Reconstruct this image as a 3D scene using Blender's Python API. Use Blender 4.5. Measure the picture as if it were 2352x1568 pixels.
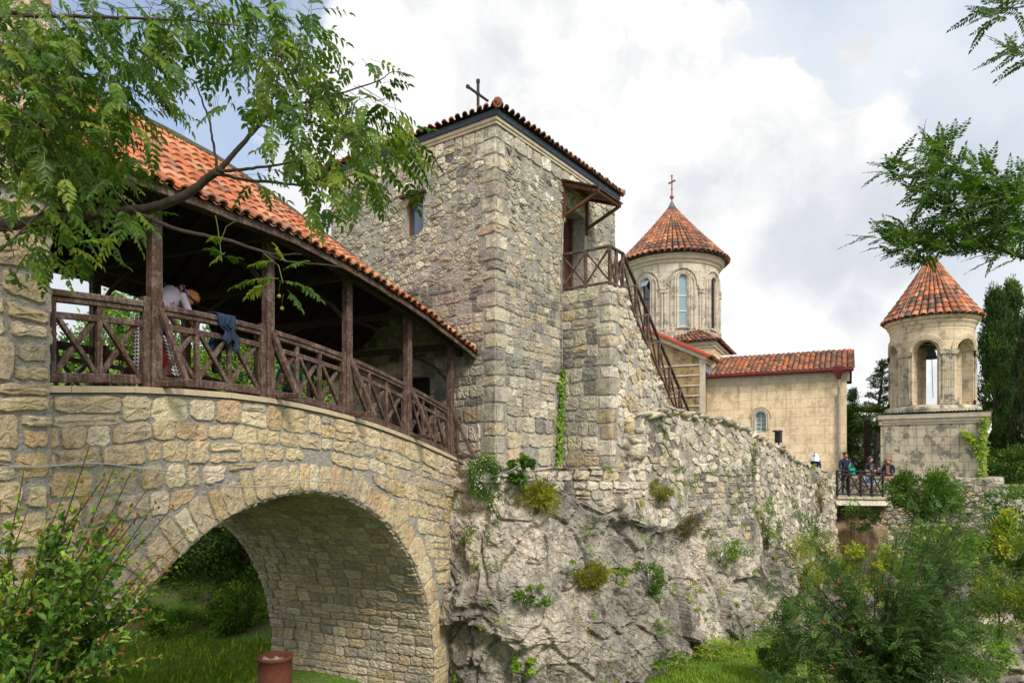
import bpy, bmesh, math, random
import numpy as np
from mathutils import Vector, Matrix, noise as mnoise
for o in list(bpy.data.objects): bpy.data.objects.remove(o)
SC = bpy.context.scene
COL = SC.collection
R = math.radians
# ------------------------------------------------------------------ camera
cd = bpy.data.cameras.new("camera"); cam = bpy.data.objects.new("camera", cd); COL.objects.link(cam)
cam.location = (0, 0, 0); cam.rotation_euler = (R(90), 0, 0)
cd.sensor_width = 36; cd.lens = 24.0; cd.shift_y = 0.1174
cd.clip_start = 0.05; cd.clip_end = 3000
SC.camera = cam
F, CX, HY = 1568.0, 1176.0, 1060.0
def V(x, y, Y):            # a point seen at photo position x, y at depth Y (metres)
    return Vector(((x - CX) / F * Y, Y, (HY - y) / F * Y))
# ------------------------------------------------------------------ light
SUN_EL, SUN_AZ = R(44), R(152)      # azimuth clockwise from +Y
SC.view_settings.view_transform = 'Standard'; SC.view_settings.look = 'None'
SC.view_settings.gamma = 1; SC.view_settings.exposure = 0.5
sd = bpy.data.lights.new("sun", 'SUN'); sd.energy = 2.5; sd.angle = R(14); sd.color = (1, .94, .84)
so = bpy.data.objects.new("sun", sd); COL.objects.link(so)
sdir = Vector((math.sin(SUN_AZ) * math.cos(SUN_EL), math.cos(SUN_AZ) * math.cos(SUN_EL), math.sin(SUN_EL)))
so.rotation_euler = sdir.to_track_quat('Z', 'Y').to_euler(); so.location = sdir * 60

class NT:
    """small helper around a node tree"""
    def __init__(s, nt): s.nt = nt; s.n = nt.nodes; s.l = nt.links
    def new(s, t, **k):
        nd = s.n.new(t)
        for a, b in k.items(): setattr(nd, a, b)
        return nd
    def set(s, nd, i, v):
        if v is None: return
        inp = nd.inputs[i]
        if isinstance(v, bpy.types.NodeSocket): s.l.new(v, inp)
        else: inp.default_value = v
    def math(s, op, a, b=None, c=None, clamp=False):
        nd = s.new('ShaderNodeMath', operation=op); nd.use_clamp = clamp
        s.set(nd, 0, a); s.set(nd, 1, b)
        if c is not None: s.set(nd, 2, c)
        return nd.outputs[0]
    def noise(s, vec, scale, detail=4, rough=.55, dist=0):
        nd = s.new('ShaderNodeTexNoise'); s.set(nd, 'Vector', vec)
        nd.inputs['Scale'].default_value = scale; nd.inputs['Detail'].default_value = detail
        nd.inputs['Roughness'].default_value = rough; nd.inputs['Distortion'].default_value = dist
        return nd.outputs['Fac']
    def ramp(s, fac, stops, interp='LINEAR'):
        nd = s.new('ShaderNodeValToRGB'); e = nd.color_ramp.elements; nd.color_ramp.interpolation = interp
        while len(e) < len(stops): e.new(.5)
        for i, (p, c) in enumerate(stops):
            e[i].position = p
            e[i].color = (c, c, c, 1) if not isinstance(c, (tuple, list)) else (*c[:3], 1)
        s.set(nd, 0, fac); return nd.outputs[0]
    def mix(s, fac, a, b, mode='MIX'):
        nd = s.new('ShaderNodeMix', data_type='RGBA', blend_type=mode)
        s.set(nd, 0, fac)
        for i, v in ((6, a), (7, b)):
            if isinstance(v, (tuple, list)): v = (*v[:3], 1)
            s.set(nd, i, v)
        return nd.outputs[2]
    def maprange(s, v, a, b, c=0, d=1, smooth=False):
        nd = s.new('ShaderNodeMapRange'); nd.clamp = True
        if smooth: nd.interpolation_type = 'SMOOTHSTEP'
        s.set(nd, 0, v); s.set(nd, 1, a); s.set(nd, 2, b); s.set(nd, 3, c); s.set(nd, 4, d)
        return nd.outputs[0]

# ------------------------------------------------------------------ world: sky with clouds
W = bpy.data.worlds.new("World"); SC.world = W; W.use_nodes = True
w = NT(W.node_tree); w.n.clear()
out = w.new('ShaderNodeOutputWorld'); bg = w.new('ShaderNodeBackground')
sky = w.new('ShaderNodeTexSky', sky_type='NISHITA'); sky.sun_disc = False
sky.sun_elevation = SUN_EL; sky.sun_rotation = SUN_AZ; sky.altitude = 200
skyc = w.mix(1.0, sky.outputs[0], (.115, .125, .135), 'MULTIPLY'); skyc = w.mix(.22, skyc, (.55, .62, .70))
tc = w.new('ShaderNodeTexCoord'); vec = tc.outputs['Generated']
def dvec(x, y): return V(x, y, 1).normalized()
warp = w.new('ShaderNodeTexNoise'); w.set(warp, 'Vector', vec); warp.inputs['Scale'].default_value = 7; warp.inputs['Detail'].default_value = 6
warp.inputs['Roughness'].default_value = .6
wv = w.new('ShaderNodeVectorMath', operation='SUBTRACT'); w.set(wv, 0, warp.outputs['Color']); wv.inputs[1].default_value = (.5, .5, .5)
ws = w.new('ShaderNodeVectorMath', operation='SCALE'); w.set(ws, 0, wv.outputs[0]); ws.inputs['Scale'].default_value = .11
wa = w.new('ShaderNodeVectorMath', operation='ADD'); w.set(wa, 0, vec); w.set(wa, 1, ws.outputs[0])
vor = w.new('ShaderNodeTexVoronoi', feature='SMOOTH_F1'); w.set(vor, 'Vector', wa.outputs[0]); vor.inputs['Scale'].default_value = 15
vor.inputs['Smoothness'].default_value = .35
puff = w.math('SUBTRACT', .5, vor.outputs['Distance'])
fine = w.noise(wa.outputs[0], 20, 8, .6)
def blob(x, y, r, soft=1.0):
    nd = w.new('ShaderNodeVectorMath', operation='DISTANCE'); w.set(nd, 0, wa.outputs[0]); nd.inputs[1].default_value = dvec(x, y)
    return w.math('SUBTRACT', 1.0, w.math('DIVIDE', nd.outputs['Value'], r))
def union(bs):
    m = bs[0]
    for b in bs[1:]: m = w.math('MAXIMUM', m, b)
    return m
def edge(m, lo, hi, pa=.45, fa=.3):
    t = w.math('ADD', m, w.math('MULTIPLY', puff, pa))
    t = w.math('ADD', t, w.math('MULTIPLY', w.math('SUBTRACT', fine, .5), fa))
    return w.maprange(t, lo, hi, 0, 1, True)
cumulus = union([blob(1010, 140, .15), blob(1180, 110, .13), blob(1370, 190, .13), blob(1460, 170, .08), blob(1300, 400, .30), blob(1560, 330, .12),
                 blob(1600, 480, .17), blob(1650, 660, .30), blob(960, 400, .2), blob(720, 460, .10), blob(500, 305, .035), blob(600, 345, .05), blob(820, 120, .08), blob(1000, 640, .4)])
cm = edge(cumulus, .07, .14)
second = union([blob(1820, 340, .075), blob(1920, 310, .05), blob(1980, 350, .07), blob(1860, 400, .09)])
sm = edge(second, -.02, .22)
darkc = union([blob(1880, 560, .11), blob(2020, 520, .12), blob(2180, 470, .12), blob(1800, 580, .07), blob(1980, 700, .05)])
dm = edge(darkc, -.1, .75, .3, .35)
clear = edge(union([blob(360, 150, .20), blob(600, 10, .10), blob(470, 250, .05)]), .05, .45)
uncl = w.math('SUBTRACT', 1.0, w.math('MULTIPLY', clear, .85)); cm = w.math('MULTIPLY', cm, uncl)
veil = union([blob(1900, 100, .62), blob(2300, 500, .7), blob(1500, 900, .8), blob(700, 1000, .75)])
vm = w.maprange(w.math('ADD', veil, w.math('MULTIPLY', w.math('SUBTRACT', w.noise(vec, 3.5, 6, .55), .5), .8)), .0, .35, 0, 1, True)
vm = w.math('MULTIPLY', vm, uncl)
# clouds away from the camera's view: unseen broken overcast, made brighter to fill shadows
fill_clouds = w.maprange(w.noise(vec, 2.4, 5, .55), .36, .62, 0, 1, True)
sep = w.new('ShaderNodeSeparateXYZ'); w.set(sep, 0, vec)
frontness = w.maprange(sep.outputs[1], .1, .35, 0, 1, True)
fill_clouds = w.math('MULTIPLY', fill_clouds, w.math('SUBTRACT', 1.0, frontness))
shade = w.noise(wa.outputs[0], 6.5, 6, .55)
veilcol = w.ramp(w.noise(wa.outputs[0], 5, 5, .5), [(.3, (.46, .52, .61)), (.6, (.60, .635, .675))])
cumcol = w.ramp(shade, [(.34, (.57, .585, .61)), (.45, (.69, .695, .695)), (.58, (.80, .795, .775))])
c = skyc
c = w.mix(vm, c, veilcol)
horizonmask = w.maprange(sep.outputs[2], .0, .32, 1, 0, True)
c = w.mix(w.math('MULTIPLY', horizonmask, .75), c, (.68, .68, .665))
c = w.mix(w.math('MULTIPLY', sm, .8), c, (.76, .75, .73))
c = w.mix(cm, c, cumcol)
c = w.mix(w.math('MULTIPLY', dm, .6), c, (.40, .44, .51))
c = w.mix(fill_clouds, c, (1.0, 1.0, 1.0))
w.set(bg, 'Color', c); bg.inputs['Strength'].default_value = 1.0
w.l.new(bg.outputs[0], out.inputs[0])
# sky strength: the Nishita colour is scaled by about 0.12 in 'skyc', clouds are added on top of it

# ------------------------------------------------------------------ object helpers
def tag(o, label=None, cat=None, group=None, kind=None):
    if label: o['label'] = label
    if cat: o['category'] = cat
    if group: o['group'] = group
    if kind: o['kind'] = kind
    return o
def empty(name, loc=(0, 0, 0), label=None, cat=None, group=None, kind=None):
    o = bpy.data.objects.new(name, None); o.location = loc; o.empty_display_size = .2
    COL.objects.link(o); return tag(o, label, cat, group, kind)
def link_mesh(name, me, mat, parent=None):
    for m in (mat if isinstance(mat, (list, tuple)) else [mat]): me.materials.append(m)
    o = bpy.data.objects.new(name, me); COL.objects.link(o)
    if parent is not None:
        o.parent = parent
        pl = Vector(parent.location)
        pp = parent.parent
        while pp is not None: pl += Vector(pp.location); pp = pp.parent
        o.location = -pl
    return o
def copy_tree(o, parent=None, off=None):
    c = o.copy(); COL.objects.link(c)
    if parent is not None: c.parent = parent
    if off is not None: c.location = Vector(o.location) + Vector(off)
    for ch in [x for x in o.children]: copy_tree(ch, c)
    return c
class MB:
    """mesh builder with one tint per face"""
    def __init__(s, col=(1, 1, 1)): s.v = []; s.f = []; s.c = []; s.col = col
    def add(s, vs, fs, col=None):
        b = len(s.v); s.v.extend(tuple(p) for p in vs)
        col = col or s.col
        for f in fs: s.f.append(tuple(i + b for i in f)); s.c.append(col)
    def build(s, name, mat, parent=None, smooth=False):
        me = bpy.data.meshes.new(name); me.from_pydata(s.v, [], s.f)
        ca = me.color_attributes.new('tint', 'FLOAT_COLOR', 'CORNER')
        n = np.array([len(f) for f in s.f]); cc = np.ones((len(s.f), 4), np.float32)
        if len(s.f): cc[:, :3] = np.array([c[:3] for c in s.c], np.float32)
        ca.data.foreach_set('color', np.repeat(cc, n, 0).ravel())
        if smooth: me.polygons.foreach_set('use_smooth', [True] * len(s.f))
        me.update()
        return link_mesh(name, me, mat, parent)
    def box(s, c, x, y, z, col=None):
        """c centre, x y z half-extent vectors"""
        c, x, y, z = map(Vector, (c, x, y, z))
        vs = [c + a * x + b * y + d * z for a in (-1, 1) for b in (-1, 1) for d in (-1, 1)]
        s.add(vs, [(0, 1, 3, 2), (4, 6, 7, 5), (0, 4, 5, 1), (2, 3, 7, 6), (0, 2, 6, 4), (1, 5, 7, 3)], col)
    def beam(s, a, b, wd, ht, up=(0, 0, 1), col=None):
        a, b = Vector(a), Vector(b); d = b - a; L = d.length; d = d / L
        up = Vector(up); sx = d.cross(up)
        if sx.length < 1e-4: sx = d.cross(Vector((1, 0, 0)))
        sx.normalize(); u = sx.cross(d).normalized()
        bv = min(wd, ht) * .12
        prof = [(-wd / 2 + bv, -ht / 2), (wd / 2 - bv, -ht / 2), (wd / 2, -ht / 2 + bv), (wd / 2, ht / 2 - bv), (wd / 2 - bv, ht / 2), (-wd / 2 + bv, ht / 2), (-wd / 2, ht / 2 - bv), (-wd / 2, -ht / 2 + bv)]
        vs = [p + sx * q[0] + u * q[1] for p in (a, b) for q in prof]
        fs = [(i, (i + 1) % 8, 8 + (i + 1) % 8, 8 + i) for i in range(8)] + [tuple(range(7, -1, -1)), tuple(range(8, 16))]
        s.add(vs, fs, col)
    def tube(s, pts, rad, n=6, col=None, caps=True):
        pts = [Vector(p) for p in pts]
        if not isinstance(rad, (list, tuple)): rad = [rad] * len(pts)
        vs = []; ref = Vector((.13, .29, .95))
        for i, p in enumerate(pts):
            d = (pts[min(i + 1, len(pts) - 1)] - pts[max(i - 1, 0)])
            d = d.normalized() if d.length > 1e-9 else Vector((0, 0, 1))
            a = d.cross(ref)
            if a.length < .05: a = d.cross(Vector((1, 0, 0)))
            a.normalize(); b = d.cross(a)
            for k in range(n):
                t = 2 * math.pi * k / n; vs.append(p + (a * math.cos(t) + b * math.sin(t)) * rad[i])
        fs = []
        for i in range(len(pts) - 1):
            for k in range(n): fs.append((i * n + k, i * n + (k + 1) % n, (i + 1) * n + (k + 1) % n, (i + 1) * n + k))
        if caps: fs += [tuple(range(n - 1, -1, -1)), tuple(range((len(pts) - 1) * n, len(pts) * n))]
        s.add(vs, fs, col)
    def lathe(s, c, prof, n=24, col=None, ang=(0, 2 * math.pi)):
        c = Vector(c); vs = []; full = abs(ang[1] - ang[0] - 2 * math.pi) < 1e-6
        m = n if full else n + 1
        for r, z in prof:
            for k in range(m):
                t = ang[0] + (ang[1] - ang[0]) * k / n; vs.append(c + Vector((r * math.cos(t), r * math.sin(t), z)))
        fs = []
        for i in range(len(prof) - 1):
            for k in range(n): k2 = (k + 1) % m if full else k + 1; fs.append((i * m + k, i * m + k2, (i + 1) * m + k2, (i + 1) * m + k))
        s.add(vs, fs, col)
    def ell(s, c, r, n=10, m=7, col=None):
        c = Vector(c); vs = []; fs = []
        for i in range(m + 1):
            a = math.pi * i / m
            for k in range(n):
                t = 2 * math.pi * k / n; vs.append(c + Vector((r[0] * math.sin(a) * math.cos(t), r[1] * math.sin(a) * math.sin(t), r[2] * math.cos(a))))
        for i in range(m):
            for k in range(n): fs.append((i * n + k, (i + 1) * n + k, (i + 1) * n + (k + 1) % n, i * n + (k + 1) % n))
        s.add(vs, fs, col)

# ------------------------------------------------------------------ materials
def new_mat(name):
    m = bpy.data.materials.new(name); m.use_nodes = True; t = NT(m.node_tree); t.n.clear()
    o = t.new('ShaderNodeOutputMaterial'); b = t.new('ShaderNodeBsdfPrincipled'); t.l.new(b.outputs[0], o.inputs[0])
    return m, t, b, o
def bump(t, b, h, dist, strength=1.0):
    n = t.new('ShaderNodeBump'); n.inputs['Distance'].default_value = dist; n.inputs['Strength'].default_value = strength
    t.set(n, 'Height', h); t.l.new(n.outputs[0], b.inputs['Normal'])
def objvec(t): return t.new('ShaderNodeNewGeometry').outputs['Position']
def tintn(t): return t.new('ShaderNodeAttribute', attribute_name='tint').outputs['Color']
def mat_stone(name, mul=(1, 1, 1), stain=.45, scale=1.0, bd=.034, moss=0.0):
    m, t, b, o = new_mat(name); p = objvec(t)
    base = t.mix(1.0, tintn(t), mul, 'MULTIPLY')
    n1 = t.noise(p, 9 * scale, 6, .65); n2 = t.noise(p, 45 * scale, 5, .65); n3 = t.noise(p, 1.3 * scale, 5, .6)
    base = t.mix(1.0, base, t.ramp(n1, [(.26, (.66, .66, .67)), (.46, (.97, .97, .97)), (.72, (1.22, 1.19, 1.12))]), 'MULTIPLY')
    base = t.mix(1.0, base, t.ramp(n2, [(.3, .68), (.48, .98), (.7, 1.2)]), 'MULTIPLY')
    # weather streaks, stretched downwards
    mp = t.new('ShaderNodeMapping'); mp.inputs['Scale'].default_value = (6, 6, .9); t.set(mp, 0, p)
    st = t.noise(mp.outputs[0], 1.0 * scale, 6, .7)
    sf = t.math('MULTIPLY', t.maprange(t.math('ADD', t.math('MULTIPLY', st, .55), t.math('MULTIPLY', n3, .5)), .52, .66, 0, 1), stain)
    base = t.mix(sf, base, (.075, .072, .066))
    if moss:
        mf = t.math('MULTIPLY', t.maprange(t.noise(p, 2.2, 6, .7), .56, .68, 0, 1), moss)
        base = t.mix(mf, base, (.09, .10, .035))
    t.l.new(base, b.inputs['Base Color']); b.inputs['Roughness'].default_value = .93; b.inputs['Specular IOR Level'].default_value = .15
    vr = t.new('ShaderNodeTexVoronoi'); t.set(vr, 'Vector', p); vr.inputs['Scale'].default_value = 26 * scale
    h = t.math('ADD', t.math('MULTIPLY', n1, 1.2), t.math('ADD', t.math('MULTIPLY', n2, .6), t.math('MULTIPLY', vr.outputs['Distance'], .35)))
    bump(t, b, h, bd, .9)
    return m
def mat_plain(name, col, rough=.8, var=.25, scale=8, metal=0, bd=.004, spec=.3, tint=False):
    m, t, b, o = new_mat(name); p = objvec(t)
    n = t.noise(p, scale, 5, .6)
    c0 = tintn(t) if tint else (*col, 1)
    base = t.mix(1.0, c0, t.ramp(n, [(.25, 1 - var), (.75, 1 + var * .7)]), 'MULTIPLY')
    t.l.new(base, b.inputs['Base Color']); b.inputs['Roughness'].default_value = rough; b.inputs['Metallic'].default_value = metal
    b.inputs['Specular IOR Level'].default_value = spec
    if bd: bump(t, b, t.noise(p, scale * 5, 4, .6), bd)
    return m
def mat_wood(name, c0=(.085, .040, .028), c1=(.17, .115, .085), wear=.5):
    m, t, b, o = new_mat(name)
    p = objvec(t)
    n1 = t.noise(p, 5, 6, .7); mp = t.new('ShaderNodeMapping'); mp.inputs['Scale'].default_value = (24, 24, 24); t.set(mp, 0, p)
    mp2 = t.new('ShaderNodeMapping'); mp2.inputs['Scale'].default_value = (38, 38, 4); t.set(mp2, 0, p)
    n2 = t.noise(mp2.outputs[0], 1.0, 5, .7); n3 = t.noise(mp.outputs[0], 1.0, 4, .7)
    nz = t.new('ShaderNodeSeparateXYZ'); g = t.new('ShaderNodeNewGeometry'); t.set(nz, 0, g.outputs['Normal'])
    grain = t.math('MULTIPLY', t.math('ADD', n2, n3), .5)
    f = t.maprange(t.math('ADD', t.math('MULTIPLY', n1, .5), t.math('MULTIPLY', grain, .6)), .52, .66, 0, wear)
    base = t.mix(f, c0, c1)
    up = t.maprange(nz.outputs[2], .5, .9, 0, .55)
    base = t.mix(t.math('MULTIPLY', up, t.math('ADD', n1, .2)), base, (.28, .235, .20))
    base = t.mix(1.0, base, t.ramp(grain, [(.3, .65), (.6, 1.15)]), 'MULTIPLY')
    t.l.new(base, b.inputs['Base Color']); b.inputs['Roughness'].default_value = .75; b.inputs['Specular IOR Level'].default_value = .25
    bump(t, b, grain, .006)
    return m
def mat_tile(name, dirt=.5):
    m, t, b, o = new_mat(name); p = objvec(t)
    n1 = t.noise(p, 7, 6, .7); n2 = t.noise(p, 1.6, 5, .65); n3 = t.noise(p, 40, 3, .6)
    base = t.mix(1.0, tintn(t), t.ramp(n1, [(.3, .72), (.7, 1.18)]), 'MULTIPLY')
    f = t.math('MULTIPLY', t.maprange(t.math('ADD', t.math('MULTIPLY', n1, .5), t.math('MULTIPLY', n2, .5)), .50, .66, 0, 1), dirt)
    base = t.mix(f, base, (.055, .048, .038))
    t.l.new(base, b.inputs['Base Color']); b.inputs['Roughness'].default_value = .88; b.inputs['Specular IOR Level'].default_value = .2
    bump(t, b, t.math('ADD', n1, n3), .006)
    return m
def mat_leaf(name, gloss=.45, trans=.35, mul=(1, 1, 1)):
    m, t, b, o = new_mat(name); p = objvec(t)
    col = t.mix(1.0, tintn(t), t.ramp(t.noise(p, 3, 3, .6), [(.3, (.95, .92, .8)), (.7, (1.6, 1.45, 1.2))]), 'MULTIPLY')
    col = t.mix(1.0, col, mul, 'MULTIPLY')
    t.l.new(col, b.inputs['Base Color']); b.inputs['Roughness'].default_value = gloss; b.inputs['Specular IOR Level'].default_value = .22
    tr = t.new('ShaderNodeBsdfTranslucent'); t.l.new(t.mix(1.0, col, (1.5, 1.7, .5), 'MULTIPLY'), tr.inputs[0])
    mx = t.new('ShaderNodeMixShader'); mx.inputs[0].default_value = trans
    t.l.new(b.outputs[0], mx.inputs[1]); t.l.new(tr.outputs[0], mx.inputs[2]); t.l.new(mx.outputs[0], o.inputs[0])
    return m
def mat_glass(name, col=(.05, .09, .13), rough=.08):
    m, t, b, o = new_mat(name)
    b.inputs['Base Color'].default_value = (*col, 1); b.inputs['Roughness'].default_value = rough; b.inputs['Specular IOR Level'].default_value = .8
    return m
def mat_ashlar(name, U, c1, c2, mort, bw=.75, bh=.36, stain=.6, stc=(.075, .065, .045), bumpy=.01, patch=.5):
    """sawn blocks: brick pattern along direction U and height"""
    m, t, b, o = new_mat(name); p = objvec(t)
    dt = t.new('ShaderNodeVectorMath', operation='DOT_PRODUCT'); t.set(dt, 0, p); dt.inputs[1].default_value = U
    sp = t.new('ShaderNodeSeparateXYZ'); t.set(sp, 0, p)
    cb = t.new('ShaderNodeCombineXYZ'); t.set(cb, 0, dt.outputs['Value']); t.set(cb, 1, sp.outputs[2])
    br = t.new('ShaderNodeTexBrick'); t.set(br, 'Vector', cb.outputs[0])
    br.inputs['Color1'].default_value = (*c1, 1); br.inputs['Color2'].default_value = (*c2, 1); br.inputs['Mortar'].default_value = (*mort, 1)
    br.inputs['Scale'].default_value = 1; br.inputs['Mortar Size'].default_value = .012; br.inputs['Mortar Smooth'].default_value = .4
    br.inputs['Brick Width'].default_value = bw; br.inputs['Row Height'].default_value = bh; br.inputs['Bias'].default_value = -.1
    n1 = t.noise(p, 5, 7, .7); n2 = t.noise(p, 1.7, 7, .7); n3 = t.noise(p, 28, 4, .6)
    mpv = t.new('ShaderNodeMapping'); mpv.inputs['Scale'].default_value = (3.5, 3.5, .35); t.set(mpv, 0, p); sv = t.noise(mpv.outputs[0], 1.0, 6, .7)
    base = t.mix(1.0, br.outputs['Color'], t.ramp(n1, [(.3, .82), (.7, 1.12)]), 'MULTIPLY')
    f = t.math('MULTIPLY', t.maprange(t.math('ADD', t.math('MULTIPLY', n1, .55), t.math('MULTIPLY', n2, patch)), .275 + .5 * patch + .01, .275 + .5 * patch + .09, 0, 1), stain)
    base = t.mix(f, base, stc)
    base = t.mix(t.math('MULTIPLY', t.maprange(sv, .54, .66, 0, 1), stain * .8), base, tuple(x * .9 for x in stc))
    t.l.new(base, b.inputs['Base Color']); b.inputs['Roughness'].default_value = .92; b.inputs['Specular IOR Level'].default_value = .15
    h = t.math('ADD', t.math('MULTIPLY', br.outputs['Fac'], -.8), t.math('ADD', n1, t.math('MULTIPLY', n3, .5)))
    bump(t, b, h, bumpy)
    return m

M = {}
M['stone_warm'] = mat_stone('warm_sandstone', (1.17, 1.12, 1.04), .38)
M['stone_grey'] = mat_stone('weathered_limestone', (1.17, 1.12, 1.02), .52)
M['vault'] = mat_stone('vault_stone', (1, 1, 1), .3, moss=.25)
M['mortar'] = mat_stone('grey_mortar', (.37, .345, .30), .25, 1.0, .05)
M['mortar_light'] = mat_stone('pale_mortar', (.46, .43, .375), .25, 1.0, .05)
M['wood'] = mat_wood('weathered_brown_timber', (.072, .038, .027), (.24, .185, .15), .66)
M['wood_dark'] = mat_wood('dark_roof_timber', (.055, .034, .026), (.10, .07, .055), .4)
M['wood_orange'] = mat_wood('stained_timber', (.11, .045, .022), (.20, .11, .06), .4)
M['wood_black'] = mat_wood('blackened_timber', (.022, .020, .020), (.06, .055, .05), .3)
M['tile'] = mat_tile('terracotta_tile', .55)
M['tile_old'] = mat_tile('old_terracotta_tile', .85)
M['coping'] = mat_plain('limestone_coping', (.50, .40, .27), .85, .25, 5)
M['cream'] = mat_plain('cream_stone_moulding', (.52, .44, .33), .85, .3, 4, bd=.006)
M['fascia'] = mat_plain('slate_blue_metal', (.030, .042, .058), .5, .2, 3)
M['lead'] = mat_plain('lead_flashing', (.13, .15, .18), .5, .25, 4)
M['cable'] = mat_plain('white_cable', (.42, .39, .33), .6, .15, 5, bd=0)
M['leaf'] = mat_leaf('leaf_glossy', .38, .35)
M['leaf_soft'] = mat_leaf('leaf_soft', .6, .3)
M['conifer'] = mat_leaf('conifer_needles', .7, .12)
M['bark'] = mat_plain('brown_bark', (.075, .052, .040), .9, .5, 25, bd=.01)
M['bark_dark'] = mat_plain('dark_bark', (.05, .04, .033), .9, .4, 20, bd=.01)
M['terracotta'] = mat_plain('terracotta_drum', (.16, .050, .030), .8, .25, 6)
M['plastic_bag'] = mat_plain('clear_plastic_bag', (.30, .25, .22), .3, .2, 9)
M['red_metal'] = mat_plain('red_painted_metal', (.13, .020, .017), .5, .25, 5)
M['pipe'] = mat_plain('galvanised_pipe', (.33, .30, .26), .6, .3, 5)
M['door'] = mat_plain('brown_door', (.075, .028, .022), .6, .2, 4)
M['glass'] = mat_glass('blue_glass'); M['glass_light'] = mat_glass('pale_glass', (.22, .30, .33), .2)
M['glass_dark'] = mat_glass('dark_glass', (.02, .025, .03))
M['copper'] = mat_plain('copper', (.38, .13, .07), .5, .3, 8, metal=.4)
M['iron'] = mat_plain('dark_iron', (.05, .04, .045), .7, .3, 12)
M['bronze'] = mat_plain('green_bronze', (.05, .10, .08), .6, .3, 8)
M['cloth'] = mat_plain('cloth', (1, 1, 1), .9, .12, 14, bd=.004, tint=True)
M['body'] = mat_plain('body', (1, 1, 1), .75, .1, 10, bd=0, tint=True)
M['dark'] = mat_plain('painted_interior_shade', (.02, .018, .016), .95, .1, 3, bd=0)  # near-black colour stands in for the shade of interiors
M['white_paint'] = mat_plain('white_paint', (.7, .7, .68), .6, .1, 4)
M['petal'] = mat_plain('petal', (1, 1, 1), .7, .1, 6, bd=0, tint=True)

# ------------------------------------------------------------------ masonry
def lerp(a, b, t): return a + (b - a) * t
def cells_coursed(u0, u1, v0, v1, h=(.16, .28), wd=(.2, .45), seed=1, wav=.02, split=.15, jit=.02):
    r = random.Random(seed); cells = []; v = v0; lv = []
    while v < v1 - .05:
        lv.append(v); v += r.uniform(*h)
    lv.append(v1 if v1 - lv[-1] > h[0] * .5 else v1)
    ph = [(r.uniform(0, 6.3), r.uniform(.6, 1.6), r.uniform(.3, 1) * wav, r.uniform(0, 6.3)) for _ in lv]
    def line(k, u):
        if k == 0 or k == len(lv) - 1: return lv[k]
        a, f, A, b = ph[k]; return lv[k] + A * math.sin(a + f * u) + A * .6 * math.sin(b + 3.7 * f * u)
    for k in range(len(lv) - 1):
        u = u0; hh = lv[k + 1] - lv[k]; tl = tb = u0
        while u < u1 - 1e-6:
            ww = r.uniform(*wd) * (1.25 if r.random() < .15 else 1)
            un = u + ww
            if un > u1 - wd[0] * .6: un = u1
            nb, ntp = (un + r.uniform(-jit, jit), un + r.uniform(-jit, jit)) if un < u1 else (u1, u1)
            q = [(tb, line(k, tb) + r.uniform(-jit, jit) * .5), (nb, line(k, nb) + r.uniform(-jit, jit) * .5), (ntp, line(k + 1, ntp) + r.uniform(-jit, jit) * .5), (tl, line(k + 1, tl) + r.uniform(-jit, jit) * .5)]
            if r.random() < split and hh > .15:
                m = r.uniform(.35, .65)
                ml = (lerp(q[0][0], q[3][0], m), lerp(q[0][1], q[3][1], m)); mr = (lerp(q[1][0], q[2][0], m), lerp(q[1][1], q[2][1], m) + r.uniform(-.02, .02))
                cells.append([q[0], q[1], mr, ml]); cells.append([ml, mr, q[2], q[3]])
            else: cells.append(q)
            tb, tl = nb, ntp; u = un
    return cells
def cells_voronoi(u0, u1, v0, v1, su=.25, sv=.18, seed=1, jit=.42):
    r = random.Random(seed); nu = max(1, int(round((u1 - u0) / su))); nv = max(1, int(round((v1 - v0) / sv)))
    su = (u1 - u0) / nu; sv = (v1 - v0) / nv; S = {}
    for i in range(-2, nu + 2):
        for j in range(-2, nv + 2):
            S[i, j] = (i + .5 + (.5 if j % 2 else 0) * .8 + r.uniform(-jit, jit), j + .5 + r.uniform(-jit, jit))
    cells = []
    for i in range(nu):
        for j in range(nv):
            px, py = S[i, j]; poly = [(0, 0), (nu, 0), (nu, nv), (0, nv)]
            poly = [(px - 2, py - 2), (px + 2, py - 2), (px + 2, py + 2), (px - 2, py + 2)]
            nbs = sorted(((S[i + a, j + b][0] - px) ** 2 + (S[i + a, j + b][1] - py) ** 2, S[i + a, j + b]) for a in (-2, -1, 0, 1, 2) for b in (-2, -1, 0, 1, 2) if (a or b) and (i + a, j + b) in S)
            for dd, (qx, qy) in nbs[:12]:
                mx, my = (px + qx) / 2, (py + qy) / 2; nx, ny = qx - px, qy - py
                res = []; L = len(poly)
                for k in range(L):
                    A, B = poly[k], poly[(k + 1) % L]
                    da = (A[0] - mx) * nx + (A[1] - my) * ny; db = (B[0] - mx) * nx + (B[1] - my) * ny
                    if da <= 0: res.append(A)
                    if da * db < 0:
                        tt = da / (da - db); res.append((lerp(A[0], B[0], tt), lerp(A[1], B[1], tt)))
                poly = res
                if len(poly) < 3: break
            if len(poly) < 3: continue
            poly = [(min(max(a, 0), nu) * su + u0, min(max(b, 0), nv) * sv + v0) for a, b in poly]
            cells.append(poly)
    return cells
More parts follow.
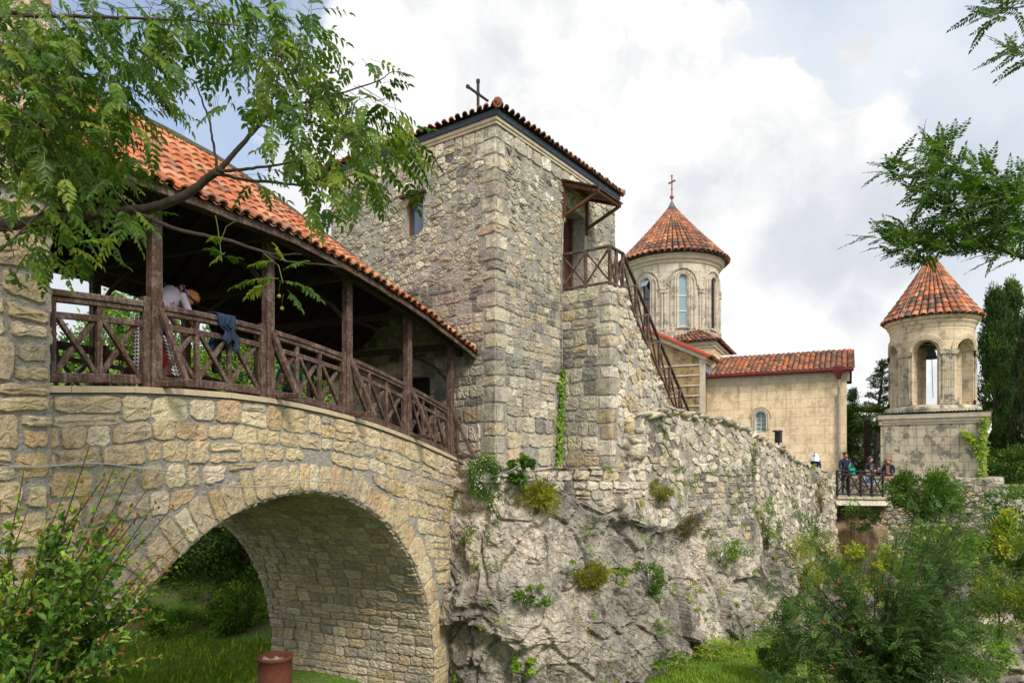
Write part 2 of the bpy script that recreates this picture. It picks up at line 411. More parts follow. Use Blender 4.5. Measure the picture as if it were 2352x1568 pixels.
def stones(mb, cells, mapf, tint, gap=.013, h=(.015, .04), seed=1, keep=None, rough=1.0, clampf=None, skip=0):
    """each cell becomes one rounded, rough-faced stone"""
    r = random.Random(seed)
    for poly in cells:
        cx = sum(p[0] for p in poly) / len(poly); cy = sum(p[1] for p in poly) / len(poly)
        if keep and not keep(cx, cy): continue
        if skip and r.random() < skip: continue
        if clampf:
            poly = [clampf(*p) for p in poly]
            cx = sum(p[0] for p in poly) / len(poly); cy = sum(p[1] for p in poly) / len(poly)
        area = 0
        for i in range(len(poly)):
            a, b = poly[i], poly[(i + 1) % len(poly)]; area += a[0] * b[1] - a[1] * b[0]
        if abs(area) < .002: continue
        if area < 0: poly = poly[::-1]
        pts = []; n = len(poly); g = gap * r.choice((.4, .7, 1, 1, 1.5, 2.2))
        for i in range(n):
            a, b = poly[i], poly[(i + 1) % n]
            L = math.hypot(b[0] - a[0], b[1] - a[1])
            if L < .015: continue
            k1 = r.uniform(.10, .24); k2 = 1 - r.uniform(.10, .24)
            pts.append((lerp(a[0], b[0], k1), lerp(a[1], b[1], k1)))
            for kk in ((.5,) if .12 < L < .26 else ((.36, .64) if L >= .26 else ())): pts.append((lerp(a[0], b[0], kk) + r.uniform(-.014, .014), lerp(a[1], b[1], kk) + r.uniform(-.014, .014)))
            pts.append((lerp(a[0], b[0], k2), lerp(a[1], b[1], k2)))
        n = len(pts)
        if n < 3: continue
        H = r.uniform(*h); size = math.sqrt(abs(area) / 2); tl, tv = r.uniform(-.25, .25), r.uniform(-.25, .25)
        rings = []
        for (ins, hh, jj) in ((g, -.012, 0), (g + .003, H * .6, .004), (g + .012, H * .96, .006), (g + size * .28, H * 1.05, .015)):
            rg = []
            for (x, y) in pts:
                dx, dy = cx - x, cy - y; L = math.hypot(dx, dy) or 1; k = min(ins / L, .8)
                X, Y = x + dx * k, y + dy * k
                d = hh + (r.uniform(-jj, jj) * rough if hh > 0 else 0)
                if hh > 0: d += H * (tl * (X - cx) + tv * (Y - cy)) / max(size, .05)
                rg.append(mapf(X, Y, d))
            rings.append(rg)
        vs = [p for rg in rings for p in rg] + [mapf(cx, cy, H * 1.05 + r.uniform(-.018, .018) * rough)]
        fs = []
        for q in range(3):
            for i in range(n): j = (i + 1) % n; fs.append((q * n + i, q * n + j, (q + 1) * n + j, (q + 1) * n + i))
        for i in range(n): fs.append((3 * n + i, 3 * n + (i + 1) % n, 4 * n))
        mb.add(vs, fs, tint(cx, cy, r))
def lump(mb, c, rr_, col, seed=0):
    k = len(mb.v); mb.ell(c, rr_, 8, 6, col); s_ = max(rr_)
    for i in range(k, len(mb.v)):
        v = Vector(mb.v[i]); v += mnoise.noise_vector(v * (.55 / s_) + Vector((seed, 0, 0))) * s_ * .55; mb.v[i] = tuple(v)
def planar(O, U, N):
    O, U, N = Vector(O), Vector(U), Vector(N)
    def f(u, v, d): return (O.x + U.x * u + N.x * d, O.y + U.y * u + N.y * d, O.z + v + N.z * d)
    return f
def wall_panel(mb, mapf, u0, u1, v0, v1, holes=(), depth=.3, step=.0):
    us = sorted({u0, u1, *[h[0] for h in holes], *[h[1] for h in holes]}); vs_ = sorted({v0, v1, *[h[2] for h in holes], *[h[3] for h in holes]})
    for i in range(len(us) - 1):
        for j in range(len(vs_) - 1):
            a, b, c, d = us[i], us[i + 1], vs_[j], vs_[j + 1]; mu, mv = (a + b) / 2, (c + d) / 2
            if any(h[0] < mu < h[1] and h[2] < mv < h[3] for h in holes): continue
            mb.add([mapf(a, c, 0), mapf(b, c, 0), mapf(b, d, 0), mapf(a, d, 0)], [(0, 1, 2, 3)])
    for (a, b, c, d) in holes:
        q = [(a, c), (b, c), (b, d), (a, d)]
        for i in range(4):
            p, s = q[i], q[(i + 1) % 4]
            mb.add([mapf(*p, 0), mapf(*s, 0), mapf(*s, -depth), mapf(*p, -depth)], [(0, 1, 2, 3)])
def pal(colors, weights=None, jit=.12):
    def f(u, v, r):
        c = r.choices(colors, weights)[0]; k = r.uniform(1 - jit, 1 + jit)
        return (c[0] * k, c[1] * k * r.uniform(.97, 1.03), c[2] * k * r.uniform(.93, 1.05))
    return f
WARM = [(.47, .37, .235), (.42, .33, .21), (.52, .42, .28), (.40, .34, .25), (.46, .32, .17), (.50, .34, .22), (.30, .27, .22), (.55, .48, .36)]
GREY = [(.42, .39, .32), (.36, .34, .29), (.50, .46, .38), (.32, .30, .27), (.46, .38, .26), (.26, .25, .235), (.56, .53, .46), (.40, .30, .19)]
GREY = [tuple(a * .68 + b * .32 for a, b in zip(c, (.43, .40, .335))) for c in GREY]; WARM = [tuple(a * .66 + b * .34 for a, b in zip(c, (.50, .435, .33))) for c in WARM]
PALE = [(.50, .47, .41), (.58, .55, .49), (.44, .41, .36), (.52, .45, .35), (.36, .34, .31), (.63, .60, .54)]
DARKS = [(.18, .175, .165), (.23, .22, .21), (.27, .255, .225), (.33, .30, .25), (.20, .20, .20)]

# ------------------------------------------------------------------ tiles
TILES = [(.55, .195, .085), (.49, .16, .07), (.58, .24, .12), (.42, .15, .08), (.56, .27, .155), (.34, .17, .115)]
OLDT = [(.33, .14, .08), (.27, .125, .075), (.37, .17, .10), (.20, .11, .075), (.40, .175, .10), (.15, .10, .075)]
def tile_field(mb, P, nc, nr, seed=1, colors=TILES, rad=.40, nseg=5, closed=False, ragged=.0, pan=True):
    """P(a,t) a in 0..1 along the eave, t 0 at the eave, 1 at the ridge"""
    r = random.Random(seed)
    for i in range(nc):
        for j in range(nr):
            a = (i + .5) / nc; da = .5 / nc
            t0, t1 = j / nr, (j + 1) / nr
            A = Vector(P(a, t0)); B = Vector(P(a, t1)); L = Vector(P(a - da, t0)); Rr = Vector(P(a + da, t0)); L2 = Vector(P(a - da, t1)); R2 = Vector(P(a + da, t1))
            w0, w1 = (Rr - L).length, (R2 - L2).length; sx = (Rr - L).normalized(); d = (B - A); n = sx.cross(d).normalized()
            if n.z < 0: n = -n
            A = A - d * (.10 + r.uniform(-.05, .05) if j else .12 + r.uniform(-.06, .06)) + sx * r.uniform(-.07, .07) * w0 + n * r.uniform(0, .012) * w0 / .2; B = B + d * .02 + sx * r.uniform(-.05, .05) * w1
            col = r.choice(colors); k = r.uniform(.8, 1.2); col = tuple(x * k for x in col)
            vs = []
            for (p, ww, lift) in ((A, w0, .030 * w0 / .2), (B, w1, .0)):
                for q in range(nseg + 1):
                    th = math.pi * q / nseg; vs.append(p - sx * math.cos(th) * ww * rad + n * (math.sin(th) * ww * rad * .85 + lift))
            m = nseg + 1; fs = [(q, q + 1, m + q + 1, m + q) for q in range(nseg)]
            # thickness at the lower lip
            b = len(vs)
            for q in range(nseg + 1):
                th = math.pi * q / nseg; vs.append(A - sx * math.cos(th) * w0 * rad * .82 + n * (math.sin(th) * w0 * rad * .66 + .02 * w0 / .2))
            fs += [(b + q, b + q + 1, q + 1, q) for q in range(nseg)]
            mb.add(vs, fs, col)
            if pan:
                vs = []; col = tuple(x * r.uniform(.5, .75) for x in r.choice(colors))
                A2 = Vector(P(a + da, t0)) - d * (.06 if j else .10); B2 = Vector(P(a + da, t1)) + d * .02
                for (p, ww, lift) in ((A2, w0, .012), (B2, w1, .0)):
                    for q in range(5):
                        th = math.pi * q / 4; vs.append(p - sx * math.cos(th) * ww * .34 + n * (-math.sin(th) * ww * .18 + .004 + lift + ww * .1))
                mb.add(vs, [(q, q + 1, 5 + q + 1, 5 + q) for q in range(4)], col)

# ------------------------------------------------------------------ leaves
LT8 = np.array([(0, 0, 0), (.28, .42, .10), (.68, .40, .06), (1, 0, -.12), (.68, -.40, .06), (.28, -.42, .10), (.30, 0, -.02), (.68, 0, -.05)])
LF8 = [(0, 6, 1), (1, 6, 7, 2), (2, 7, 3), (0, 5, 6), (5, 4, 7, 6), (4, 3, 7)]
LT4 = np.array([(0, 0, 0), (.5, .5, .06), (1, 0, -.05), (.5, -.5, .06)])
LF4 = [(0, 1, 2), (0, 2, 3)]
class Leaves:
    def __init__(s, big=True): s.P = []; s.D = []; s.N = []; s.L = []; s.W = []; s.C = []; s.big = big
    def add(s, p, d, n, L, W_, c): s.P.append(tuple(p)); s.D.append(tuple(d)); s.N.append(tuple(n)); s.L.append(L); s.W.append(W_); s.C.append(c)
    def build(s, name, mat, parent=None):
        T, FS = (LT8, LF8) if s.big else (LT4, LF4)
        P = np.array(s.P, float); D = np.array(s.D, float); N = np.array(s.N, float)
        D /= np.linalg.norm(D, axis=1, keepdims=True) + 1e-9
        S = np.cross(N, D); S /= np.linalg.norm(S, axis=1, keepdims=True) + 1e-9; U = np.cross(D, S)
        L = np.array(s.L)[:, None, None]; Wd = np.array(s.W)[:, None, None]
        vs = P[:, None, :] + D[:, None, :] * (T[:, 0][None, :, None] * L) + S[:, None, :] * (T[:, 1][None, :, None] * Wd) + U[:, None, :] * (T[:, 2][None, :, None] * L)
        k = len(T); n = len(P); vs = vs.reshape(-1, 3)
        lens = np.tile([len(f) for f in FS], n); idx = np.concatenate([np.array(f) for f in FS])
        loops = (idx[None, :] + (np.arange(n) * k)[:, None]).ravel()
        me = bpy.data.meshes.new(name); me.vertices.add(len(vs)); me.vertices.foreach_set('co', vs.astype(np.float32).ravel())
        me.loops.add(len(loops)); me.loops.foreach_set('vertex_index', loops.astype(np.int32))
        me.polygons.add(len(lens)); st = np.concatenate([[0], np.cumsum(lens)[:-1]])
        me.polygons.foreach_set('loop_start', st.astype(np.int32)); me.polygons.foreach_set('loop_total', lens.astype(np.int32))
        me.update(calc_edges=True)
        ca = me.color_attributes.new('tint', 'FLOAT_COLOR', 'CORNER'); C = np.ones((n, 4), np.float32); C[:, :3] = np.array(s.C)
        ca.data.foreach_set('color', np.repeat(C, len(idx), 0).ravel())
        me.update(); me.validate()
        return link_mesh(name, me, mat, parent)
def rv(r): # random unit vector
    while True:
        v = Vector((r.uniform(-1, 1), r.uniform(-1, 1), r.uniform(-1, 1)))
        if .05 < v.length < 1: return v.normalized()
def jc(c, r, k=.2):
    f = r.uniform(1 - k, 1 + k); return (c[0] * f * r.uniform(.88, 1.12), c[1] * f, c[2] * f * r.uniform(.85, 1.15))
# ================================================================== SETTING: ground, far slopes
def smooth(a, b, x):
    t = min(max((x - a) / (b - a), 0), 1); return t * t * (3 - 2 * t)
def gz(X, Y):
    z = -1.75 + (min(max(Y, 4.5), 13) - 4.5) / 8.5 * -3.25
    if Y < 4.5: z = -1.75
    # hillside behind the arch on the left
    lf = smooth(1.5, -3.5, X)
    z += lf * min(max(Y - 19.5, 0) * .42, 14)
    # ravine on the right
    rt = smooth(6.5, 16, X); z -= rt * 3.6 * smooth(9, 17, Y)
    z += .10 * math.sin(X * 1.3 + 1) * math.sin(Y * .9)
    return z
mb = MB()
xs = [-600, -250, -120, -70, -45] + [-32 + i * .8 for i in range(82)] + [36, 50, 80, 150, 300, 600]
ys = [-40, -15, -6] + [-2 + i * .8 for i in range(64)] + [52, 60, 80, 120, 200, 400, 900]
vs = []
for Y in ys:
    for X in xs: vs.append((X, Y, gz(X, Y) + mnoise.noise(Vector((X * .5, Y * .5, 0))) * .12))
nx = len(xs)
mb.add(vs, [(j * nx + i, j * nx + i + 1, (j + 1) * nx + i + 1, (j + 1) * nx + i) for j in range(len(ys) - 1) for i in range(nx - 1)])
m, t, b, o = new_mat('grassy_ground'); p = objvec(t)
n1 = t.noise(p, 1.1, 6, .65); n2 = t.noise(p, 12, 5, .7)
g = t.ramp(n2, [(.3, (.05, .09, .015)), (.5, (.10, .18, .028)), (.72, (.17, .26, .045))])
g = t.mix(t.maprange(n1, .50, .62, 0, .8), g, (.15, .12, .075))
t.l.new(g, b.inputs['Base Color']); b.inputs['Roughness'].default_value = 1; b.inputs['Specular IOR Level'].default_value = .1
bump(t, b, n2, .05)
M['ground'] = m
tag(mb.build('ground', M['ground'], smooth=True), kind='structure')

# ================================================================== BRIDGE
u = Vector((.42, .908, 0)).normalized(); nn = Vector((.908, -.42, 0)).normalized()   # along the bridge, outward to the camera side
B0 = Vector((-4.61, 8.7, 0))
def interp(tab, s):
    if s <= tab[0][0]: return tab[0][1] + (s - tab[0][0]) * (tab[1][1] - tab[0][1]) / (tab[1][0] - tab[0][0])
    for (a, x), (c, y) in zip(tab, tab[1:]):
        if s <= c:
            i = tab.index((a, x)); t = (s - a) / (c - a)
            m0 = (tab[i + 1][1] - tab[i - 1][1]) / (tab[i + 1][0] - tab[i - 1][0]) if i > 0 else (y - x) / (c - a)
            m1 = (tab[i + 2][1] - tab[i][1]) / (tab[i + 2][0] - tab[i][0]) if i + 2 < len(tab) else (y - x) / (c - a)
            h = c - a
            return (2*t**3 - 3*t*t + 1) * x + (t**3 - 2*t*t + t) * h * m0 + (-2*t**3 + 3*t*t) * y + (t**3 - t*t) * h * m1
    return tab[-1][1] + (s - tab[-1][0]) * (tab[-1][1] - tab[-2][1]) / (tab[-1][0] - tab[-2][0])
DECK = [(-1.4, .82), (0, .94), (1.88, .97), (3.95, .80), (5.93, .47), (8.15, -.02)]
def ztop(s): return interp(DECK, s)
def BP(s, w, z): p = B0 + u * s + nn * w; return Vector((p.x, p.y, z))     # w>0 towards the camera side
WB = 4.6; FW = .12              # bridge thickness; front face stands FW outside the post line
SC0, ZC0, RA = 2.68, -4.5, 4.02  # arch centre and radius
RING = .50
S0, S1 = -1.75, 8.3
bridge = empty('stone_bridge', BP(2.7, 0, -5), 'coursed honey stone arch bridge carrying the timber gallery', 'bridge')
def arch_z(s):
    d = abs(s - SC0)
    return ZC0 + math.sqrt(RA * RA - d * d) if d < RA else None
# backing: two faces, vault, deck
mbk = MB()
N = 120
for i in range(N):
    a, c = lerp(S0, S1, i / N), lerp(S0, S1, (i + 1) / N)
    for w, sg in ((FW, 1), (FW - WB, -1)):
        za = arch_z(a) if arch_z(a) is not None else -7.0; zc = arch_z(c) if arch_z(c) is not None else -7.0
        if arch_z(a) is None and arch_z(c) is not None: za = ZC0
        if arch_z(c) is None and arch_z(a) is not None: zc = ZC0
        mbk.add([BP(a, w, za), BP(c, w, zc), BP(c, w, ztop(c) - .09), BP(a, w, ztop(a) - .09)], [(0, 1, 2, 3)])
    mbk.add([BP(a, FW, ztop(a) - .08), BP(c, FW, ztop(c) - .08), BP(c, FW - WB, ztop(c) - .08), BP(a, FW - WB, ztop(a) - .08)], [(0, 1, 2, 3)])
NV = 60
prof = [(SC0 - RA * math.cos(math.pi * i / NV), ZC0 + RA * math.sin(math.pi * i / NV)) for i in range(NV + 1)]
prof = [(SC0 - RA, -7.2)] + prof + [(SC0 + RA, -7.2)]
mbv = MB()
for (a, za), (c, zc) in zip(prof, prof[1:]):
    mbk.add([BP(a, FW - .02, za), BP(c, FW - .02, zc), BP(c, FW - WB + .02, zc), BP(a, FW - WB + .02, za)], [(0, 1, 2, 3)])
mbk.build('mortar_core', M['mortar'], bridge)
# spandrel stones on the front face, courses follow the hump near the top
def sp_map(s, d_, dd):      # d_ = distance below the coping line
    z = lerp(ztop(s), .9 + (s - 2) * -.02, smooth(.6, 4.5, -d_)) + d_
    return tuple(BP(s, FW + dd, z))
def zof(s, d_): return lerp(ztop(s), .9 + (s - 2) * -.02, smooth(.6, 4.5, -d_)) + d_
def sp_keep(s, d_):
    z = zof(s, d_)
    rr = math.hypot(s - SC0, max(z - ZC0, 0))
    if z < ZC0: return abs(s - SC0) > RA + RING * .8
    return rr > RA + RING + .06
def sp_clamp(s, d_):
    z = zof(s, d_); dz = max(z - ZC0, 0); rr = math.hypot(s - SC0, dz); lim = RA + RING - .01
    if rr < lim and rr > 0:
        k = lim / rr; s2 = SC0 + (s - SC0) * k; z2 = z + dz * (k - 1); return (s2, d_ + (z2 - z))
    return (s, min(d_, -.10))
mst = MB()
cl = cells_coursed(S0, S1, -7.5, -.09, (.24, .40), (.26, .62), 11, .03, .16, .03)
cl2 = []
for q in cl:
    cl2.append(q)
stones(mst, cl2, sp_map, pal(WARM, [5, 4, 4, 3, 2, 1, 1, 3]), .016, (.008, .036), 21, sp_keep, clampf=sp_clamp)
mst.build('spandrel_masonry', M['stone_warm'], bridge); mst = MB()
# back face: plainer coursing
def bk_map(s, d_, dd): return tuple(BP(S1 + S0 - s, FW - WB - dd, zof(S1 + S0 - s, d_)))
def bk_keep(s, d_): return sp_keep(S1 + S0 - s, d_)
def bk_clamp(s, d_): a, c = sp_clamp(S1 + S0 - s, d_); return (S1 + S0 - a, c)
stones(mst, cells_coursed(S0, S1, -7.5, -.09, (.3, .42), (.35, .7), 12, .03, .1, .03), bk_map, pal(WARM), .018, (.02, .05), 22, bk_keep, clampf=bk_clamp)
mst.build('spandrel_masonry', M['stone_warm'], bridge)
# voussoirs
mvo = MB(); r = random.Random(5)
ang = []; a = 0.0
while a < math.pi:
    ang.append(a); a += r.uniform(.055, .10) * (1.35 if (a < .9 or a > 2.3) else .9)
ang.append(math.pi)
cells = []
for a, c in zip(ang, ang[1:]):
    top = RA + RING * r.uniform(.82, 1.02) + .02; cells.append([(c, RA), (a, RA), (a + r.uniform(-.006, .006), top), (c + r.uniform(-.006, .006), top)])
z = -7.0
def vo_map(a, rr, dd): return tuple(BP(SC0 + rr * math.cos(a), FW + dd, ZC0 + rr * math.sin(a)))
VS = 4.0
stones(mvo, [[(-(p[0]) * VS, p[1]) for p in q] for q in cells], lambda a, rr, dd: vo_map(-a / VS, rr, dd), pal(WARM, [4, 3, 4, 3, 2, 3, 1, 3]), .014, (.014, .042), 6)
for side in (-1, 1):        # jamb stones below the springing
    z = ZC0
    while z > -7:
        h = r.uniform(.25, .4); w1 = r.uniform(.35, .6)
        q = [(SC0 + side * RA, z - h), (SC0 + side * (RA + w1), z - h), (SC0 + side * (RA + w1), z), (SC0 + side * RA, z)]
        stones(mvo, [q], lambda s, zz, dd: tuple(BP(s, FW + dd, zz)), pal(WARM), .016, (.03, .06), int(-z * 100))
        z -= h
mvo.build('voussoir_ring', M['stone_warm'], bridge)
# vault (intrados): coursed along the barrel
mva = MB(); AL = RA * math.pi + 5.2
def va_map(q, w, dd):
    if q < 2.6: s, z, ns, nz = SC0 + RA, ZC0 - (2.6 - q), -1, 0
    elif q > 2.6 + RA * math.pi: s, z, ns, nz = SC0 - RA, ZC0 - (q - 2.6 - RA * math.pi), 1, 0
    else:
        a = (q - 2.6) / RA; s, z, ns, nz = SC0 + RA * math.cos(a), ZC0 + RA * math.sin(a), -math.cos(a), -math.sin(a)
    return tuple(BP(s + ns * dd, FW - w, z + nz * dd))
cl = cells_coursed(0, WB, 0, AL, (.16, .27), (.22, .5), 13, .02, .08, .02)
VAULTC = [(.52, .43, .31), (.46, .38, .27), (.56, .47, .35), (.38, .33, .25), (.50, .39, .25)]
stones(mva, [[(p[1], p[0]) for p in q][::-1] for q in cl], va_map, pal(VAULTC), .014, (.015, .05), 23)
mva.build('vault', M['vault'], bridge)
# coping
mc = MB((.9, .9, .9)); mc2 = MB((.9, .9, .9)); s = S0; r = random.Random(3)
while s < S1 - .02:
    e = min(s + r.uniform(.55, .95), S1); g = .004
    th = .075; proj = .05
    a, c = s + g, e - g
    vs = [BP(x, w, ztop(x) + dz) for x in (a, c) for (w, dz) in ((FW + proj, -th), (FW + proj, -.006), (FW + proj - .01, 0), (-.28, 0), (-.28, -th))]
    mc.add(vs, [(0, 1, 6, 5), (1, 2, 7, 6), (2, 3, 8, 7), (3, 4, 9, 8), (4, 0, 5, 9), (0, 4, 3, 2, 1), (5, 6, 7, 8, 9)])
    vs = [BP(x, w, ztop(x) + dz) for x in (a, c) for (w, dz) in ((FW - WB - proj, -th), (FW - WB - proj, 0), (FW - WB + .35, 0), (FW - WB + .35, -th))]
    mc2.add(vs, [(0, 1, 5, 4), (1, 2, 6, 5), (2, 3, 7, 6), (3, 0, 4, 7), (0, 3, 2, 1), (4, 5, 6, 7)])
    s = e
mc.build('coping', M['coping'], bridge); mc2.build('coping', M['coping'], bridge)

# ================================================================== TIMBER GALLERY on the bridge
gal = empty('timber_gallery', BP(2.7, -2, .9), 'brown timber gallery with orange barrel tile roof spanning the stone bridge', 'covered walkway')
EAVE = [(-1.5, 3.34), (.08, 3.40), (2.03, 3.44), (3.26, 3.36), (4.59, 3.2), (5.93, 2.98), (7.19, 2.70), (8.3, 2.43)]
RIDG = [(-1.5, 5.30), (1.31, 5.38), (2.88, 5.32), (4.69, 5.03), (6.87, 4.58), (8.5, 4.08), (9.5, 3.7)]
WP = 4.1; OV = .47                        # post rows apart, eave overhang
def ezf(s): return interp(EAVE, s)
def rzf(s): return interp(RIDG, s)
def roofP(s0, s1, side):
    def P(a, t):
        s = lerp(s0, s1, a); w = lerp(OV, -WP / 2, t) if side > 0 else lerp(-WP - OV, -WP / 2, t)
        z = lerp(ezf(s), rzf(s), t) - .05 * math.sin(math.pi * t)
        z += .012 * math.sin(s * 5.1 + t * 3) * math.sin(s * 1.7)
        return BP(s, w, z)
    return P
SE0, SE1 = -1.62, 8.42
roof = MB((.35, .12, .06))
PF, PB = roofP(SE0, SE1, 1), roofP(SE0, SE1 + .9, -1)
for P in (PF, PB):
    n = 40
    for i in range(n):
        for j in range(4):
            a, c, t0, t1 = i / n, (i + 1) / n, j / 4, (j + 1) / 4
            roof.add([Vector(P(x, t)) + Vector((0, 0, -.03)) for x, t in ((a, t0), (c, t0), (c, t1), (a, t1))], [(0, 1, 2, 3)])
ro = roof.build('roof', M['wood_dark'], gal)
mt = MB(); tile_field(mt, PF, 50, 9, 31, TILES); tile_field(mt, PB, 50, 8, 32, TILES, pan=False)
mt.build('tiling', M['tile'], ro)
md = MB((.35, .33, .30))
pts = [Vector(PF(i / 30, 1)) + Vector((0, 0, .02)) for i in range(31)]
md.tube(pts, .11, 8); md.build('ridge_cap', M['mortar'], ro)
# eave boards, purlins, rafters, boards under the tiles
for side in (1, -1):
    mr = MB()
    P = PF if side > 0 else PB
    for i in range(24):
        a, c = i / 24, (i + 1) / 24
        mr.beam(Vector(P(a, .012)) + Vector((0, 0, -.085)), Vector(P(c, .012)) + Vector((0, 0, -.085)), .035, .11)
    mr.build('eave_board', M['wood'], ro)
mr = MB()
for k in range(26):
    a = (k + .4) / 26
    for P in (PF, PB): mr.beam(Vector(P(a, .03)) + Vector((0, 0, -.11)), Vector(P(a, .99)) + Vector((0, 0, -.11)), .07, .11)
for w in (0, -WP):
    for i in range(20):
        s = lerp(SE0, SE1 - .3, i / 20); e = lerp(SE0, SE1 - .3, (i + 1) / 20); tt = OV / (OV + WP / 2)
        mr.beam(BP(s, w, lerp(ezf(s), rzf(s), tt) - .25), BP(e, w, lerp(ezf(e), rzf(e), tt) - .25), .15, .18)
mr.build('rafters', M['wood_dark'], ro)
POSTS = [-1.83, .06, 2.02, 3.93, 5.87, 7.62]
def post_top(s): return lerp(ezf(s), rzf(s), OV / (OV + WP / 2)) - .33
for w in (0, -WP):
    for s in POSTS:
        if s < -1.3 and w == 0: continue
        mp = MB(); mp.beam(BP(s, w, ztop(s)), BP(s, w, post_top(s)), .15, .15, nn)
        po = mp.build('post', M['wood'], gal)
        if w == 0:
            mp = MB(); mp.beam(BP(s - .13, w, ztop(s)), BP(s - .13, w, ztop(s) + 1.14), .09, .10, nn)
            mp.build('newel', M['wood'], po)
            # outrigger brace that props the railing from outside
            mp = MB(); mp.beam(BP(s + .02, .06, ztop(s) + .045), BP(s + .02, .60, ztop(s) + .035), .09, .075)
            mp.beam(BP(s + .02, .09, ztop(s) + 1.0), BP(s + .02, .56, ztop(s) + .06), .07, .07)
            mp.build('outrigger_brace', M['wood'], gal)
        else:
            mp = MB(); mp.beam(BP(s + .17, w + .02, ztop(s)), BP(s + .17, w + .02, ztop(s) + 1.14), .10, .10, nn); mp.build('newel', M['wood'], po)
# cross ties with curved braces, visible dark under the roof
for s in POSTS[1:]:
    mp = MB(); zt = post_top(s) - .02
    mp.beam(BP(s, -.0, zt + .05), BP(s, -WP, zt + .05), .10, .14)
    pts = [BP(s + .02, lerp(-.05, -WP + .05, i / 12), zt - .75 + .85 * math.sin(math.pi * i / 12) ** .7) for i in range(13)]
    for a, c in zip(pts, pts[1:]): mp.beam(a, c, .05, .07)
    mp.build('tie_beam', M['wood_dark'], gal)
    mp = MB(); mp.beam(BP(s, .0, zt + .12), BP(s, OV - .06, zt - .02), .07, .08); mp.beam(BP(s + .11, .0, zt + .12), BP(s + .11, OV - .1, zt - .0), .05, .07)
    mp.build('eave_bracket', M['wood'], gal)
def railing(a, b, w, cells, parent, drop=None, mat='wood', zf=ztop, PT=BP):
    """one bay: hand rail, under rail, mid rail, foot rail, uprights and crosses following the deck"""
    rail = MB()
    def seg(m, z, wd, ht, dw=0.0, n=3):
        for i in range(n):
            s, e = lerp(a, b, i / n), lerp(a, b, (i + 1) / n)
            m.beam(PT(s, w + dw, zf(s) + z), PT(e, w + dw, zf(e) + z), wd, ht)
    seg(rail, 1.045, .13, .075); seg(rail, .975, .085, .06)
    ro_ = rail.build('railing', M[mat], parent)
    m = MB(); seg(m, .80, .05, .075); m.build('mid_rail', M[mat], ro_)
    m = MB(); seg(m, .10, .07, .11); m.build('foot_rail', M[mat], ro_)
    for i in range(1, cells):
        s = lerp(a, b, i / cells); m = MB(); m.beam(PT(s, w, zf(s) + .10), PT(s, w, zf(s) + .95), .065, .065, nn); m.build('upright', M[mat], ro_)
    for i in range(cells):
        s, e = lerp(a, b, i / cells) + .05, lerp(a, b, (i + 1) / cells) - .05
        m = MB(); m.beam(PT(s, w + .012, zf(s) + .77), PT(e, w + .012, zf(e) + .16), .055, .06, nn)
        m.beam(PT(s, w - .03, zf(s) + .16), PT(e, w - .03, zf(e) + .77), .055, .06, nn); m.build('cross_brace', M[mat], ro_)
    return ro_
for w in (0, -WP):
    for a, b in zip(POSTS, POSTS[1:]):
        railing(a + .08, b - .2 if w == 0 else b - .09, w, 3, gal)
m = MB(); s = 7.62
m.beam(BP(s, 0, ztop(s) + 1.04), BP(s + .42, 0, ztop(s + .42) + 1.0), .1, .075); m.beam(BP(s + .33, 0, ztop(s + .3) + .02), BP(s + .33, 0, ztop(s + .3) + .95), .07, .07, nn)
m.build('end_rail', M['wood'], gal)
tag(bpy.data.objects[gal.name], None)
# floor of the gallery
m = MB((.2, .18, .15))
for i in range(30):
    a, c = lerp(S0, 8.3, i / 30), lerp(S0, 8.3, (i + 1) / 30)
    m.add([BP(x, w, ztop(x) - .03) for x, w in ((a, -.3), (c, -.3), (c, -WP + .2), (a, -WP + .2))], [(0, 1, 2, 3)])
m.build('deck', M['mortar'], bridge)

# ================================================================== NEAR LEFT GATE TOWER
gt = empty('stone_gate_tower', BP(-3.6, -2, -2), 'large block stone gate tower at the left edge of the photo', 'tower')
SG = -1.37; WG = FW + .10
fm = lambda s, z, dd: tuple(BP(s, WG + dd, z))
m = MB(); wall_panel(m, fm, -6.5, SG, -6, 5.9)
m.add([BP(SG, WG, -6), BP(SG, -WP - .6, -6), BP(SG, -WP - .6, 5.9), BP(SG, WG, 5.9)], [(0, 1, 2, 3)])
m.add([BP(-6.5, WG, 5.9), BP(SG, WG, 5.9), BP(SG, -WP - .6, 5.9), BP(-6.5, -WP - .6, 5.9)], [(0, 1, 2, 3)])
m.add([BP(-6.5, -WP - .6, -6), BP(SG, -WP - .6, -6), BP(SG, -WP - .6, 5.9), BP(-6.5, -WP - .6, 5.9)], [(0, 1, 2, 3)])
m.build('mortar_core', M['mortar'], gt)
m = MB()
cl = cells_coursed(-6.5, SG, -6, 5.9, (.30, .46), (.3, .6), 41, .05, .22, .05)
stones(m, cl, fm, pal(WARM, [5, 5, 4, 2, 4, 2, 1, 4]), .026, (.015, .055), 42)
sm_ = lambda w, z, dd: tuple(BP(SG + dd, -w + WG, z))
stones(m, cells_coursed(0, WG + WP + .6, -6, 5.9, (.30, .46), (.3, .6), 43, .05, .2, .05), sm_, pal(WARM), .03, (.03, .06), 44)
m.build('wall', M['stone_warm'], gt)

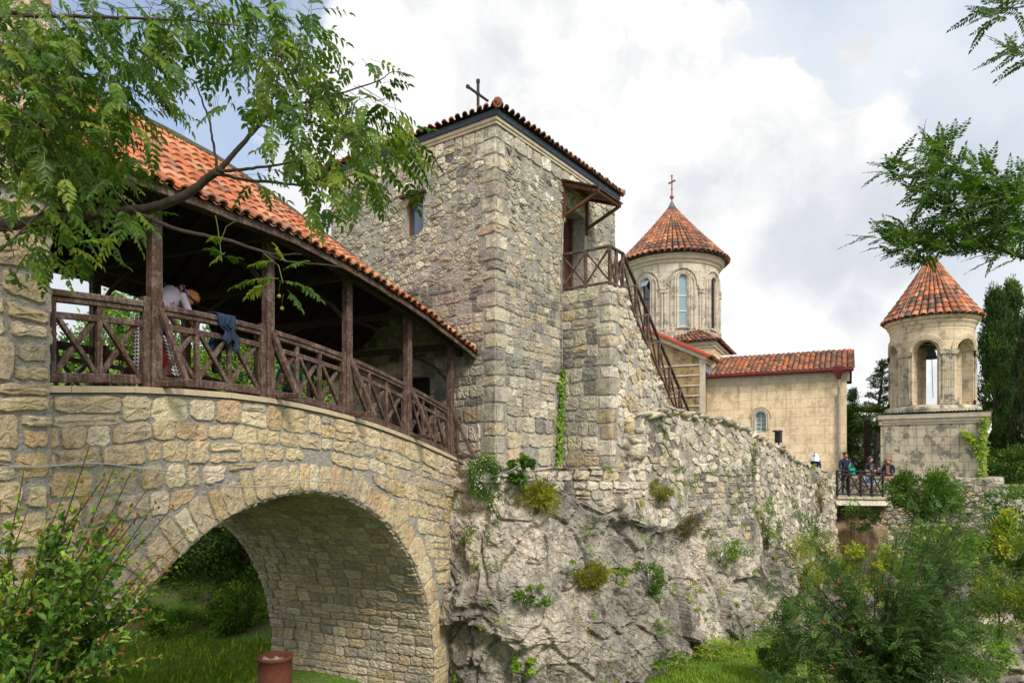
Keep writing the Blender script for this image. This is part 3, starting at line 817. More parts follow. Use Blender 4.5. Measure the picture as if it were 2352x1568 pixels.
# ================================================================== MAIN TOWER
dR = Vector((.576, .817, 0)).normalized(); dL = Vector((-.817, .576, 0)).normalized()
TC = Vector((-.366, 15.5, 0)); LR, LL = 5.97, 5.63; TZ0, TZ1 = -1.6, 7.68
tower = empty('stone_tower', TC + dR * 3 + dL * 2.8 + Vector((0, 0, -1)), 'tall square grey rubble tower with tiled roof at the end of the bridge', 'tower')
nL = -dR; nR = -dL      # outward normals of the left-hand and right-hand faces
mapL = planar(TC, dL, nL); mapRr = planar(TC, dR, nR)
WIN = (2.22, 2.80, 5.62, 6.56); DOOR = (2.97, 4.12, 4.44, 6.75); GDOOR = (2.0, 3.3, -.1, 2.1)
m = MB()
wall_panel(m, mapL, 0, LL, TZ0, TZ1, [WIN, GDOOR], .35); wall_panel(m, mapRr, 0, LR, TZ0, TZ1, [DOOR], .5)
P3 = TC + dR * LR; P4 = TC + dL * LL; P5 = P3 + dL * LL
for a, c in ((P3, P5), (P5, P4)):
    m.add([(a.x, a.y, TZ0), (c.x, c.y, TZ0), (c.x, c.y, TZ1), (a.x, a.y, TZ1)], [(0, 1, 2, 3)])
m.build('mortar_core', M['mortar'], tower)
def inrect(u_, v_, R_, g=.03): return R_[0] - g < u_ < R_[1] + g and R_[2] - g < v_ < R_[3] + g
def pushout(R_):
    def f(u_, v_):
        if R_[0] < u_ < R_[1] and R_[2] < v_ < R_[3]:
            d = [(u_ - R_[0], 0), (R_[1] - u_, 1), (v_ - R_[2], 2), (R_[3] - v_, 3)]; k = min(d)[1]
            return ((R_[0], v_), (R_[1], v_), (u_, R_[2]), (u_, R_[3]))[k]
        return (u_, v_)
    return f
gp = pal(GREY, [4, 4, 4, 3, 2, 2, 2, 1]); dp = pal(DARKS, [3, 4, 4, 4, 3]); pp_ = pal(PALE)
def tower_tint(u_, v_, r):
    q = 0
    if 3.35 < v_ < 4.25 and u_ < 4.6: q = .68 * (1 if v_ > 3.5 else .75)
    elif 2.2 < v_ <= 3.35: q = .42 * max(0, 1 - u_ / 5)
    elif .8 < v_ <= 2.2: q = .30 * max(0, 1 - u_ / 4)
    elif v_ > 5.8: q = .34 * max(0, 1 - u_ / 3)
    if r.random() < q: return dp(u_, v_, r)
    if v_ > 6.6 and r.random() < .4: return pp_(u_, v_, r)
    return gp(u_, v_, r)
def q_off(v): return .36
m = MB(); ZSPLIT = 4.25
for mp, L, holes, sd_ in ((mapL, LL, (WIN, GDOOR), 51), (mapRr, LR, (DOOR,), 61)):
    def keep(a, c): return not any(inrect(a, c, h, -.02) for h in holes)
    def cf(a, c):
        for h in holes: a, c = pushout(h)(a, c)
        return a, c
    up = cells_voronoi(.30, L, ZSPLIT, TZ1 - .35, .235, .165, sd_, .48)
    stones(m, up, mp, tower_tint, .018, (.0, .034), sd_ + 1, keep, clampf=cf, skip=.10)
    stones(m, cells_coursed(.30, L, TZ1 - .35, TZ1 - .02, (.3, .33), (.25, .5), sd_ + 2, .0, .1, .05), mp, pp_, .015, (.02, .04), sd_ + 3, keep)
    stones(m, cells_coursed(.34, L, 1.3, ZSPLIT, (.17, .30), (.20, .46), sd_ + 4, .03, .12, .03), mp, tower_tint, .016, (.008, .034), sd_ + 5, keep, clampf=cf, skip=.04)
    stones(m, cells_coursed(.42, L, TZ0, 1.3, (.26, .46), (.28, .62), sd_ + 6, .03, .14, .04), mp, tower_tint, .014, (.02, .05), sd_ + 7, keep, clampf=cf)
# quoins: stones that wrap the near corner
r = random.Random(9); z = TZ0; k = 0
def block(mb_, O, a, b, z0, z1, la, lb, col, proj, r):
    """rough corner block: a, b unit directions along the two faces away from the corner"""
    bulge = .024; vs = []; fs = []; NS = 4
    O = Vector(O) - (a + b) * proj
    grid = {}
    def pt(q, v):  # q along the unfolded faces -1..1
        h = lerp(z0, z1, v)
        ev = math.sin(math.pi * min(max(v, .0), 1)) ** .35; eq = (1 - abs(q) ** 6)
        if q < 0: base = O + a * (-q) * la
        else: base = O + b * q * lb
        inn = (a + b) * .02
        if abs(q) < .05: base = base + (a + b) * .014
        outn = (-b if q < 0 else -a) * (bulge * ev * eq * .6) if abs(q) > .05 else Vector((0, 0, 0))
        jit = Vector((r.uniform(-1, 1), r.uniform(-1, 1), r.uniform(-1, 1))) * .014
        back = (b if q < 0 else a) * (proj + .03) * (1 - ev * (1 if abs(q) < .95 else 0))
        return base + outn + jit + Vector((0, 0, h)) + back * (1 if (v in (0, 1) or abs(q) > .95) else 0)
    qs = [-1, -.93, -.6, -.25, -.06, 0, .06, .25, .6, .93, 1]; vv = [0, .08, .35, .65, .92, 1]
    for v in vv:
        for q in qs: vs.append(pt(q, v))
    n = len(qs)
    for i in range(len(vv) - 1):
        for j in range(n - 1): fs.append((i * n + j, i * n + j + 1, (i + 1) * n + j + 1, (i + 1) * n + j))
    mb_.add(vs, fs, col)
while z < TZ1 - .05:
    h = r.uniform(.26, .46) if z < 1.5 else r.uniform(.2, .36); h = min(h, TZ1 - z)
    la, lb = (r.uniform(.42, .62), r.uniform(.28, .36)) if k % 2 else (r.uniform(.28, .36), r.uniform(.42, .62))
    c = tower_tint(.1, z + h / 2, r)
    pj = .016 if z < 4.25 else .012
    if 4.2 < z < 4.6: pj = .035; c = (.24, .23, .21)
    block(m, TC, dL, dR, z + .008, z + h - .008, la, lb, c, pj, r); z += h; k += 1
m.build('wall', M['stone_grey'], tower)
# cornice, fascia, roof
CZ0, CZ1, FZ1 = 7.66, 7.81, 7.95
def ring(mb_, off0, off1, z0, z1, col=None):
    cs = lambda o: [TC + nL * o + nR * o, TC + dR * LR + nR * o - nL * o, TC + dR * LR + dL * LL - nR * o - nL * o, TC + dL * LL + nL * o - nR * o]
    A, B_ = cs(off0), cs(off1); vs = []
    for q, zz in ((A, z0), (B_, z0), (B_, z1), (A, z1)): vs += [(p.x, p.y, zz) for p in q]
    fs = [(l * 4 + i, l * 4 + (i + 1) % 4, ((l + 1) % 4) * 4 + (i + 1) % 4, ((l + 1) % 4) * 4 + i) for l in range(4) for i in range(4)]
    mb_.add(vs, fs, col)
m = MB(); ring(m, -.3, .05, CZ0, CZ0 + .07); ring(m, -.3, .08, CZ0 + .07, CZ1); m.build('cornice', M['cream'], tower)
m = MB(); ring(m, -.3, .12, CZ1 + .003, FZ1); m.build('fascia', M['fascia'], tower)
cs = [TC + (nL + nR) * .17, TC + dR * LR + (nR - nL) * .17, P5 - (nR + nL) * .17, TC + dL * LL + (nL - nR) * .17]
HZ = FZ1 + .03; AP = (TC + dR * 3 + dL * 2.8); RZ = HZ + 2.8 * math.tan(R(19))
r1 = TC + dR * 2.8 + dL * 2.8; r2 = TC + dR * (LR - 2.8) + dL * 2.8
def hip(a, c, ra, rc):
    def P(x, t):
        lo = a.lerp(c, x); hi = ra.lerp(rc, x); p = lo.lerp(hi, t); return Vector((p.x, p.y, lerp(HZ, RZ, t)))
    return P
m = MB()
faces = [hip(cs[3], cs[0], r1, r1 + Vector((.01, 0, 0))), hip(cs[0], cs[1], r1, r2), hip(cs[1], cs[2], r2, r2 + Vector((0.01, 0, 0))), hip(cs[2], cs[3], r2, r1)]
base = MB((.3, .1, .06))
for q, P in enumerate(faces):
    base.add([Vector(P(0, 0)) - Vector((0, 0, .02)), Vector(P(1, 0)) - Vector((0, 0, .02)), Vector(P(1, 1)) - Vector((0, 0, .02)), Vector(P(0, 1)) - Vector((0, 0, .02))], [(0, 1, 2, 3)])
    tile_field(m, P, 29, 7, 70 + q, OLDT if q != 0 else TILES + OLDT, pan=q < 2)
ro = base.build('roof', M['wood_dark'], tower); m.build('tiling', M['tile_old'], ro)
m = MB((.40, .15, .08))
for c, rr_ in ((cs[0], r1), (cs[1], r2), (cs[3], r1)):
    A = Vector((c.x, c.y, HZ + .05)); B_ = Vector((rr_.x, rr_.y, RZ + .05))
    for i in range(10): m.tube([A.lerp(B_, i / 10 - .01), A.lerp(B_, (i + 1) / 10)], [.11, .085], 8)
m.build('hip_tiles', M['tile_old'], ro)
# roof cross
m = MB(); cb = Vector((-.87, 17.5, 8.3))
cx_dir = (dL * .55 + dR * -.84).normalized()
cxd = dR.copy()
m.beam(cb, cb + Vector((0, 0, 1.47)), .06, .06, cxd)
m.beam(cb + Vector((0, 0, 1.12)) - cxd * .42, cb + Vector((0, 0, 1.12)) + cxd * .42, .055, .055)
m.beam(cb + Vector((0, 0, 1.40)), cb + Vector((0, 0, 1.49)), .085, .07, cxd)
m.beam(cb + Vector((0, 0, 1.12)) - cxd * .45, cb + Vector((0, 0, 1.12)) - cxd * .38, .08, .08)
m.ell(cb + Vector((0, 0, 1.12)), (.06, .06, .06)); m.build('roof_cross', M['iron'], tower)
# window in the left-hand face
def framed(mb_, mp, a, b, c, d, dep, fw=.07, ft=.06):
    for (x0, x1, y0, y1) in ((a, a + fw, c, d), (b - fw, b, c, d), (a + fw, b - fw, c, c + fw), (a + fw, b - fw, d - fw, d)):
        vs = [mp(x, y, q) for q in (dep, dep + ft) for x, y in ((x0, y0), (x1, y0), (x1, y1), (x0, y1))]
        mb_.add(vs, [(0, 1, 2, 3), (4, 5, 6, 7), (0, 1, 5, 4), (1, 2, 6, 5), (2, 3, 7, 6), (3, 0, 4, 7)])
def pane(mb_, mp, a, b, c, d, dep): mb_.add([mp(a, c, dep), mp(b, c, dep), mp(b, d, dep), mp(a, d, dep)], [(0, 1, 2, 3)])
a, b, c, d = WIN
m = MB(); framed(m, mapL, a, b, c, d, -.18, .075); wi = m.build('window', M['wood_orange'], tower)
m = MB(); pane(m, mapL, a + .05, b - .05, c + .05, d - .05, -.16); m.build('pane', M['glass'], wi)
m = MB((.3, .28, .25)); m.box(Vector(mapL((a + b) / 2, d + .05, .03)), dL * .42, nL * .10, (0, 0, .03)); m.build('lintel', M['wood_dark'], wi)
# door in the right-hand face and a black sheet standing in for the unlit passage
a, b, c, d = DOOR
m = MB(); pane(m, mapRr, a + .02, b - .02, c, d, -.42); m.beam(Vector(mapRr(a + .06, c, -.40)), Vector(mapRr(a + .06, d, -.40)), .1, .06, nR); m.beam(Vector(mapRr(b - .06, c, -.40)), Vector(mapRr(b - .06, d, -.40)), .1, .06, nR)
dr = m.build('door', M['door'], tower)
m = MB(); m.ell(mapRr(b - .18, c + 1.0, -.38), (.03, .03, .03)); m.build('handle', M['iron'], dr)
a, b, c, d = GDOOR
m = MB(); pane(m, mapL, a - .01, b + .01, c - .01, d + .01, -.345); m.build('passage_shade_sheet', M['dark'], tower)  # flat black sheet closes the doorway, its colour painted as passage shade
# canopy over the door
can = MB()
s1, s2 = 2.95, 4.17; zt, zo, mo = 7.26, 6.86, 1.02
for s in (s1, s2):
    W0 = lambda m_, z_: Vector(mapRr(s, z_, m_))
    can.beam(W0(.05, zt), W0(.05, zt - 1.0), .08, .07, dR); can.beam(W0(.04, zt), W0(mo + .05, zo), .07, .09); can.beam(W0(.07, zt - .82), W0(mo - .02, zo - .03), .07, .08)
can.beam(mapRr(s1 - .08, zo + .02, mo - .04), mapRr(s2 + .12, zo + .02, mo - .04), .09, .07); can.beam(mapRr(s1 - .05, zt + .05, .08), mapRr(s2 + .05, zt + .05, .08), .08, .07)
co = can.build('canopy', M['wood_orange'], tower)
m = MB(); vs = [mapRr(s, z_, q) for z_, q in ((zt + .10, 0.02), (zo + .07, mo + .06)) for s in (s1 - .12, s2 + .15)]
vs += [(x, y, z + .03) for x, y, z in vs]
m.add(vs, [(0, 1, 3, 2), (4, 6, 7, 5), (0, 4, 5, 1), (2, 3, 7, 6), (0, 2, 6, 4), (1, 5, 7, 3)]); m.build('canopy_board', M['wood'], co)

# ================================================================== STAIR BLOCK beside the tower
sb = empty('stone_stair', mapRr(3.6, -.5, 1.2), 'rough stone stair block climbing to the upper door of the tower', 'stairs')
SA = Vector(mapRr(2.89, 0, 0)); bo = nR; BD = 1.43         # block starts at SA and sticks out along nR
SCn = SA + bo * BD                                            # outer corner
mapSf = planar(SCn, -bo, nL)     # front: u from outer corner to the tower, facing left
mapSs = planar(SCn, dR, nR)      # side: u along the tower wall
PZ = 4.40
def side_top(q): return interp([(0, PZ), (.62, PZ), (.8, 4.28), (2.0, 3.2), (2.58, 2.58), (3.52, 1.80), (4.2, 1.2), (5.6, .3)], q) if q > .62 else PZ
m = MB((.9, .9, .9)); wall_panel(m, mapSf, 0, BD, -1.5, PZ)
n = 40
for i in range(n):
    a, c = 5.6 * i / n, 5.6 * (i + 1) / n
    m.add([mapSs(a, -1.5, 0), mapSs(c, -1.5, 0), mapSs(c, side_top(c) - .05, 0), mapSs(a, side_top(a) - .05, 0)], [(0, 1, 2, 3)])
pf = [Vector(mapSs(q, PZ + .002, -w)) for q, w in ((0, 0), (.75, 0), (.75, BD - .02), (0, BD - .02))]
m.add(pf, [(0, 1, 2, 3)])
ns = 16
for i in range(ns):         # steps
    q0, q1 = .75 + 4.75 * i / ns, .75 + 4.75 * (i + 1) / ns; z1 = PZ - 3.8 * (i + 1) / ns; z0 = PZ - 3.8 * i / ns
    m.add([mapSs(q0, z1, -.1), mapSs(q1, z1, -.1), mapSs(q1, z1, -BD + .02), mapSs(q0, z1, -BD + .02)], [(0, 1, 2, 3)])
    m.add([mapSs(q0, z1, -.1), mapSs(q0, z0, -.1), mapSs(q0, z0, -BD + .02), mapSs(q0, z1, -BD + .02)], [(0, 1, 2, 3)])
m.build('steps', M['mortar_light'], sb)
m = MB()
stones(m, cells_coursed(.34, BD, 4.08, PZ + .03, (.34, .36), (.45, .6), 80, 0, 0, .02), mapSf, pal(GREY[:3]), .012, (.02, .04), 81)
stones(m, cells_coursed(.34, BD, -1.5, 4.08, (.26, .42), (.26, .5), 82, .03, .12, .04), mapSf, tower_tint, .016, (.015, .045), 83)
def skeep(q, z): return z < side_top(q) + .02
def sclamp(q, z): return (q, min(z, side_top(q) + .05))
stones(m, cells_voronoi(.32, 5.6, -.6, PZ + .05, .30, .24, 84), mapSs, pal(GREY + PALE, [2, 2, 4, 1, 2, 1, 3, 1, 5, 4, 3, 4, 2, 3]), .018, (.01, .06), 85, skeep, clampf=sclamp, skip=.08)
r = random.Random(10); z = -1.5; k = 0
while z < PZ - .05:
    h = min(r.uniform(.26, .48), PZ - z + .01); la, lb = (r.uniform(.40, .6), r.uniform(.26, .34)) if k % 2 else (r.uniform(.28, .36), r.uniform(.42, .62))
    block(m, SCn, -bo, dR, z + .008, z + h - .008, la, lb, pal(GREY + PALE)(0, 0, r), .016, r); z += h; k += 1
# loose ragged stones along the sloping edge
for i in range(34):
    q = .7 + 3.6 * i / 33; zz = side_top(q); s_ = r.uniform(.07, .16)
    c = Vector(mapSs(q, zz - s_ * .4, -.12 + r.uniform(-.05, .06)))
    mm = MB(); lump(m, c, (s_ * 1.3, s_ * 1.1, s_ * .9), pal(GREY + PALE)(0, 0, r), i)
m.build('masonry', M['stone_grey'], sb)
# railing of the platform and the stair
rl = empty('stair_railing', SCn + Vector((0, 0, PZ)), 'dark brown timber railing with crosses around the stair platform by the tower door', 'railing')
A0 = SA + Vector((0, 0, PZ)) + bo * .03; A1 = SCn + Vector((0, 0, PZ)) - bo * .06 + dR * .05; A2 = A1 + dR * .74
A3 = Vector(mapSs(5.5, .6, -.06))
def railrun(A, B_, cells, parent, H=1.0, mat='wood', ends=True, nrm=None):
    A, B_ = Vector(A), Vector(B_); Z = Vector((0, 0, 1)); up = (B_ - A).cross(Z).normalized()
    m = MB(); m.beam(A + Z * H, B_ + Z * H, .085, .055); m.build('hand_rail', M[mat], parent)
    m = MB(); m.beam(A + Z * .10, B_ + Z * .10, .055, .06); m.build('foot_rail', M[mat], parent)
    for i in range(cells + 1):
        if i == cells and not ends: break
        p = A.lerp(B_, i / cells); m = MB(); m.beam(p, p + Z * (H - .02), .075, .075, up); m.build('baluster', M[mat], parent)
    for i in range(cells):
        p, q = A.lerp(B_, i / cells), A.lerp(B_, (i + 1) / cells); m = MB()
        m.beam(p + Z * .12 + up * .02, q + Z * (H - .04) + up * .02, .04, .045, up); m.beam(p + Z * (H - .04) - up * .025, q + Z * .12 - up * .025, .04, .045, up)
        m.build('cross_brace', M[mat], parent)
railrun(A0, A1, 2, rl, ends=False); railrun(A1, A2, 2, rl, ends=False); railrun(A2, A3, 6, rl)
# ================================================================== CLIFF and retaining wall
class Curve2:
    def __init__(s, pts):
        P = [Vector((x, y, 0)) for x, y in pts]; Q = []
        ext = [2 * P[0] - P[1]] + P + [2 * P[-1] - P[-2]]
        for i in range(1, len(ext) - 2):
            a, b_, c_, d_ = ext[i - 1:i + 3]
            for k in range(8):
                t = k / 8; Q.append(.5 * ((2 * b_) + (c_ - a) * t + (2 * a - 5 * b_ + 4 * c_ - d_) * t * t + (3 * b_ - a - 3 * c_ + d_) * t ** 3))
        Q.append(P[-1]); s.Q = Q; s.A = [0]
        for a, b_ in zip(Q, Q[1:]): s.A.append(s.A[-1] + (b_ - a).length)
        s.L = s.A[-1]
        s.ctrl = [s.A[min(i * 8, len(Q) - 1)] for i in range(len(pts))]
        N_ = []
        for i in range(len(Q)):
            d = Q[min(i + 3, len(Q) - 1)] - Q[max(i - 3, 0)]; N_.append(Vector((d.y, -d.x, 0)).normalized())
        s.N = N_
    def at(s, a):
        a = min(max(a, 0), s.L - 1e-6)
        lo, hi = 0, len(s.A) - 1
        while hi - lo > 1:
            m = (lo + hi) // 2
            if s.A[m] <= a: lo = m
            else: hi = m
        t = (a - s.A[lo]) / (s.A[hi] - s.A[lo]); return s.Q[lo].lerp(s.Q[hi], t), s.N[lo].lerp(s.N[hi], t)
CP = [(-1.9, 16.1), (-.3, 15.15), (1.2, 16.0), (2.6, 16.75), (3.3, 17.55), (4.6, 18.8), (6.2, 20.3), (7.7, 21.9), (9.4, 23.7), (11.2, 25.6), (12.7, 27.0), (12.9, 29.5)]
CC = Curve2(CP); ct = CC.ctrl
TOPZ = list(zip(ct, [-.05, -.12, -.15, -.2, 1.25, 1.42, 1.30, 1.02, .38, -.20, -.50, -.9]))
TOPZ.insert(4, (ct[4] - .25, -.15))
MASZ = list(zip(ct, [-.10, -.15, -.30, -.55, -1.0, -1.7, -2.2, -2.5, -3.3, -4.2, -4.6, -5]))
def lin(tab, x):
    if x <= tab[0][0]: return tab[0][1]
    for (a, p), (c, q) in zip(tab, tab[1:]):
        if x <= c: return lerp(p, q, (x - a) / max(c - a, 1e-6))
    return tab[-1][1]
BAT = list(zip(ct, [.2, .8, 1.1, 1.2, 1.0, .7, .6, .6, .6, .6, .6, .6]))
def ctop(a): return lin(TOPZ, a) + .06 * math.sin(a * 3.1) * math.sin(a * 1.3 + 1)
def hrock(p):
    n = mnoise.fractal(p * .5, 1.0, 2.1, 5) * .30
    v = mnoise.voronoi(Vector((p.x * .75, p.y * .75, p.z * .6)) + mnoise.noise_vector(p * .8) * .35)[0]
    n += (min(v[1] - v[0], .08) / .08 - 1) * .16 + v[0] * .22
    v = mnoise.voronoi(Vector((p.x * 2.4, p.y * 2.4, p.z * 2.0)) + mnoise.noise_vector(p * 2) * .25)[0]
    n += (min(v[1] - v[0], .10) / .10 - 1) * .05 + v[0] * .10
    for sc, am in ((.6, .26), (1.6, .07), (5.2, .018)):
        w_ = Vector((p.x * sc, p.y * sc, p.z * sc * .8)) + mnoise.noise_vector(p * sc * .9) * .3; c_ = mnoise.voronoi(w_)[1][0]; n += (mnoise.cell(c_ * 7.3) - .5) * am
    n += (1 - abs(mnoise.noise(p * 1.7))) * .06 + mnoise.fractal(p * 5.5, .8, 2.2, 4) * .028
    return n
def cliff_pt(a, z, dd=0.0):
    p, n = CC.at(a); zt = lin(TOPZ, a); zm = lin(MASZ, a); dz = max(zt - z, 0)
    off = dz * .06 + lin(BAT, a) * smooth(0, 5.2, max(zm + .2 - z, 0)) * 1.0
    q = Vector((p.x + n.x * off, p.y + n.y * off, z))
    rockness = smooth(zm + .6, zm - .7, z)
    h = hrock(q) * (.12 + .88 * rockness) * smooth(0, .5, a + .2) if True else 0
    q += n * (h + dd); return q
m = MB((1, 1, 1)); NA, NZ = 560, 190; vs = []
for i in range(NA + 1):
    a = CC.L * i / NA; zt = ctop(a)
    for j in range(NZ + 1):
        z = lerp(zt, -8.6 if a > ct[7] else -6.2, j / NZ); vs.append(cliff_pt(a, z))
m.add(vs, [(i * (NZ + 1) + j, i * (NZ + 1) + j + 1, (i + 1) * (NZ + 1) + j + 1, (i + 1) * (NZ + 1) + j) for i in range(NA) for j in range(NZ)])
mt_, t, b, o = new_mat('cliff_rock'); p = objvec(t)
n1 = t.noise(p, .9, 8, .68, .4); n2 = t.noise(p, 6, 8, .7); n3 = t.noise(p, 35, 5, .65)
vv = t.new('ShaderNodeVectorMath', operation='ADD'); wn = t.new('ShaderNodeTexNoise'); t.set(wn, 'Vector', p); wn.inputs['Scale'].default_value = 3; wn.inputs['Detail'].default_value = 5
wsc = t.new('ShaderNodeVectorMath', operation='SCALE'); t.set(wsc, 0, wn.outputs['Color']); wsc.inputs['Scale'].default_value = .45
t.set(vv, 0, p); t.set(vv, 1, wsc.outputs[0])
vo = t.new('ShaderNodeTexVoronoi', feature='DISTANCE_TO_EDGE'); t.set(vo, 'Vector', vv.outputs[0]); vo.inputs['Scale'].default_value = 3.2
vo2 = t.new('ShaderNodeTexVoronoi', feature='DISTANCE_TO_EDGE'); t.set(vo2, 'Vector', vv.outputs[0]); vo2.inputs['Scale'].default_value = 9
col = t.ramp(n1, [(.34, (.285, .26, .23)), (.46, (.40, .365, .31)), (.55, (.515, .46, .38)), (.67, (.65, .57, .455))])
col = t.mix(1.0, col, t.ramp(n2, [(.32, .60), (.5, 1.0), (.68, 1.25)]), 'MULTIPLY'); col = t.mix(1.0, col, t.ramp(n3, [(.32, .8), (.5, 1.0), (.7, 1.12)]), 'MULTIPLY')
col = t.mix(t.maprange(t.noise(p, 2.3, 7, .7), .58, .70, 0, .55), col, (.46, .34, .22))
col = t.mix(1.0, col, t.ramp(t.noise(p, .45, 5, .6), [(.40, (.60, .59, .575)), (.56, (1.04, 1.02, .99))]), 'MULTIPLY')
mp_ = t.new('ShaderNodeMapping'); mp_.inputs['Scale'].default_value = (3, 3, .5); t.set(mp_, 0, p)
col = t.mix(t.maprange(t.noise(mp_.outputs[0], 1.0, 6, .7), .54, .66, 0, .6), col, (.13, .125, .115))
cr = t.maprange(vo.outputs['Distance'], 0, .03, .85, 0); cr = t.math('MULTIPLY', cr, t.maprange(n2, .4, .6, 0, 1))
col = t.mix(cr, col, (.07, .065, .058))
vo3 = t.new('ShaderNodeTexVoronoi', feature='DISTANCE_TO_EDGE'); t.set(vo3, 'Vector', vv.outputs[0]); vo3.inputs['Scale'].default_value = 1.1
col = t.mix(t.maprange(vo3.outputs['Distance'], 0, .018, .7, 0), col, (.06, .056, .05))
t.l.new(col, b.inputs['Base Color']); b.inputs['Roughness'].default_value = .95; b.inputs['Specular IOR Level'].default_value = .12
hh = t.math('ADD', t.math('MULTIPLY', n2, 1.0), t.math('MULTIPLY', n3, .35))
hh = t.math('ADD', hh, t.math('MULTIPLY', t.maprange(vo.outputs['Distance'], 0, .06, 0, 1), .3)); hh = t.math('ADD', hh, t.math('MULTIPLY', t.maprange(vo2.outputs['Distance'], 0, .08, 0, 1), .25))
bump(t, b, hh, .05, .85)
M['rock'] = mt_
tag(m.build('cliff', M['rock'], smooth=False), kind='structure')
# terrace behind the retaining wall
m = MB((.9, .9, .9)); top = [CC.at(CC.L * i / 60) for i in range(61)]
vs = []
for i, (p, n) in enumerate(top):
    zt = ctop(CC.L * i / 60)
    for off, z in ((.04, zt - .03), (-.5, zt - .02), (-.55, -1.42), (-3, -1.40)): q = p + n * off; vs.append((q.x, q.y, z))
m.add(vs, [(i * 4 + j, i * 4 + j + 1, (i + 1) * 4 + j + 1, (i + 1) * 4 + j) for i in range(60) for j in range(3)])
m.add([(-2, 19, -1.45), (5, 21, -1.45), (12, 28.5, -1.45), (13.2, 30.5, -1.45), (18, 32, -1.45), (22, 31, -1.45), (24, 60, -1.45), (-2, 60, -1.45)], [tuple(range(8))])
tag(m.build('terrace', M['mortar_light']), kind='structure')
rw = empty('retaining_wall', CC.at(ct[7])[0] + Vector((0, 0, -1)), 'pale rubble retaining wall curving along the cliff top below the church', 'wall')
m = MB()
def rmap(a, z, dd):
    return tuple(cliff_pt(a, z, dd + .012))
a0 = ct[4] - .75
def rkeep(a, z): return z < ctop(a) + .05 and z > lin(MASZ, a) - .1 + .9 * mnoise.noise(Vector((a * .9, z * .6, 5))) + .4 * mnoise.noise(Vector((a * 3.1, z * 3, 5)))
def rcl(a, z): return (a, min(z, ctop(a) + .07))
rc = [q for q in cells_voronoi(a0, CC.L, -5, 1.6, .27, .21, 91, .49) if sum(p[0] for p in q) / len(q) < CC.L]
PR = pal([tuple(a * .7 + b * .3 for a, b in zip(c, (.47, .44, .375))) for c in GREY + PALE], [2, 2, 3, 2, 1.5, 1, 2, 1, 4, 3, 3, 2, 2, 2])
stones(m, rc, rmap, PR, .022, (-.004, .05), 92, lambda a, z: rkeep(a, z) and not (ct[5] < a < ct[7] and z < -.3), clampf=rcl, skip=.33)
stones(m, cells_coursed(ct[5] + .2, ct[7] - .3, -2.4, -.35, (.15, .24), (.2, .42), 93, .04, .1, .04), rmap, pal(GREY + DARKS[:3]), .024, (-.004, .04), 94, rkeep, skip=.25)
stones(m, cells_coursed(.6, ct[4], -.9, .0, (.14, .26), (.2, .45), 95, .05, .2, .05), rmap, PR, .02, (.02, .08), 96, lambda a, z: z < ctop(a) and z > lin(MASZ, a) - .3 + .5 * mnoise.noise(Vector((a * 1.5, z * 1.5, 5))), skip=.2)
r = random.Random(17)
for i in range(100):      # loose cap stones on the crest
    a = lerp(a0 + .2, CC.L - .1, i / 149); zt = ctop(a); p, n = CC.at(a); s_ = r.uniform(.05, .12)
    for off in (0.03, -.2): lump(m, p + n * (off + r.uniform(-.05, .03)) + Vector((0, 0, zt + r.uniform(-.12, .0))), (s_ * 1.6, s_ * 1.2, s_ * .8), pal(GREY)(0, 0, r), i)
for i in range(90):       # broken end of the wall beside the stair block
    f = r.random(); a = ct[4] - .32 + .36 * f; z = -.15 + 1.4 * f * r.uniform(.55, 1.0); p, n = CC.at(a); s_ = r.uniform(.09, .17)
    lump(m, p + n * r.uniform(-.45, .03) + Vector((0, 0, z)), (s_ * 1.3, s_, s_ * .9), pal(GREY)(0, 0, r), i)
m.build('masonry', M['stone_grey'], rw)

# second outcrop on the right
CC2 = Curve2([(11.8, 26.5), (13.2, 24.8), (15.2, 23.5), (17.5, 22.6), (20, 22), (23, 21), (27, 19)])
m = MB(); NA, NZ = 200, 70; vs = []
for i in range(NA + 1):
    a = CC2.L * i / NA; p, n = CC2.at(a); f = a / CC2.L
    for j in range(NZ + 1):
        t_ = j / NZ; z = lerp(-4.6 - f * 1.2 + .5 * mnoise.noise(Vector((a * .8, 0, 3))), -10, t_)
        if j < 12: q = p - n * (12 - j) * .25; z = z + 0.0 + (12 - j) * .05
        else: q = p + n * ((-4.6 - z) * .35)
        q = Vector((q.x, q.y, z)); q += n * hrock(q) * 1.4 + Vector((0, 0, mnoise.fractal(q * .8, 1, 2, 4) * .25)); vs.append(q)
m.add(vs, [(i * (NZ + 1) + j, i * (NZ + 1) + j + 1, (i + 1) * (NZ + 1) + j + 1, (i + 1) * (NZ + 1) + j) for i in range(NA) for j in range(NZ)])
tag(m.build('rock_outcrop', M['rock'], smooth=True), kind='structure')

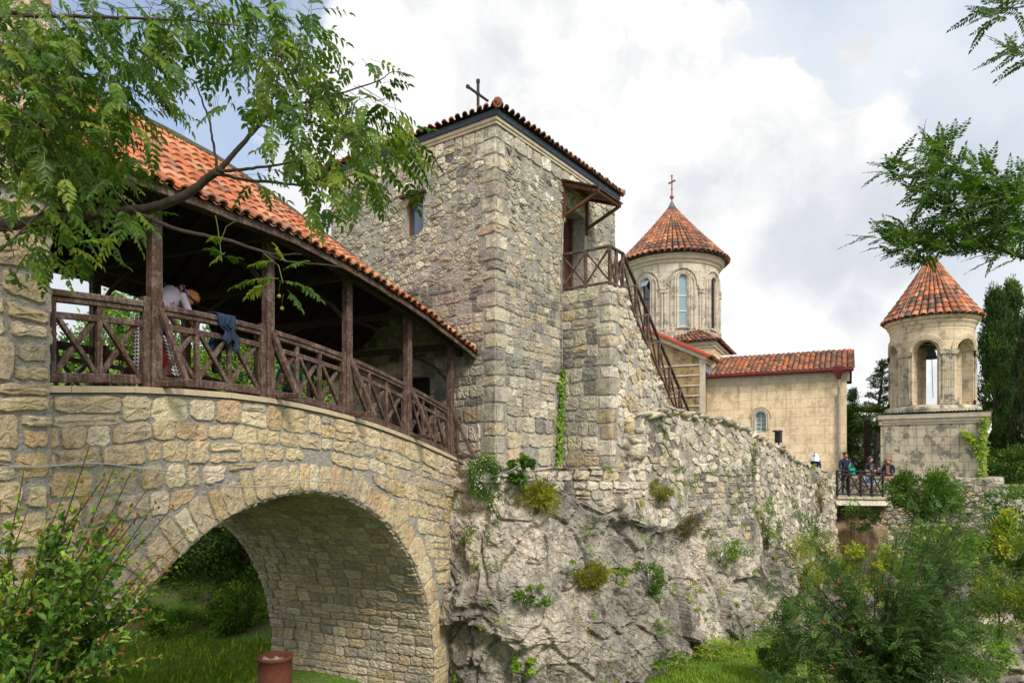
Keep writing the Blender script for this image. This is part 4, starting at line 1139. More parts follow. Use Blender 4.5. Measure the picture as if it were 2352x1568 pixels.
# ================================================================== generic drum with arched openings
def arched_drum(mb_, c, ro_, ri, z0, z1, ops, n=144, col=None):
    c = Vector(c)
    def low(th):
        for tc_, hw, zb, zs, zt_ in ops:
            d = (th - tc_ + math.pi) % (2 * math.pi) - math.pi
            if abs(d) < hw: return zb, zs + (zt_ - zs) * math.sqrt(max(0, 1 - (d / hw) ** 2))
        return None
    cuts = sorted({round(2 * math.pi * k / n, 6) for k in range(n)} | {round((tc_ + sg * hw * q) % (2 * math.pi), 6) for tc_, hw, *_ in ops for sg in (-1, 1) for q in (1, .96, .85, .7, .5, .25, 0)})
    def P(r_, th, z): return (c.x + r_ * math.cos(th), c.y + r_ * math.sin(th), c.z + z)
    for a, b_ in zip(cuts, cuts[1:] + [cuts[0] + 2 * math.pi]):
        mid = low((a + b_) / 2)
        if mid is None:
            for r_ in (ro_, ri): mb_.add([P(r_, a, z0), P(r_, b_, z0), P(r_, b_, z1), P(r_, a, z1)], [(0, 1, 2, 3)], col)
        else:
            zb = mid[0]; za = (low(a + 1e-5) or (0, mid[1]))[1]; zc = (low(b_ - 1e-5) or (0, mid[1]))[1]
            for r_ in (ro_, ri):
                if zb > z0: mb_.add([P(r_, a, z0), P(r_, b_, z0), P(r_, b_, zb), P(r_, a, zb)], [(0, 1, 2, 3)], col)
                mb_.add([P(r_, a, za), P(r_, b_, zc), P(r_, b_, z1), P(r_, a, z1)], [(0, 1, 2, 3)], col)
            mb_.add([P(ro_, a, za), P(ro_, b_, zc), P(ri, b_, zc), P(ri, a, za)], [(0, 1, 2, 3)], col)
            mb_.add([P(ro_, a, zb), P(ro_, b_, zb), P(ri, b_, zb), P(ri, a, zb)], [(0, 1, 2, 3)], col)
    for tc_, hw, zb, zs, zt_ in ops:
        for sg in (-1, 1):
            th = tc_ + sg * hw; mb_.add([P(ro_, th, zb), P(ri, th, zb), P(ri, th, zs), P(ro_, th, zs)], [(0, 1, 2, 3)], col)
def arc_on(mb_, c, r_, tc_, w_, zs, h, rad, ext=0, n=18, col=None):
    pts = []
    if ext: pts.append((tc_ - w_, zs - ext))
    for i in range(n + 1):
        q = math.pi * (1 - i / n); pts.append((tc_ + w_ * math.cos(q), zs + h * math.sin(q)))
    if ext: pts.append((tc_ + w_, zs - ext))
    mb_.tube([(c[0] + r_ * math.cos(a), c[1] + r_ * math.sin(a), c[2] + z) for a, z in pts], rad, 6, col)
def cone_roof(mb_, c, r0, z0, z1, nc, nr, seed, colors, rtip=.10, off=0.0):
    def P(a, t):
        th = 2 * math.pi * a + off; rr_ = lerp(r0, rtip, t) - .05 * r0 * math.sin(math.pi * t) * .5
        return Vector((c[0] + rr_ * math.cos(th), c[1] + rr_ * math.sin(th), lerp(z0, z1, t)))
    # drop every other column of tiles high up, where they would be too thin
    tile_field(mb_, P, nc, nr, seed, colors, rad=.44, nseg=4, pan=False)
def cross(mb_, p, h, col=None, d=Vector((1, 0, 0)), knobs=True):
    p = Vector(p); mb_.tube([p, p + Vector((0, 0, h))], h * .035, 6, col)
    mb_.beam(p + Vector((0, 0, h * .68)) - d * h * .2, p + Vector((0, 0, h * .68)) + d * h * .2, h * .07, h * .07)
    for q in (Vector((0, 0, h)), Vector((0, 0, h * .68)) + d * h * .2, Vector((0, 0, h * .68)) - d * h * .2, Vector((0, 0, h * .3)), Vector((0, 0, h * .68))): mb_.ell(p + q, (h * .06,) * 3, 7, 5, col)

# ================================================================== CHURCH
eL = Vector((-.898, .439, 0)).normalized(); eN = Vector((-.439, -.898, 0)).normalized()
CH = Vector((15.2, 31, 0)); GZ = -1.45
church = empty('church', (8.9, 36, GZ), 'yellow stone church with round domed drum and red tiled roofs beyond the stair', 'church')
YEL = ((.80, .63, .41), (.72, .56, .36), (.55, .43, .28))
M['ashlar'] = mat_ashlar('yellow_ashlar', tuple(eL), *YEL, .85, .42, .55, (.36, .25, .14), patch=.8)
M['ashlar_brown'] = mat_ashlar('brown_ashlar', tuple(eL), (.36, .25, .12), (.29, .20, .10), (.36, .28, .17), .6, .25, .8, (.11, .08, .04))
M['drum'] = mat_ashlar('pale_drum_stone', (.974, -.228, 0), (.60, .52, .40), (.52, .45, .35), (.44, .38, .30), .7, .45, .75, (.20, .18, .15), patch=.8)
LW = 6.3
mapC = planar(CH, eL, eN); WINC = (3.44, 3.94, 1.42, 2.40)
m = MB(); wall_panel(m, mapC, 0, LW, GZ, 4.1, [WINC], .25)
m.add([CH + Vector((0, 0, GZ)), CH - eN * 6 + Vector((0, 0, GZ)), CH - eN * 6 + Vector((0, 0, 4.1)), CH - eN * 3 + Vector((0, 0, 5.4)), CH + Vector((0, 0, 4.1))], [(0, 1, 2, 3, 4)])
q = CH - eN * 6; m.add([q + Vector((0, 0, GZ)), q + eL * LW + Vector((0, 0, GZ)), q + eL * LW + Vector((0, 0, 4.1)), q + Vector((0, 0, 4.1))], [(0, 1, 2, 3)])
m.build('side_wall', M['ashlar'], church)
m = MB(); a, b, c, d = WINC
def prism(mb_, mp, poly, d0, d1, col=None):
    n = len(poly); vs = [mp(x, y, q) for q in (d0, d1) for x, y in poly]
    mb_.add(vs, [tuple(range(n)), tuple(range(2 * n - 1, n - 1, -1))] + [(i, (i + 1) % n, n + (i + 1) % n, n + i) for i in range(n)], col)
def archpoly(u0, u1, zb, zs, n=10):
    r_ = (u1 - u0) / 2; return [(u0, zb), (u1, zb)] + [((u0 + u1) / 2 + r_ * math.cos(math.pi * i / n), zs + r_ * math.sin(math.pi * i / n)) for i in range(n + 1)]
prism(m, mapC, archpoly(a - .02, b + .02, c - .05, d - .25), -.20, -.17); wn_ = m.build('window', M['glass_light'], church)
m = MB((.9, .9, .9))
for x in (a + .02, (a + b) / 2, b - .02): m.beam(mapC(x, c, -.13), mapC(x, d - (.02 if x == (a + b) / 2 else .22), -.13), .025, .03)
for k in range(4): m.beam(mapC(a, c + .05 + k * .2, -.14), mapC(b, c + .05 + k * .2, -.14), .02, .025)
m.build('glazing_bars', M['white_paint'], wn_)
m = MB((.8, .8, .8)); mu = (a + b) / 2
def flat_arch(mb_, mp, mu, zs, r_, rad, ext, dd):
    pts = [mp(mu - r_, zs - ext, dd)] + [mp(mu + r_ * math.cos(math.pi * (1 - i / 14)), zs + r_ * math.sin(math.pi * (1 - i / 14)), dd) for i in range(15)] + [mp(mu + r_, zs - ext, dd)]
    mb_.tube(pts, rad, 6)
# corners above the arch of the opening
for sg in (-1, 1):
    pts = [(mu + sg * .245, d - .24), (mu + sg * .245, d + .01), (mu, d + .01)] + [(mu + sg * .24 * math.sin(t_), d - .24 + .24 * math.cos(t_)) for t_ in [math.pi / 2 * k / 6 for k in range(1, 7)]]
    prism(m, mapC, pts, -.12, .012)
for r_, rad in ((.27, .035), (.36, .04), (.46, .035)): flat_arch(m, mapC, mu, d - .24, r_, rad, .05 if r_ > .4 else .62, .03)
m.build('window_surround', M['cream'], wn_)
def moulding(mb_, mp, u0, u1, z, rows, N_=None):
    for dz0, dz1, pr in rows:
        vs = [mp(x, zz, q) for q in (-.05, pr) for x, zz in ((u0, z + dz0), (u1, z + dz0), (u1, z + dz1), (u0, z + dz1))]
        mb_.add(vs, [(0, 1, 2, 3), (4, 5, 6, 7), (0, 1, 5, 4), (1, 2, 6, 5), (2, 3, 7, 6), (3, 0, 4, 7)])
m = MB((.9, .9, .9)); moulding(m, mapC, -.12, LW, 3.66, [(0, .10, .04), (.10, .22, .08), (.22, .36, .13), (.36, .47, .19)]); m.build('cornice', M['cream'], church)
m = MB(); EZ = 4.18
def PN(x, t_): p = (CH - eL * .25).lerp(CH + eL * (LW + .2), 1 - x) + eN * lerp(.36, -3.0, t_); return Vector((p.x, p.y, lerp(EZ + .02, 5.52, t_)))
def PN2(x, t_): p = (CH - eL * .25).lerp(CH + eL * (LW + 2.2), x) + eN * lerp(-6.3, -3.0, t_); return Vector((p.x, p.y, lerp(EZ + .02, 5.52, t_)))
base = MB((.3, .1, .06))
for P in (PN, PN2): base.add([Vector(P(x, y)) - Vector((0, 0, .03)) for x, y in ((0, 0), (1, 0), (1, 1), (0, 1))], [(0, 1, 2, 3)])
nr_ = base.build('nave_roof', M['wood_dark'], church)
tile_field(m, PN, 29, 8, 101, OLDT + TILES[:2]); tile_field(m, PN2, 26, 6, 102, OLDT, pan=False)
m.build('tiling', M['tile_old'], nr_)
m = MB(); m.tube([Vector(PN(x / 10, 1)) + Vector((0, 0, .03)) for x in range(11)], .10, 8); m.build('ridge_tiles', M['tile_old'], nr_)
m = MB()
g0, g1 = Vector(mapC(-.28, EZ - .02, .42)), Vector(mapC(LW + .05, EZ - .02, .42))
m.tube([g0, g1], .085, 8); m.beam(g0 + Vector((0, 0, -.02)) - eN * .1, g1 + Vector((0, 0, -.02)) - eN * .1, .05, .14)
gu = m.build('gutter', M['red_metal'], church)
m = MB(); hx = .32
for z0_, z1_, w0, w1 in ((EZ + .12, EZ - .12, .20, .18), (EZ - .12, EZ - .45, .18, .07)):
    vs = []
    for zz, ww in ((z0_, w0), (z1_, w1)): vs += [mapC(hx - ww, zz, .30 - ww), mapC(hx + ww, zz, .30 - ww), mapC(hx + ww, zz, .30 + ww), mapC(hx - ww, zz, .30 + ww)]
    m.add(vs, [(0, 1, 2, 3), (4, 5, 6, 7), (0, 1, 5, 4), (1, 2, 6, 5), (2, 3, 7, 6), (3, 0, 4, 7)])
m.build('rain_hopper', M['red_metal'], church)
m = MB(); m.tube([mapC(hx, EZ - .42, .30), mapC(hx, EZ - .8, .22), mapC(hx, EZ - 1.1, .09), mapC(hx, GZ, .09)], .06, 8); m.build('downpipe', M['pipe'], church)
# front gable
G0 = CH + eL * 6.2 + eN * .62; GW = 6.0; mapG = planar(G0, eL, eN); GE = 5.12; GA = 6.62
m = MB(); m.add([mapG(0, GZ, 0), mapG(GW, GZ, 0), mapG(GW, GE, 0), mapG(GW / 2, GA, 0), mapG(0, GE, 0)], [(0, 1, 2, 3, 4)])
q0, q1 = Vector(mapG(0, GZ, 0)), Vector(mapG(0, GZ, -4)); m.add([q0, q1, q1 + Vector((0, 0, GE - GZ)), q0 + Vector((0, 0, GE - GZ))], [(0, 1, 2, 3)])
q0, q1 = Vector(mapG(GW, GZ, 0)), Vector(mapG(GW, GZ, -4)); m.add([q0, q1, q1 + Vector((0, 0, GE - GZ)), q0 + Vector((0, 0, GE - GZ))], [(0, 1, 2, 3)])
m.build('gable_wall', M['ashlar_brown'], church)
m = MB((.95, .9, .8)); z = .2
while z < GE - .2: moulding(m, mapG, .22, GW, z, [(0, .07, .045)]); z += .50
m.build('stone_bands', M['cream'], church)
m = MB((.9, .85, .75)); moulding(m, mapG, -.03, .24, GZ, [(0, GE - GZ, .03)])
moulding(m, lambda u_, z_, d_: mapG(d_ * 0 + 0, 0, 0) if False else planar(G0, -eN, -eL)(u_, z_, d_), 0, 4, GE - .3, [(0, .12, .06), (.12, .3, .12)])
for sg in (0, 1):
    pa, pb = (mapG(-.12, GE - .12, .05), mapG(GW / 2, GA - .10, .05)) if not sg else (mapG(GW / 2, GA - .1, .05), mapG(GW + .12, GE - .12, .05))
    m.beam(pa, pb, .18, .22)
m.build('gable_cornice', M['cream'], church)
m = MB(); m.beam(mapG(-.30, GE - .05, .24), mapG(GW / 2, GA + .10, .24), .05, .12); m.beam(mapG(GW / 2, GA + .10, .24), mapG(GW + .3, GE - .05, .24), .05, .12); gf = m.build('gable_fascia', mat_plain('bright_red_fascia', (.50, .055, .03), .5, .15, 4), church)
def PGm(sg):
    def P(x, t_):
        uu = lerp(-.30, GW / 2, t_) if sg else lerp(GW + .30, GW / 2, t_)
        return Vector(mapG(uu, lerp(GE - .02, GA + .12, t_), lerp(-4.0, .22, x) if sg else lerp(.22, -4.0, x)))
    return P
m = MB(); base = MB((.3, .1, .06))
for k in (0, 1):
    P = PGm(k); base.add([Vector(P(x, y)) - Vector((0, 0, .03)) for x, y in ((0, 0), (1, 0), (1, 1), (0, 1))], [(0, 1, 2, 3)]); tile_field(m, P, 18, 8, 110 + k, OLDT, pan=False)
gr = base.build('gable_roof', M['wood_dark'], church); m.build('tiling', M['tile_old'], gr)
m = MB(); q0 = CH + eL * 6.0; m.add([q0 + eN * .38 + Vector((0, 0, 4.24)), q0 - eN * 3 + Vector((0, 0, 5.64)), q0 + eL * .4 - eN * 3 + Vector((0, 0, 5.9)), q0 + eL * .4 + eN * .38 + Vector((0, 0, 4.6))], [(0, 1, 2, 3)]); m.build('flashing', M['lead'], nr_)
# crossing block
DC = Vector((8.9, 38, 0)); HB = 2.75
cq = [DC + eN * HB - eL * HB, DC + eN * HB + eL * HB, DC - eN * HB + eL * HB, DC - eN * HB - eL * HB]
m = MB()
for a, c in zip(cq, cq[1:] + cq[:1]): m.add([(a.x, a.y, 2), (c.x, c.y, 2), (c.x, c.y, 6.1), (a.x, a.y, 6.1)], [(0, 1, 2, 3)])
m.build('crossing_wall', M['ashlar'], church)
m = MB((.9, .85, .75))
for a, c, N_ in zip(cq, cq[1:] + cq[:1], (eN, eL, -eN, -eL)): moulding(m, planar(a, (c - a).normalized(), N_), -.1, 2 * HB + .1, 5.75, [(0, .15, .06), (.15, .32, .12)])
m.build('crossing_cornice', M['cream'], church)
m = MB(); base = MB((.3, .1, .06)); cz = [q + (q - DC).normalized() * .35 for q in cq]
for k in range(4):
    A, B_ = cz[k], cz[(k + 1) % 4]
    def P(x, t_, A=A, B_=B_): p = A.lerp(B_, x).lerp(DC + (A.lerp(B_, x) - DC) * .62, t_); return Vector((p.x, p.y, lerp(6.10, 6.85, t_)))
    base.add([Vector(P(x, y)) - Vector((0, 0, .03)) for x, y in ((0, 0), (1, 0), (1, 1), (0, 1))], [(0, 1, 2, 3)]); tile_field(m, P, 24, 4, 120 + k, OLDT, pan=False)
cr_ = base.build('crossing_roof', M['wood_dark'], church); m.build('tiling', M['tile_old'], cr_)
# drum
DR = 2.52; DZ0, DZ1 = 6.3, 10.75; th0 = math.atan2(-38, -8.9) + R(13)
ops = [((th0 + R(45) * k) % (2 * math.pi), R(5.2), 7.05, 9.45, 9.72) for k in range(8)]
m = MB(); arched_drum(m, DC, DR, DR - .28, DZ0, DZ1, ops); m.build('drum', M['drum'], church)
m = MB((.85, .8, .72))
for k in range(8):
    tc_ = th0 + R(45) * k
    arc_on(m, DC, DR + .03, tc_, R(17.5), 9.22, .86, .055); arc_on(m, DC, DR + .02, tc_, R(14), 9.22, .66, .045)
    for w_, rr_ in ((7.0, .045), (9.4, .05)): arc_on(m, DC, DR + .02, tc_, R(w_), 9.45, .28 + (w_ - 5.2) * .035, rr_, 2.35)
    arc_on(m, DC, DR + .02, tc_, R(14), 9.22, .66, .05, 2.3)
    tp = tc_ + R(22.5)
    for dd_ in (-1.6, 1.6):
        p = DC + Vector((math.cos(tp + R(dd_)), math.sin(tp + R(dd_)), 0)) * (DR + .04); m.tube([p + Vector((0, 0, 6.6)), p + Vector((0, 0, 9.1))], .06, 6)
    p = DC + Vector((math.cos(tp), math.sin(tp), 0)) * (DR + .05)
    for zz, hh_, ww in ((9.12, .07, .20), (9.0, .05, .15), (8.86, .05, .17), (6.72, .06, .17), (6.6, .06, .2), (6.9, .04, .15)):
        t_ = Vector((-math.sin(tp), math.cos(tp), 0)); n_ = Vector((math.cos(tp), math.sin(tp), 0)); m.box(p + Vector((0, 0, zz)), t_ * ww, n_ * .08, (0, 0, hh_))
    t_ = Vector((-math.sin(tc_), math.cos(tc_), 0)); n_ = Vector((math.cos(tc_), math.sin(tc_), 0)); m.box(DC + n_ * (DR + .03) + Vector((0, 0, 6.98)), t_ * .36, n_ * .07, (0, 0, .05))
m.lathe(DC, [(DR, 6.35), (DR + .10, 6.38), (DR + .10, 6.5), (DR, 6.55)], 64)
m.build('arcade_moulding', M['drum'], church)
m = MB((.85, .8, .72)); m.lathe(DC, [(DR, 10.35), (DR + .06, 10.38), (DR + .10, 10.5), (DR + .2, 10.56), (DR + .24, 10.68), (DR + .30, 10.72), (DR + .30, 10.8), (DR - .2, 10.82)], 72); m.build('drum_cornice', M['cream'], church)
for k in range(8):
    tc_ = th0 + R(45) * k; n_ = Vector((math.cos(tc_), math.sin(tc_), 0)); t_ = Vector((-math.sin(tc_), math.cos(tc_), 0))
    w_ = .235; q = DC + n_ * (DR - .13); m = MB()
    mp_ = planar(q, t_, n_); prism(m, mp_, archpoly(-w_, w_, 7.0, 9.5), -.02, .01)
    dk = k in (1, 7); pn = m.build('drum_window', M['glass_dark'] if dk else (M['glass_light'] if k == 0 else M['glass']), church)
    m = MB()
    for zz in (7.85, 8.65, 7.06): m.beam(q - t_ * w_ + n_ * .03 + Vector((0, 0, zz)), q + t_ * w_ + n_ * .03 + Vector((0, 0, zz)), .04, .05)
    for sg in (-1, 1): m.beam(q + t_ * w_ * .9 * sg + n_ * .03 + Vector((0, 0, 7.0)), q + t_ * w_ * .9 * sg + n_ * .03 + Vector((0, 0, 9.5)), .035, .04, n_)
    m.build('window_frame', M['white_paint'] if not dk else M['iron'], pn)
    if k == 7:
        m = MB(); z9 = Vector((0, 0, 9.25)); m.add([q + n_ * .05 - t_ * .21 + Vector((0, 0, 9.68)), q + n_ * .05 + t_ * .21 + Vector((0, 0, 9.68)), q + n_ * .42 + t_ * .21 + z9, q + n_ * .42 - t_ * .21 + z9], [(0, 1, 2, 3)]); m.build('open_sash', M['glass_light'], pn)
m = MB(); m.lathe(DC, [(DR - .3, 6.5), (DR - .3, 10.7)], 32); m.build('drum_shade_sheet', M['dark'], church)  # black cylinder behind the windows, painted as the drum's inner shade
base = MB((.25, .09, .05)); base.lathe(DC, [(2.93, 10.83), (1.4, 12.62), (.08, 14.3)], 48); base.lathe(DC, [(2.5, 10.8), (2.96, 10.80)], 48)
cr_ = base.build('cone_roof', M['wood_dark'], church)
m = MB(); cone_roof(m, DC, 2.98, 10.86, 14.25, 56, 14, 130, OLDT + OLDT + TILES[:3]); m.build('tiling', M['tile_old'], cr_)
m = MB(); m.lathe(DC, [(.26, 14.05), (.10, 14.38), (.04, 14.5)], 16); m.build('finial_cap', M['lead'], cr_)
m = MB(); m.ell(DC + Vector((0, 0, 14.72)), (.12, .12, .12), 12, 8); m.tube([DC + Vector((0, 0, 14.4)), DC + Vector((0, 0, 14.9))], .04); cross(m, DC + Vector((0, 0, 14.85)), 1.05, None, Vector((.5, -.86, 0))); m.build('roof_cross', M['copper'], church)

# ================================================================== BELL TOWER
eB = Vector((-.82, .57, 0)).normalized(); eI = Vector((.57, .82, 0)).normalized()
E0 = Vector((18.78, 27.0, 0)); BWd = 3.72; BDp = 3.9
BCn = E0 + eB * BWd / 2 + eI * BDp / 2 + Vector((-.14, 0, 0))
bell = empty('bell_tower', BCn + Vector((0, 0, -1.0)), 'round stone bell tower with open arches and conical red tiled roof on a square base', 'bell tower')
M['ashlar_grey'] = mat_ashlar('stained_ashlar', tuple(eB), (.56, .48, .34), (.46, .39, .28), (.34, .30, .23), .6, .34, .85, (.14, .13, .115), .018, .9)
M['bell_stone'] = mat_ashlar('yellow_bell_stone', (1, 0, 0), (.66, .53, .36), (.59, .47, .32), (.50, .41, .28), 1.1, .42, .68, (.20, .165, .12), .014, .8)
BZ = 1.98
cb_ = [E0, E0 + eB * BWd, E0 + eB * BWd + eI * BDp, E0 + eI * BDp]
m = MB()
for a, c in zip(cb_, cb_[1:] + cb_[:1]): m.add([(a.x, a.y, -1.6), (c.x, c.y, -1.6), (c.x, c.y, BZ), (a.x, a.y, BZ)], [(0, 1, 2, 3)])
m.build('base_wall', M['ashlar_grey'], bell)
m = MB((.8, .76, .68))
for a, c, N_ in zip(cb_, cb_[1:] + cb_[:1], (-eI, eB, eI, -eB)): moulding(m, planar(a, (c - a).normalized(), N_), -.08, (c - a).length + .08, BZ - .42, [(0, .10, .04), (.10, .24, .08), (.24, .42, .14)])
m.build('base_cornice', M['cream'], bell)
m = MB((.8, .9, .88)); N_ = 34
for k in range(N_):      # corrugated sheet over the base
    x0, x1 = k / N_, (k + 1) / N_
    for s0, s1, h0, h1 in ((0, .5, 0, .035), (.5, 1, .035, 0)):
        xa, xb = lerp(x0, x1, s0), lerp(x0, x1, s1); A0_, A1_ = (E0 - eI * .2 - eB * .2), (E0 + eB * (BWd + .2) - eI * .2)
        p, q = A0_.lerp(A1_, xa), A0_.lerp(A1_, xb); zt = BZ + .06
        m.add([p + Vector((0, 0, zt + h0)), q + Vector((0, 0, zt + h1)), q + eI * 4.2 + Vector((0, 0, zt + h1 + .12)), p + eI * 4.2 + Vector((0, 0, zt + h0 + .12))], [(0, 1, 2, 3)])
m.build('sheet_roof', mat_plain('pale_green_sheet', (.33, .42, .39), .5, .3, 3), bell)
RB = 1.58; thf = math.atan2(-BCn.y, -BCn.x) - R(8)
ops = [((thf + R(60) * k) % (2 * math.pi), R(18), 2.38, 4.60, 5.05) for k in range(6)]
m = MB(); arched_drum(m, BCn, RB, RB - .42, 2.1, 6.0, ops, 120); m.build('belfry_wall', M['bell_stone'], bell)
m = MB((.8, .76, .68))
m.lathe(BCn, [(RB + .22, 2.05), (RB + .24, 2.2), (RB + .2, 2.3), (RB + .06, 2.36), (.2, 2.37)], 72)
m.build('ring_moulding', M['ashlar_grey'], bell); m = MB((.8, .76, .68))
m.lathe(BCn, [(RB - .3, 5.95), (RB + .02, 5.6), (RB + .05, 5.72), (RB + .12, 5.82), (RB + .12, 5.88), (RB + .2, 5.95), (RB + .26, 6.08), (RB - .3, 6.1)], 72)
m.build('belfry_cornice', M['bell_stone'], bell)
m = MB((.8, .76, .68))
for k in range(6):
    tc_ = thf + R(60) * k
    for w_, h_, rad in ((19.5, .49, .045), (22, .57, .05), (24.5, .65, .045)): arc_on(m, BCn, RB + .03, tc_, R(w_), 4.62, h_, rad)
m.build('archivolt', M['bell_stone'], bell)
for k in range(6):
    tp = thf + R(60) * k + R(30); m = MB((.72, .68, .62)); n_ = Vector((math.cos(tp), math.sin(tp), 0)); t_ = Vector((-math.sin(tp), math.cos(tp), 0))
    for q in range(-3, 4):
        an = tp + R(q * 2.5); p = BCn + Vector((math.cos(an), math.sin(an), 0)) * (RB + .03); m.tube([p + Vector((0, 0, 2.55)), p + Vector((0, 0, 4.45))], .038, 6)
    for zz, hh_, ww in ((4.55, .07, 13), (4.46, .03, 11.5), (2.5, .06, 12), (2.41, .05, 13)):
        m.lathe(BCn, [(RB, zz - hh_), (RB + .10, zz - hh_), (RB + .12, zz + hh_), (RB, zz + hh_)], 8, None, (tp - R(ww), tp + R(ww)))
    m.build('pilaster', M['ashlar_grey'], bell)
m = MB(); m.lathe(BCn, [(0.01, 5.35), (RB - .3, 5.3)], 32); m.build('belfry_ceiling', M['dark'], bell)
base = MB((.3, .1, .05)); base.lathe(BCn, [(1.86, 6.05), (.9, 7.5), (.05, 9.0)], 48); base.lathe(BCn, [(1.4, 6.04), (1.88, 6.04)], 48)
cr_ = base.build('cone_roof', M['wood_dark'], bell)
m = MB(); cone_roof(m, BCn, 1.84, 6.08, 9.0, 40, 13, 140, TILES + OLDT, .07); m.build('tiling', M['tile_old'], cr_)
m = MB(); m.lathe(BCn, [(.16, 8.85), (.05, 9.12), (.03, 9.2)], 12); m.build('finial_cap', M['lead'], cr_)
m = MB(); m.ell(BCn + Vector((0, 0, 9.3)), (.11,) * 3, 10, 7); cross(m, BCn + Vector((0, 0, 9.35)), .8, None, Vector((.5, -.86, 0))); m.build('roof_cross', M['copper'], bell)
m = MB(); q = BCn + Vector((0, 0, 4.48)); m.lathe(q, [(.0, .42), (.10, .40), (.16, .28), (.2, .1), (.30, 0), (.28, -.01), (.18, .06)], 16); m.beam(q + Vector((-1.1, 0, .5)), q + Vector((1.1, 0, .5)), .1, .12)
bl = m.build('bell', M['bronze'], bell)
m = MB(); m.tube([q + Vector((.02, 0, 0)), q + Vector((.04, 0, -.9)), q + Vector((.1, .05, -1.7))], .012, 4); m.build('bell_rope', M['iron'], bl)
m = MB()
tq = thf - R(28)
m.tube([BCn + Vector((math.cos(tq) * rr_, math.sin(tq) * rr_, zz)) for rr_, zz in ((.1, 9.1), (1.2, 7.3), (1.95, 6.15), (1.72, 5.7), (1.63, 5.2))], .014, 4); m.build('lightning_cable', M['pipe'], bell)

# ================================================================== PIER under the bell tower, footbridge
pier = empty('rubble_pier', E0 + Vector((0, -.5, -3)), 'tall crumbling rubble wall beneath the bell tower', 'wall')
PO = E0 - eI * .45 - eB * .55; mapP = planar(PO, eB, -eI); m = MB()
wall_panel(m, lambda a, z, d: mapP(a, z, d + (-.55 - z) * .05), 0, 8.5, -9, -.62)
for a, c in ((PO, PO + eI * 5), (PO + eB * 8.5, PO + eB * 8.5 + eI * 5)): m.add([a + Vector((0, 0, -9)), c + Vector((0, 0, -9)), c + Vector((0, 0, -.62)), a + Vector((0, 0, -.62))], [(0, 1, 2, 3)])
m.add([PO + Vector((0, 0, -.63)), PO + eB * 8.5 + Vector((0, 0, -.63)), PO + eB * 8.5 + eI * 5 + Vector((0, 0, -.63)), PO + eI * 5 + Vector((0, 0, -.63))], [(0, 1, 2, 3)])
m.build('mortar_core', M['mortar_light'], pier)
m = MB(); mp2 = lambda a, z, d: mapP(a, z, d + (-.55 - z) * .05 + .12 * mnoise.noise(Vector((a * .8, z * .8, 0))))
stones(m, cells_voronoi(0, 8.5, -9, -.6, .30, .20, 151), mp2, pal(GREY + PALE + WARM[:3]), .02, (.02, .12), 152)
m.build('masonry', M['stone_grey'], pier)
fb = empty('footbridge', (14.8, 28.2, -1.5), 'stone slab footbridge with black timber railing leading to the bell tower', 'footbridge')
F0, F1 = Vector((12.75, 26.9, -1.36)), Vector((16.9, 29.0, -1.52)); fd = (F1 - F0).normalized(); fn = Vector((-fd.y, fd.x, 0)).normalized()
m = MB((.85, .85, .85)); N_ = 9; r = random.Random(4)
for k in range(N_):
    a, c = F0.lerp(F1, k / N_), F0.lerp(F1, (k + 1) / N_ - .004); j = r.uniform(-.02, .02)
    m.box((a + c) / 2 + fn * (.75 + j) - Vector((0, 0, .04)), (c - a) / 2, fn * .85, (0, 0, .045))
m.build('slabs', M['cream'], fb)
m = MB((.7, .66, .58)); m.box((F0 + F1) / 2 + fn * .75 - Vector((0, 0, .22)), (F1 - F0) / 2, fn * .78, (0, 0, .13)); m.build('edge_beam', M['stone_warm'], fb)
m = MB((.35, .33, .3)); m.box((F0 + F1) / 2 + fn * .85 - Vector((0, 0, .42)), (F1 - F0) / 2, fn * .6, (0, 0, .08)); m.build('soffit', M['mortar'], fb)
fr = MB(); rail_o = empty('footbridge_railing', F0, 'black timber railing with crosses along the near side of the footbridge', 'railing')
railrun(F0 + fn * .02 + fd * .12, F0.lerp(F1, .62), 4, rail_o, 1.02, 'wood_black')
m = MB(); m.beam(F0 + fn * .02 + fd * .12 + Vector((0, 0, .88)), F0.lerp(F1, .62) + Vector((0, 0, .88)), .05, .06); m.build('mid_rail', M['wood_black'], rail_o)
# low coped wall to the right of the pier
lw = MB((.8, .78, .7)); A, B_ = V(2268, 1108, 26.5), V(2420, 1118, 25)
lw.box((A + B_) / 2 + Vector((0, .3, -.08)), (B_ - A) / 2, (0, .35, 0), (0, 0, .07)); 
tag(lw.build('low_wall', M['cream']), 'pale coping slab of the low wall at the right edge beyond the bell tower', 'wall')
o_ = bpy.data.objects['low_wall']; mm = MB((.7, .68, .6)); mm.box((A + B_) / 2 + Vector((0, .3, -2.2)), (B_ - A) / 2, (0, .28, 0), (0, 0, 2.05)); mm.build('wall_body', M['stone_grey'], o_)
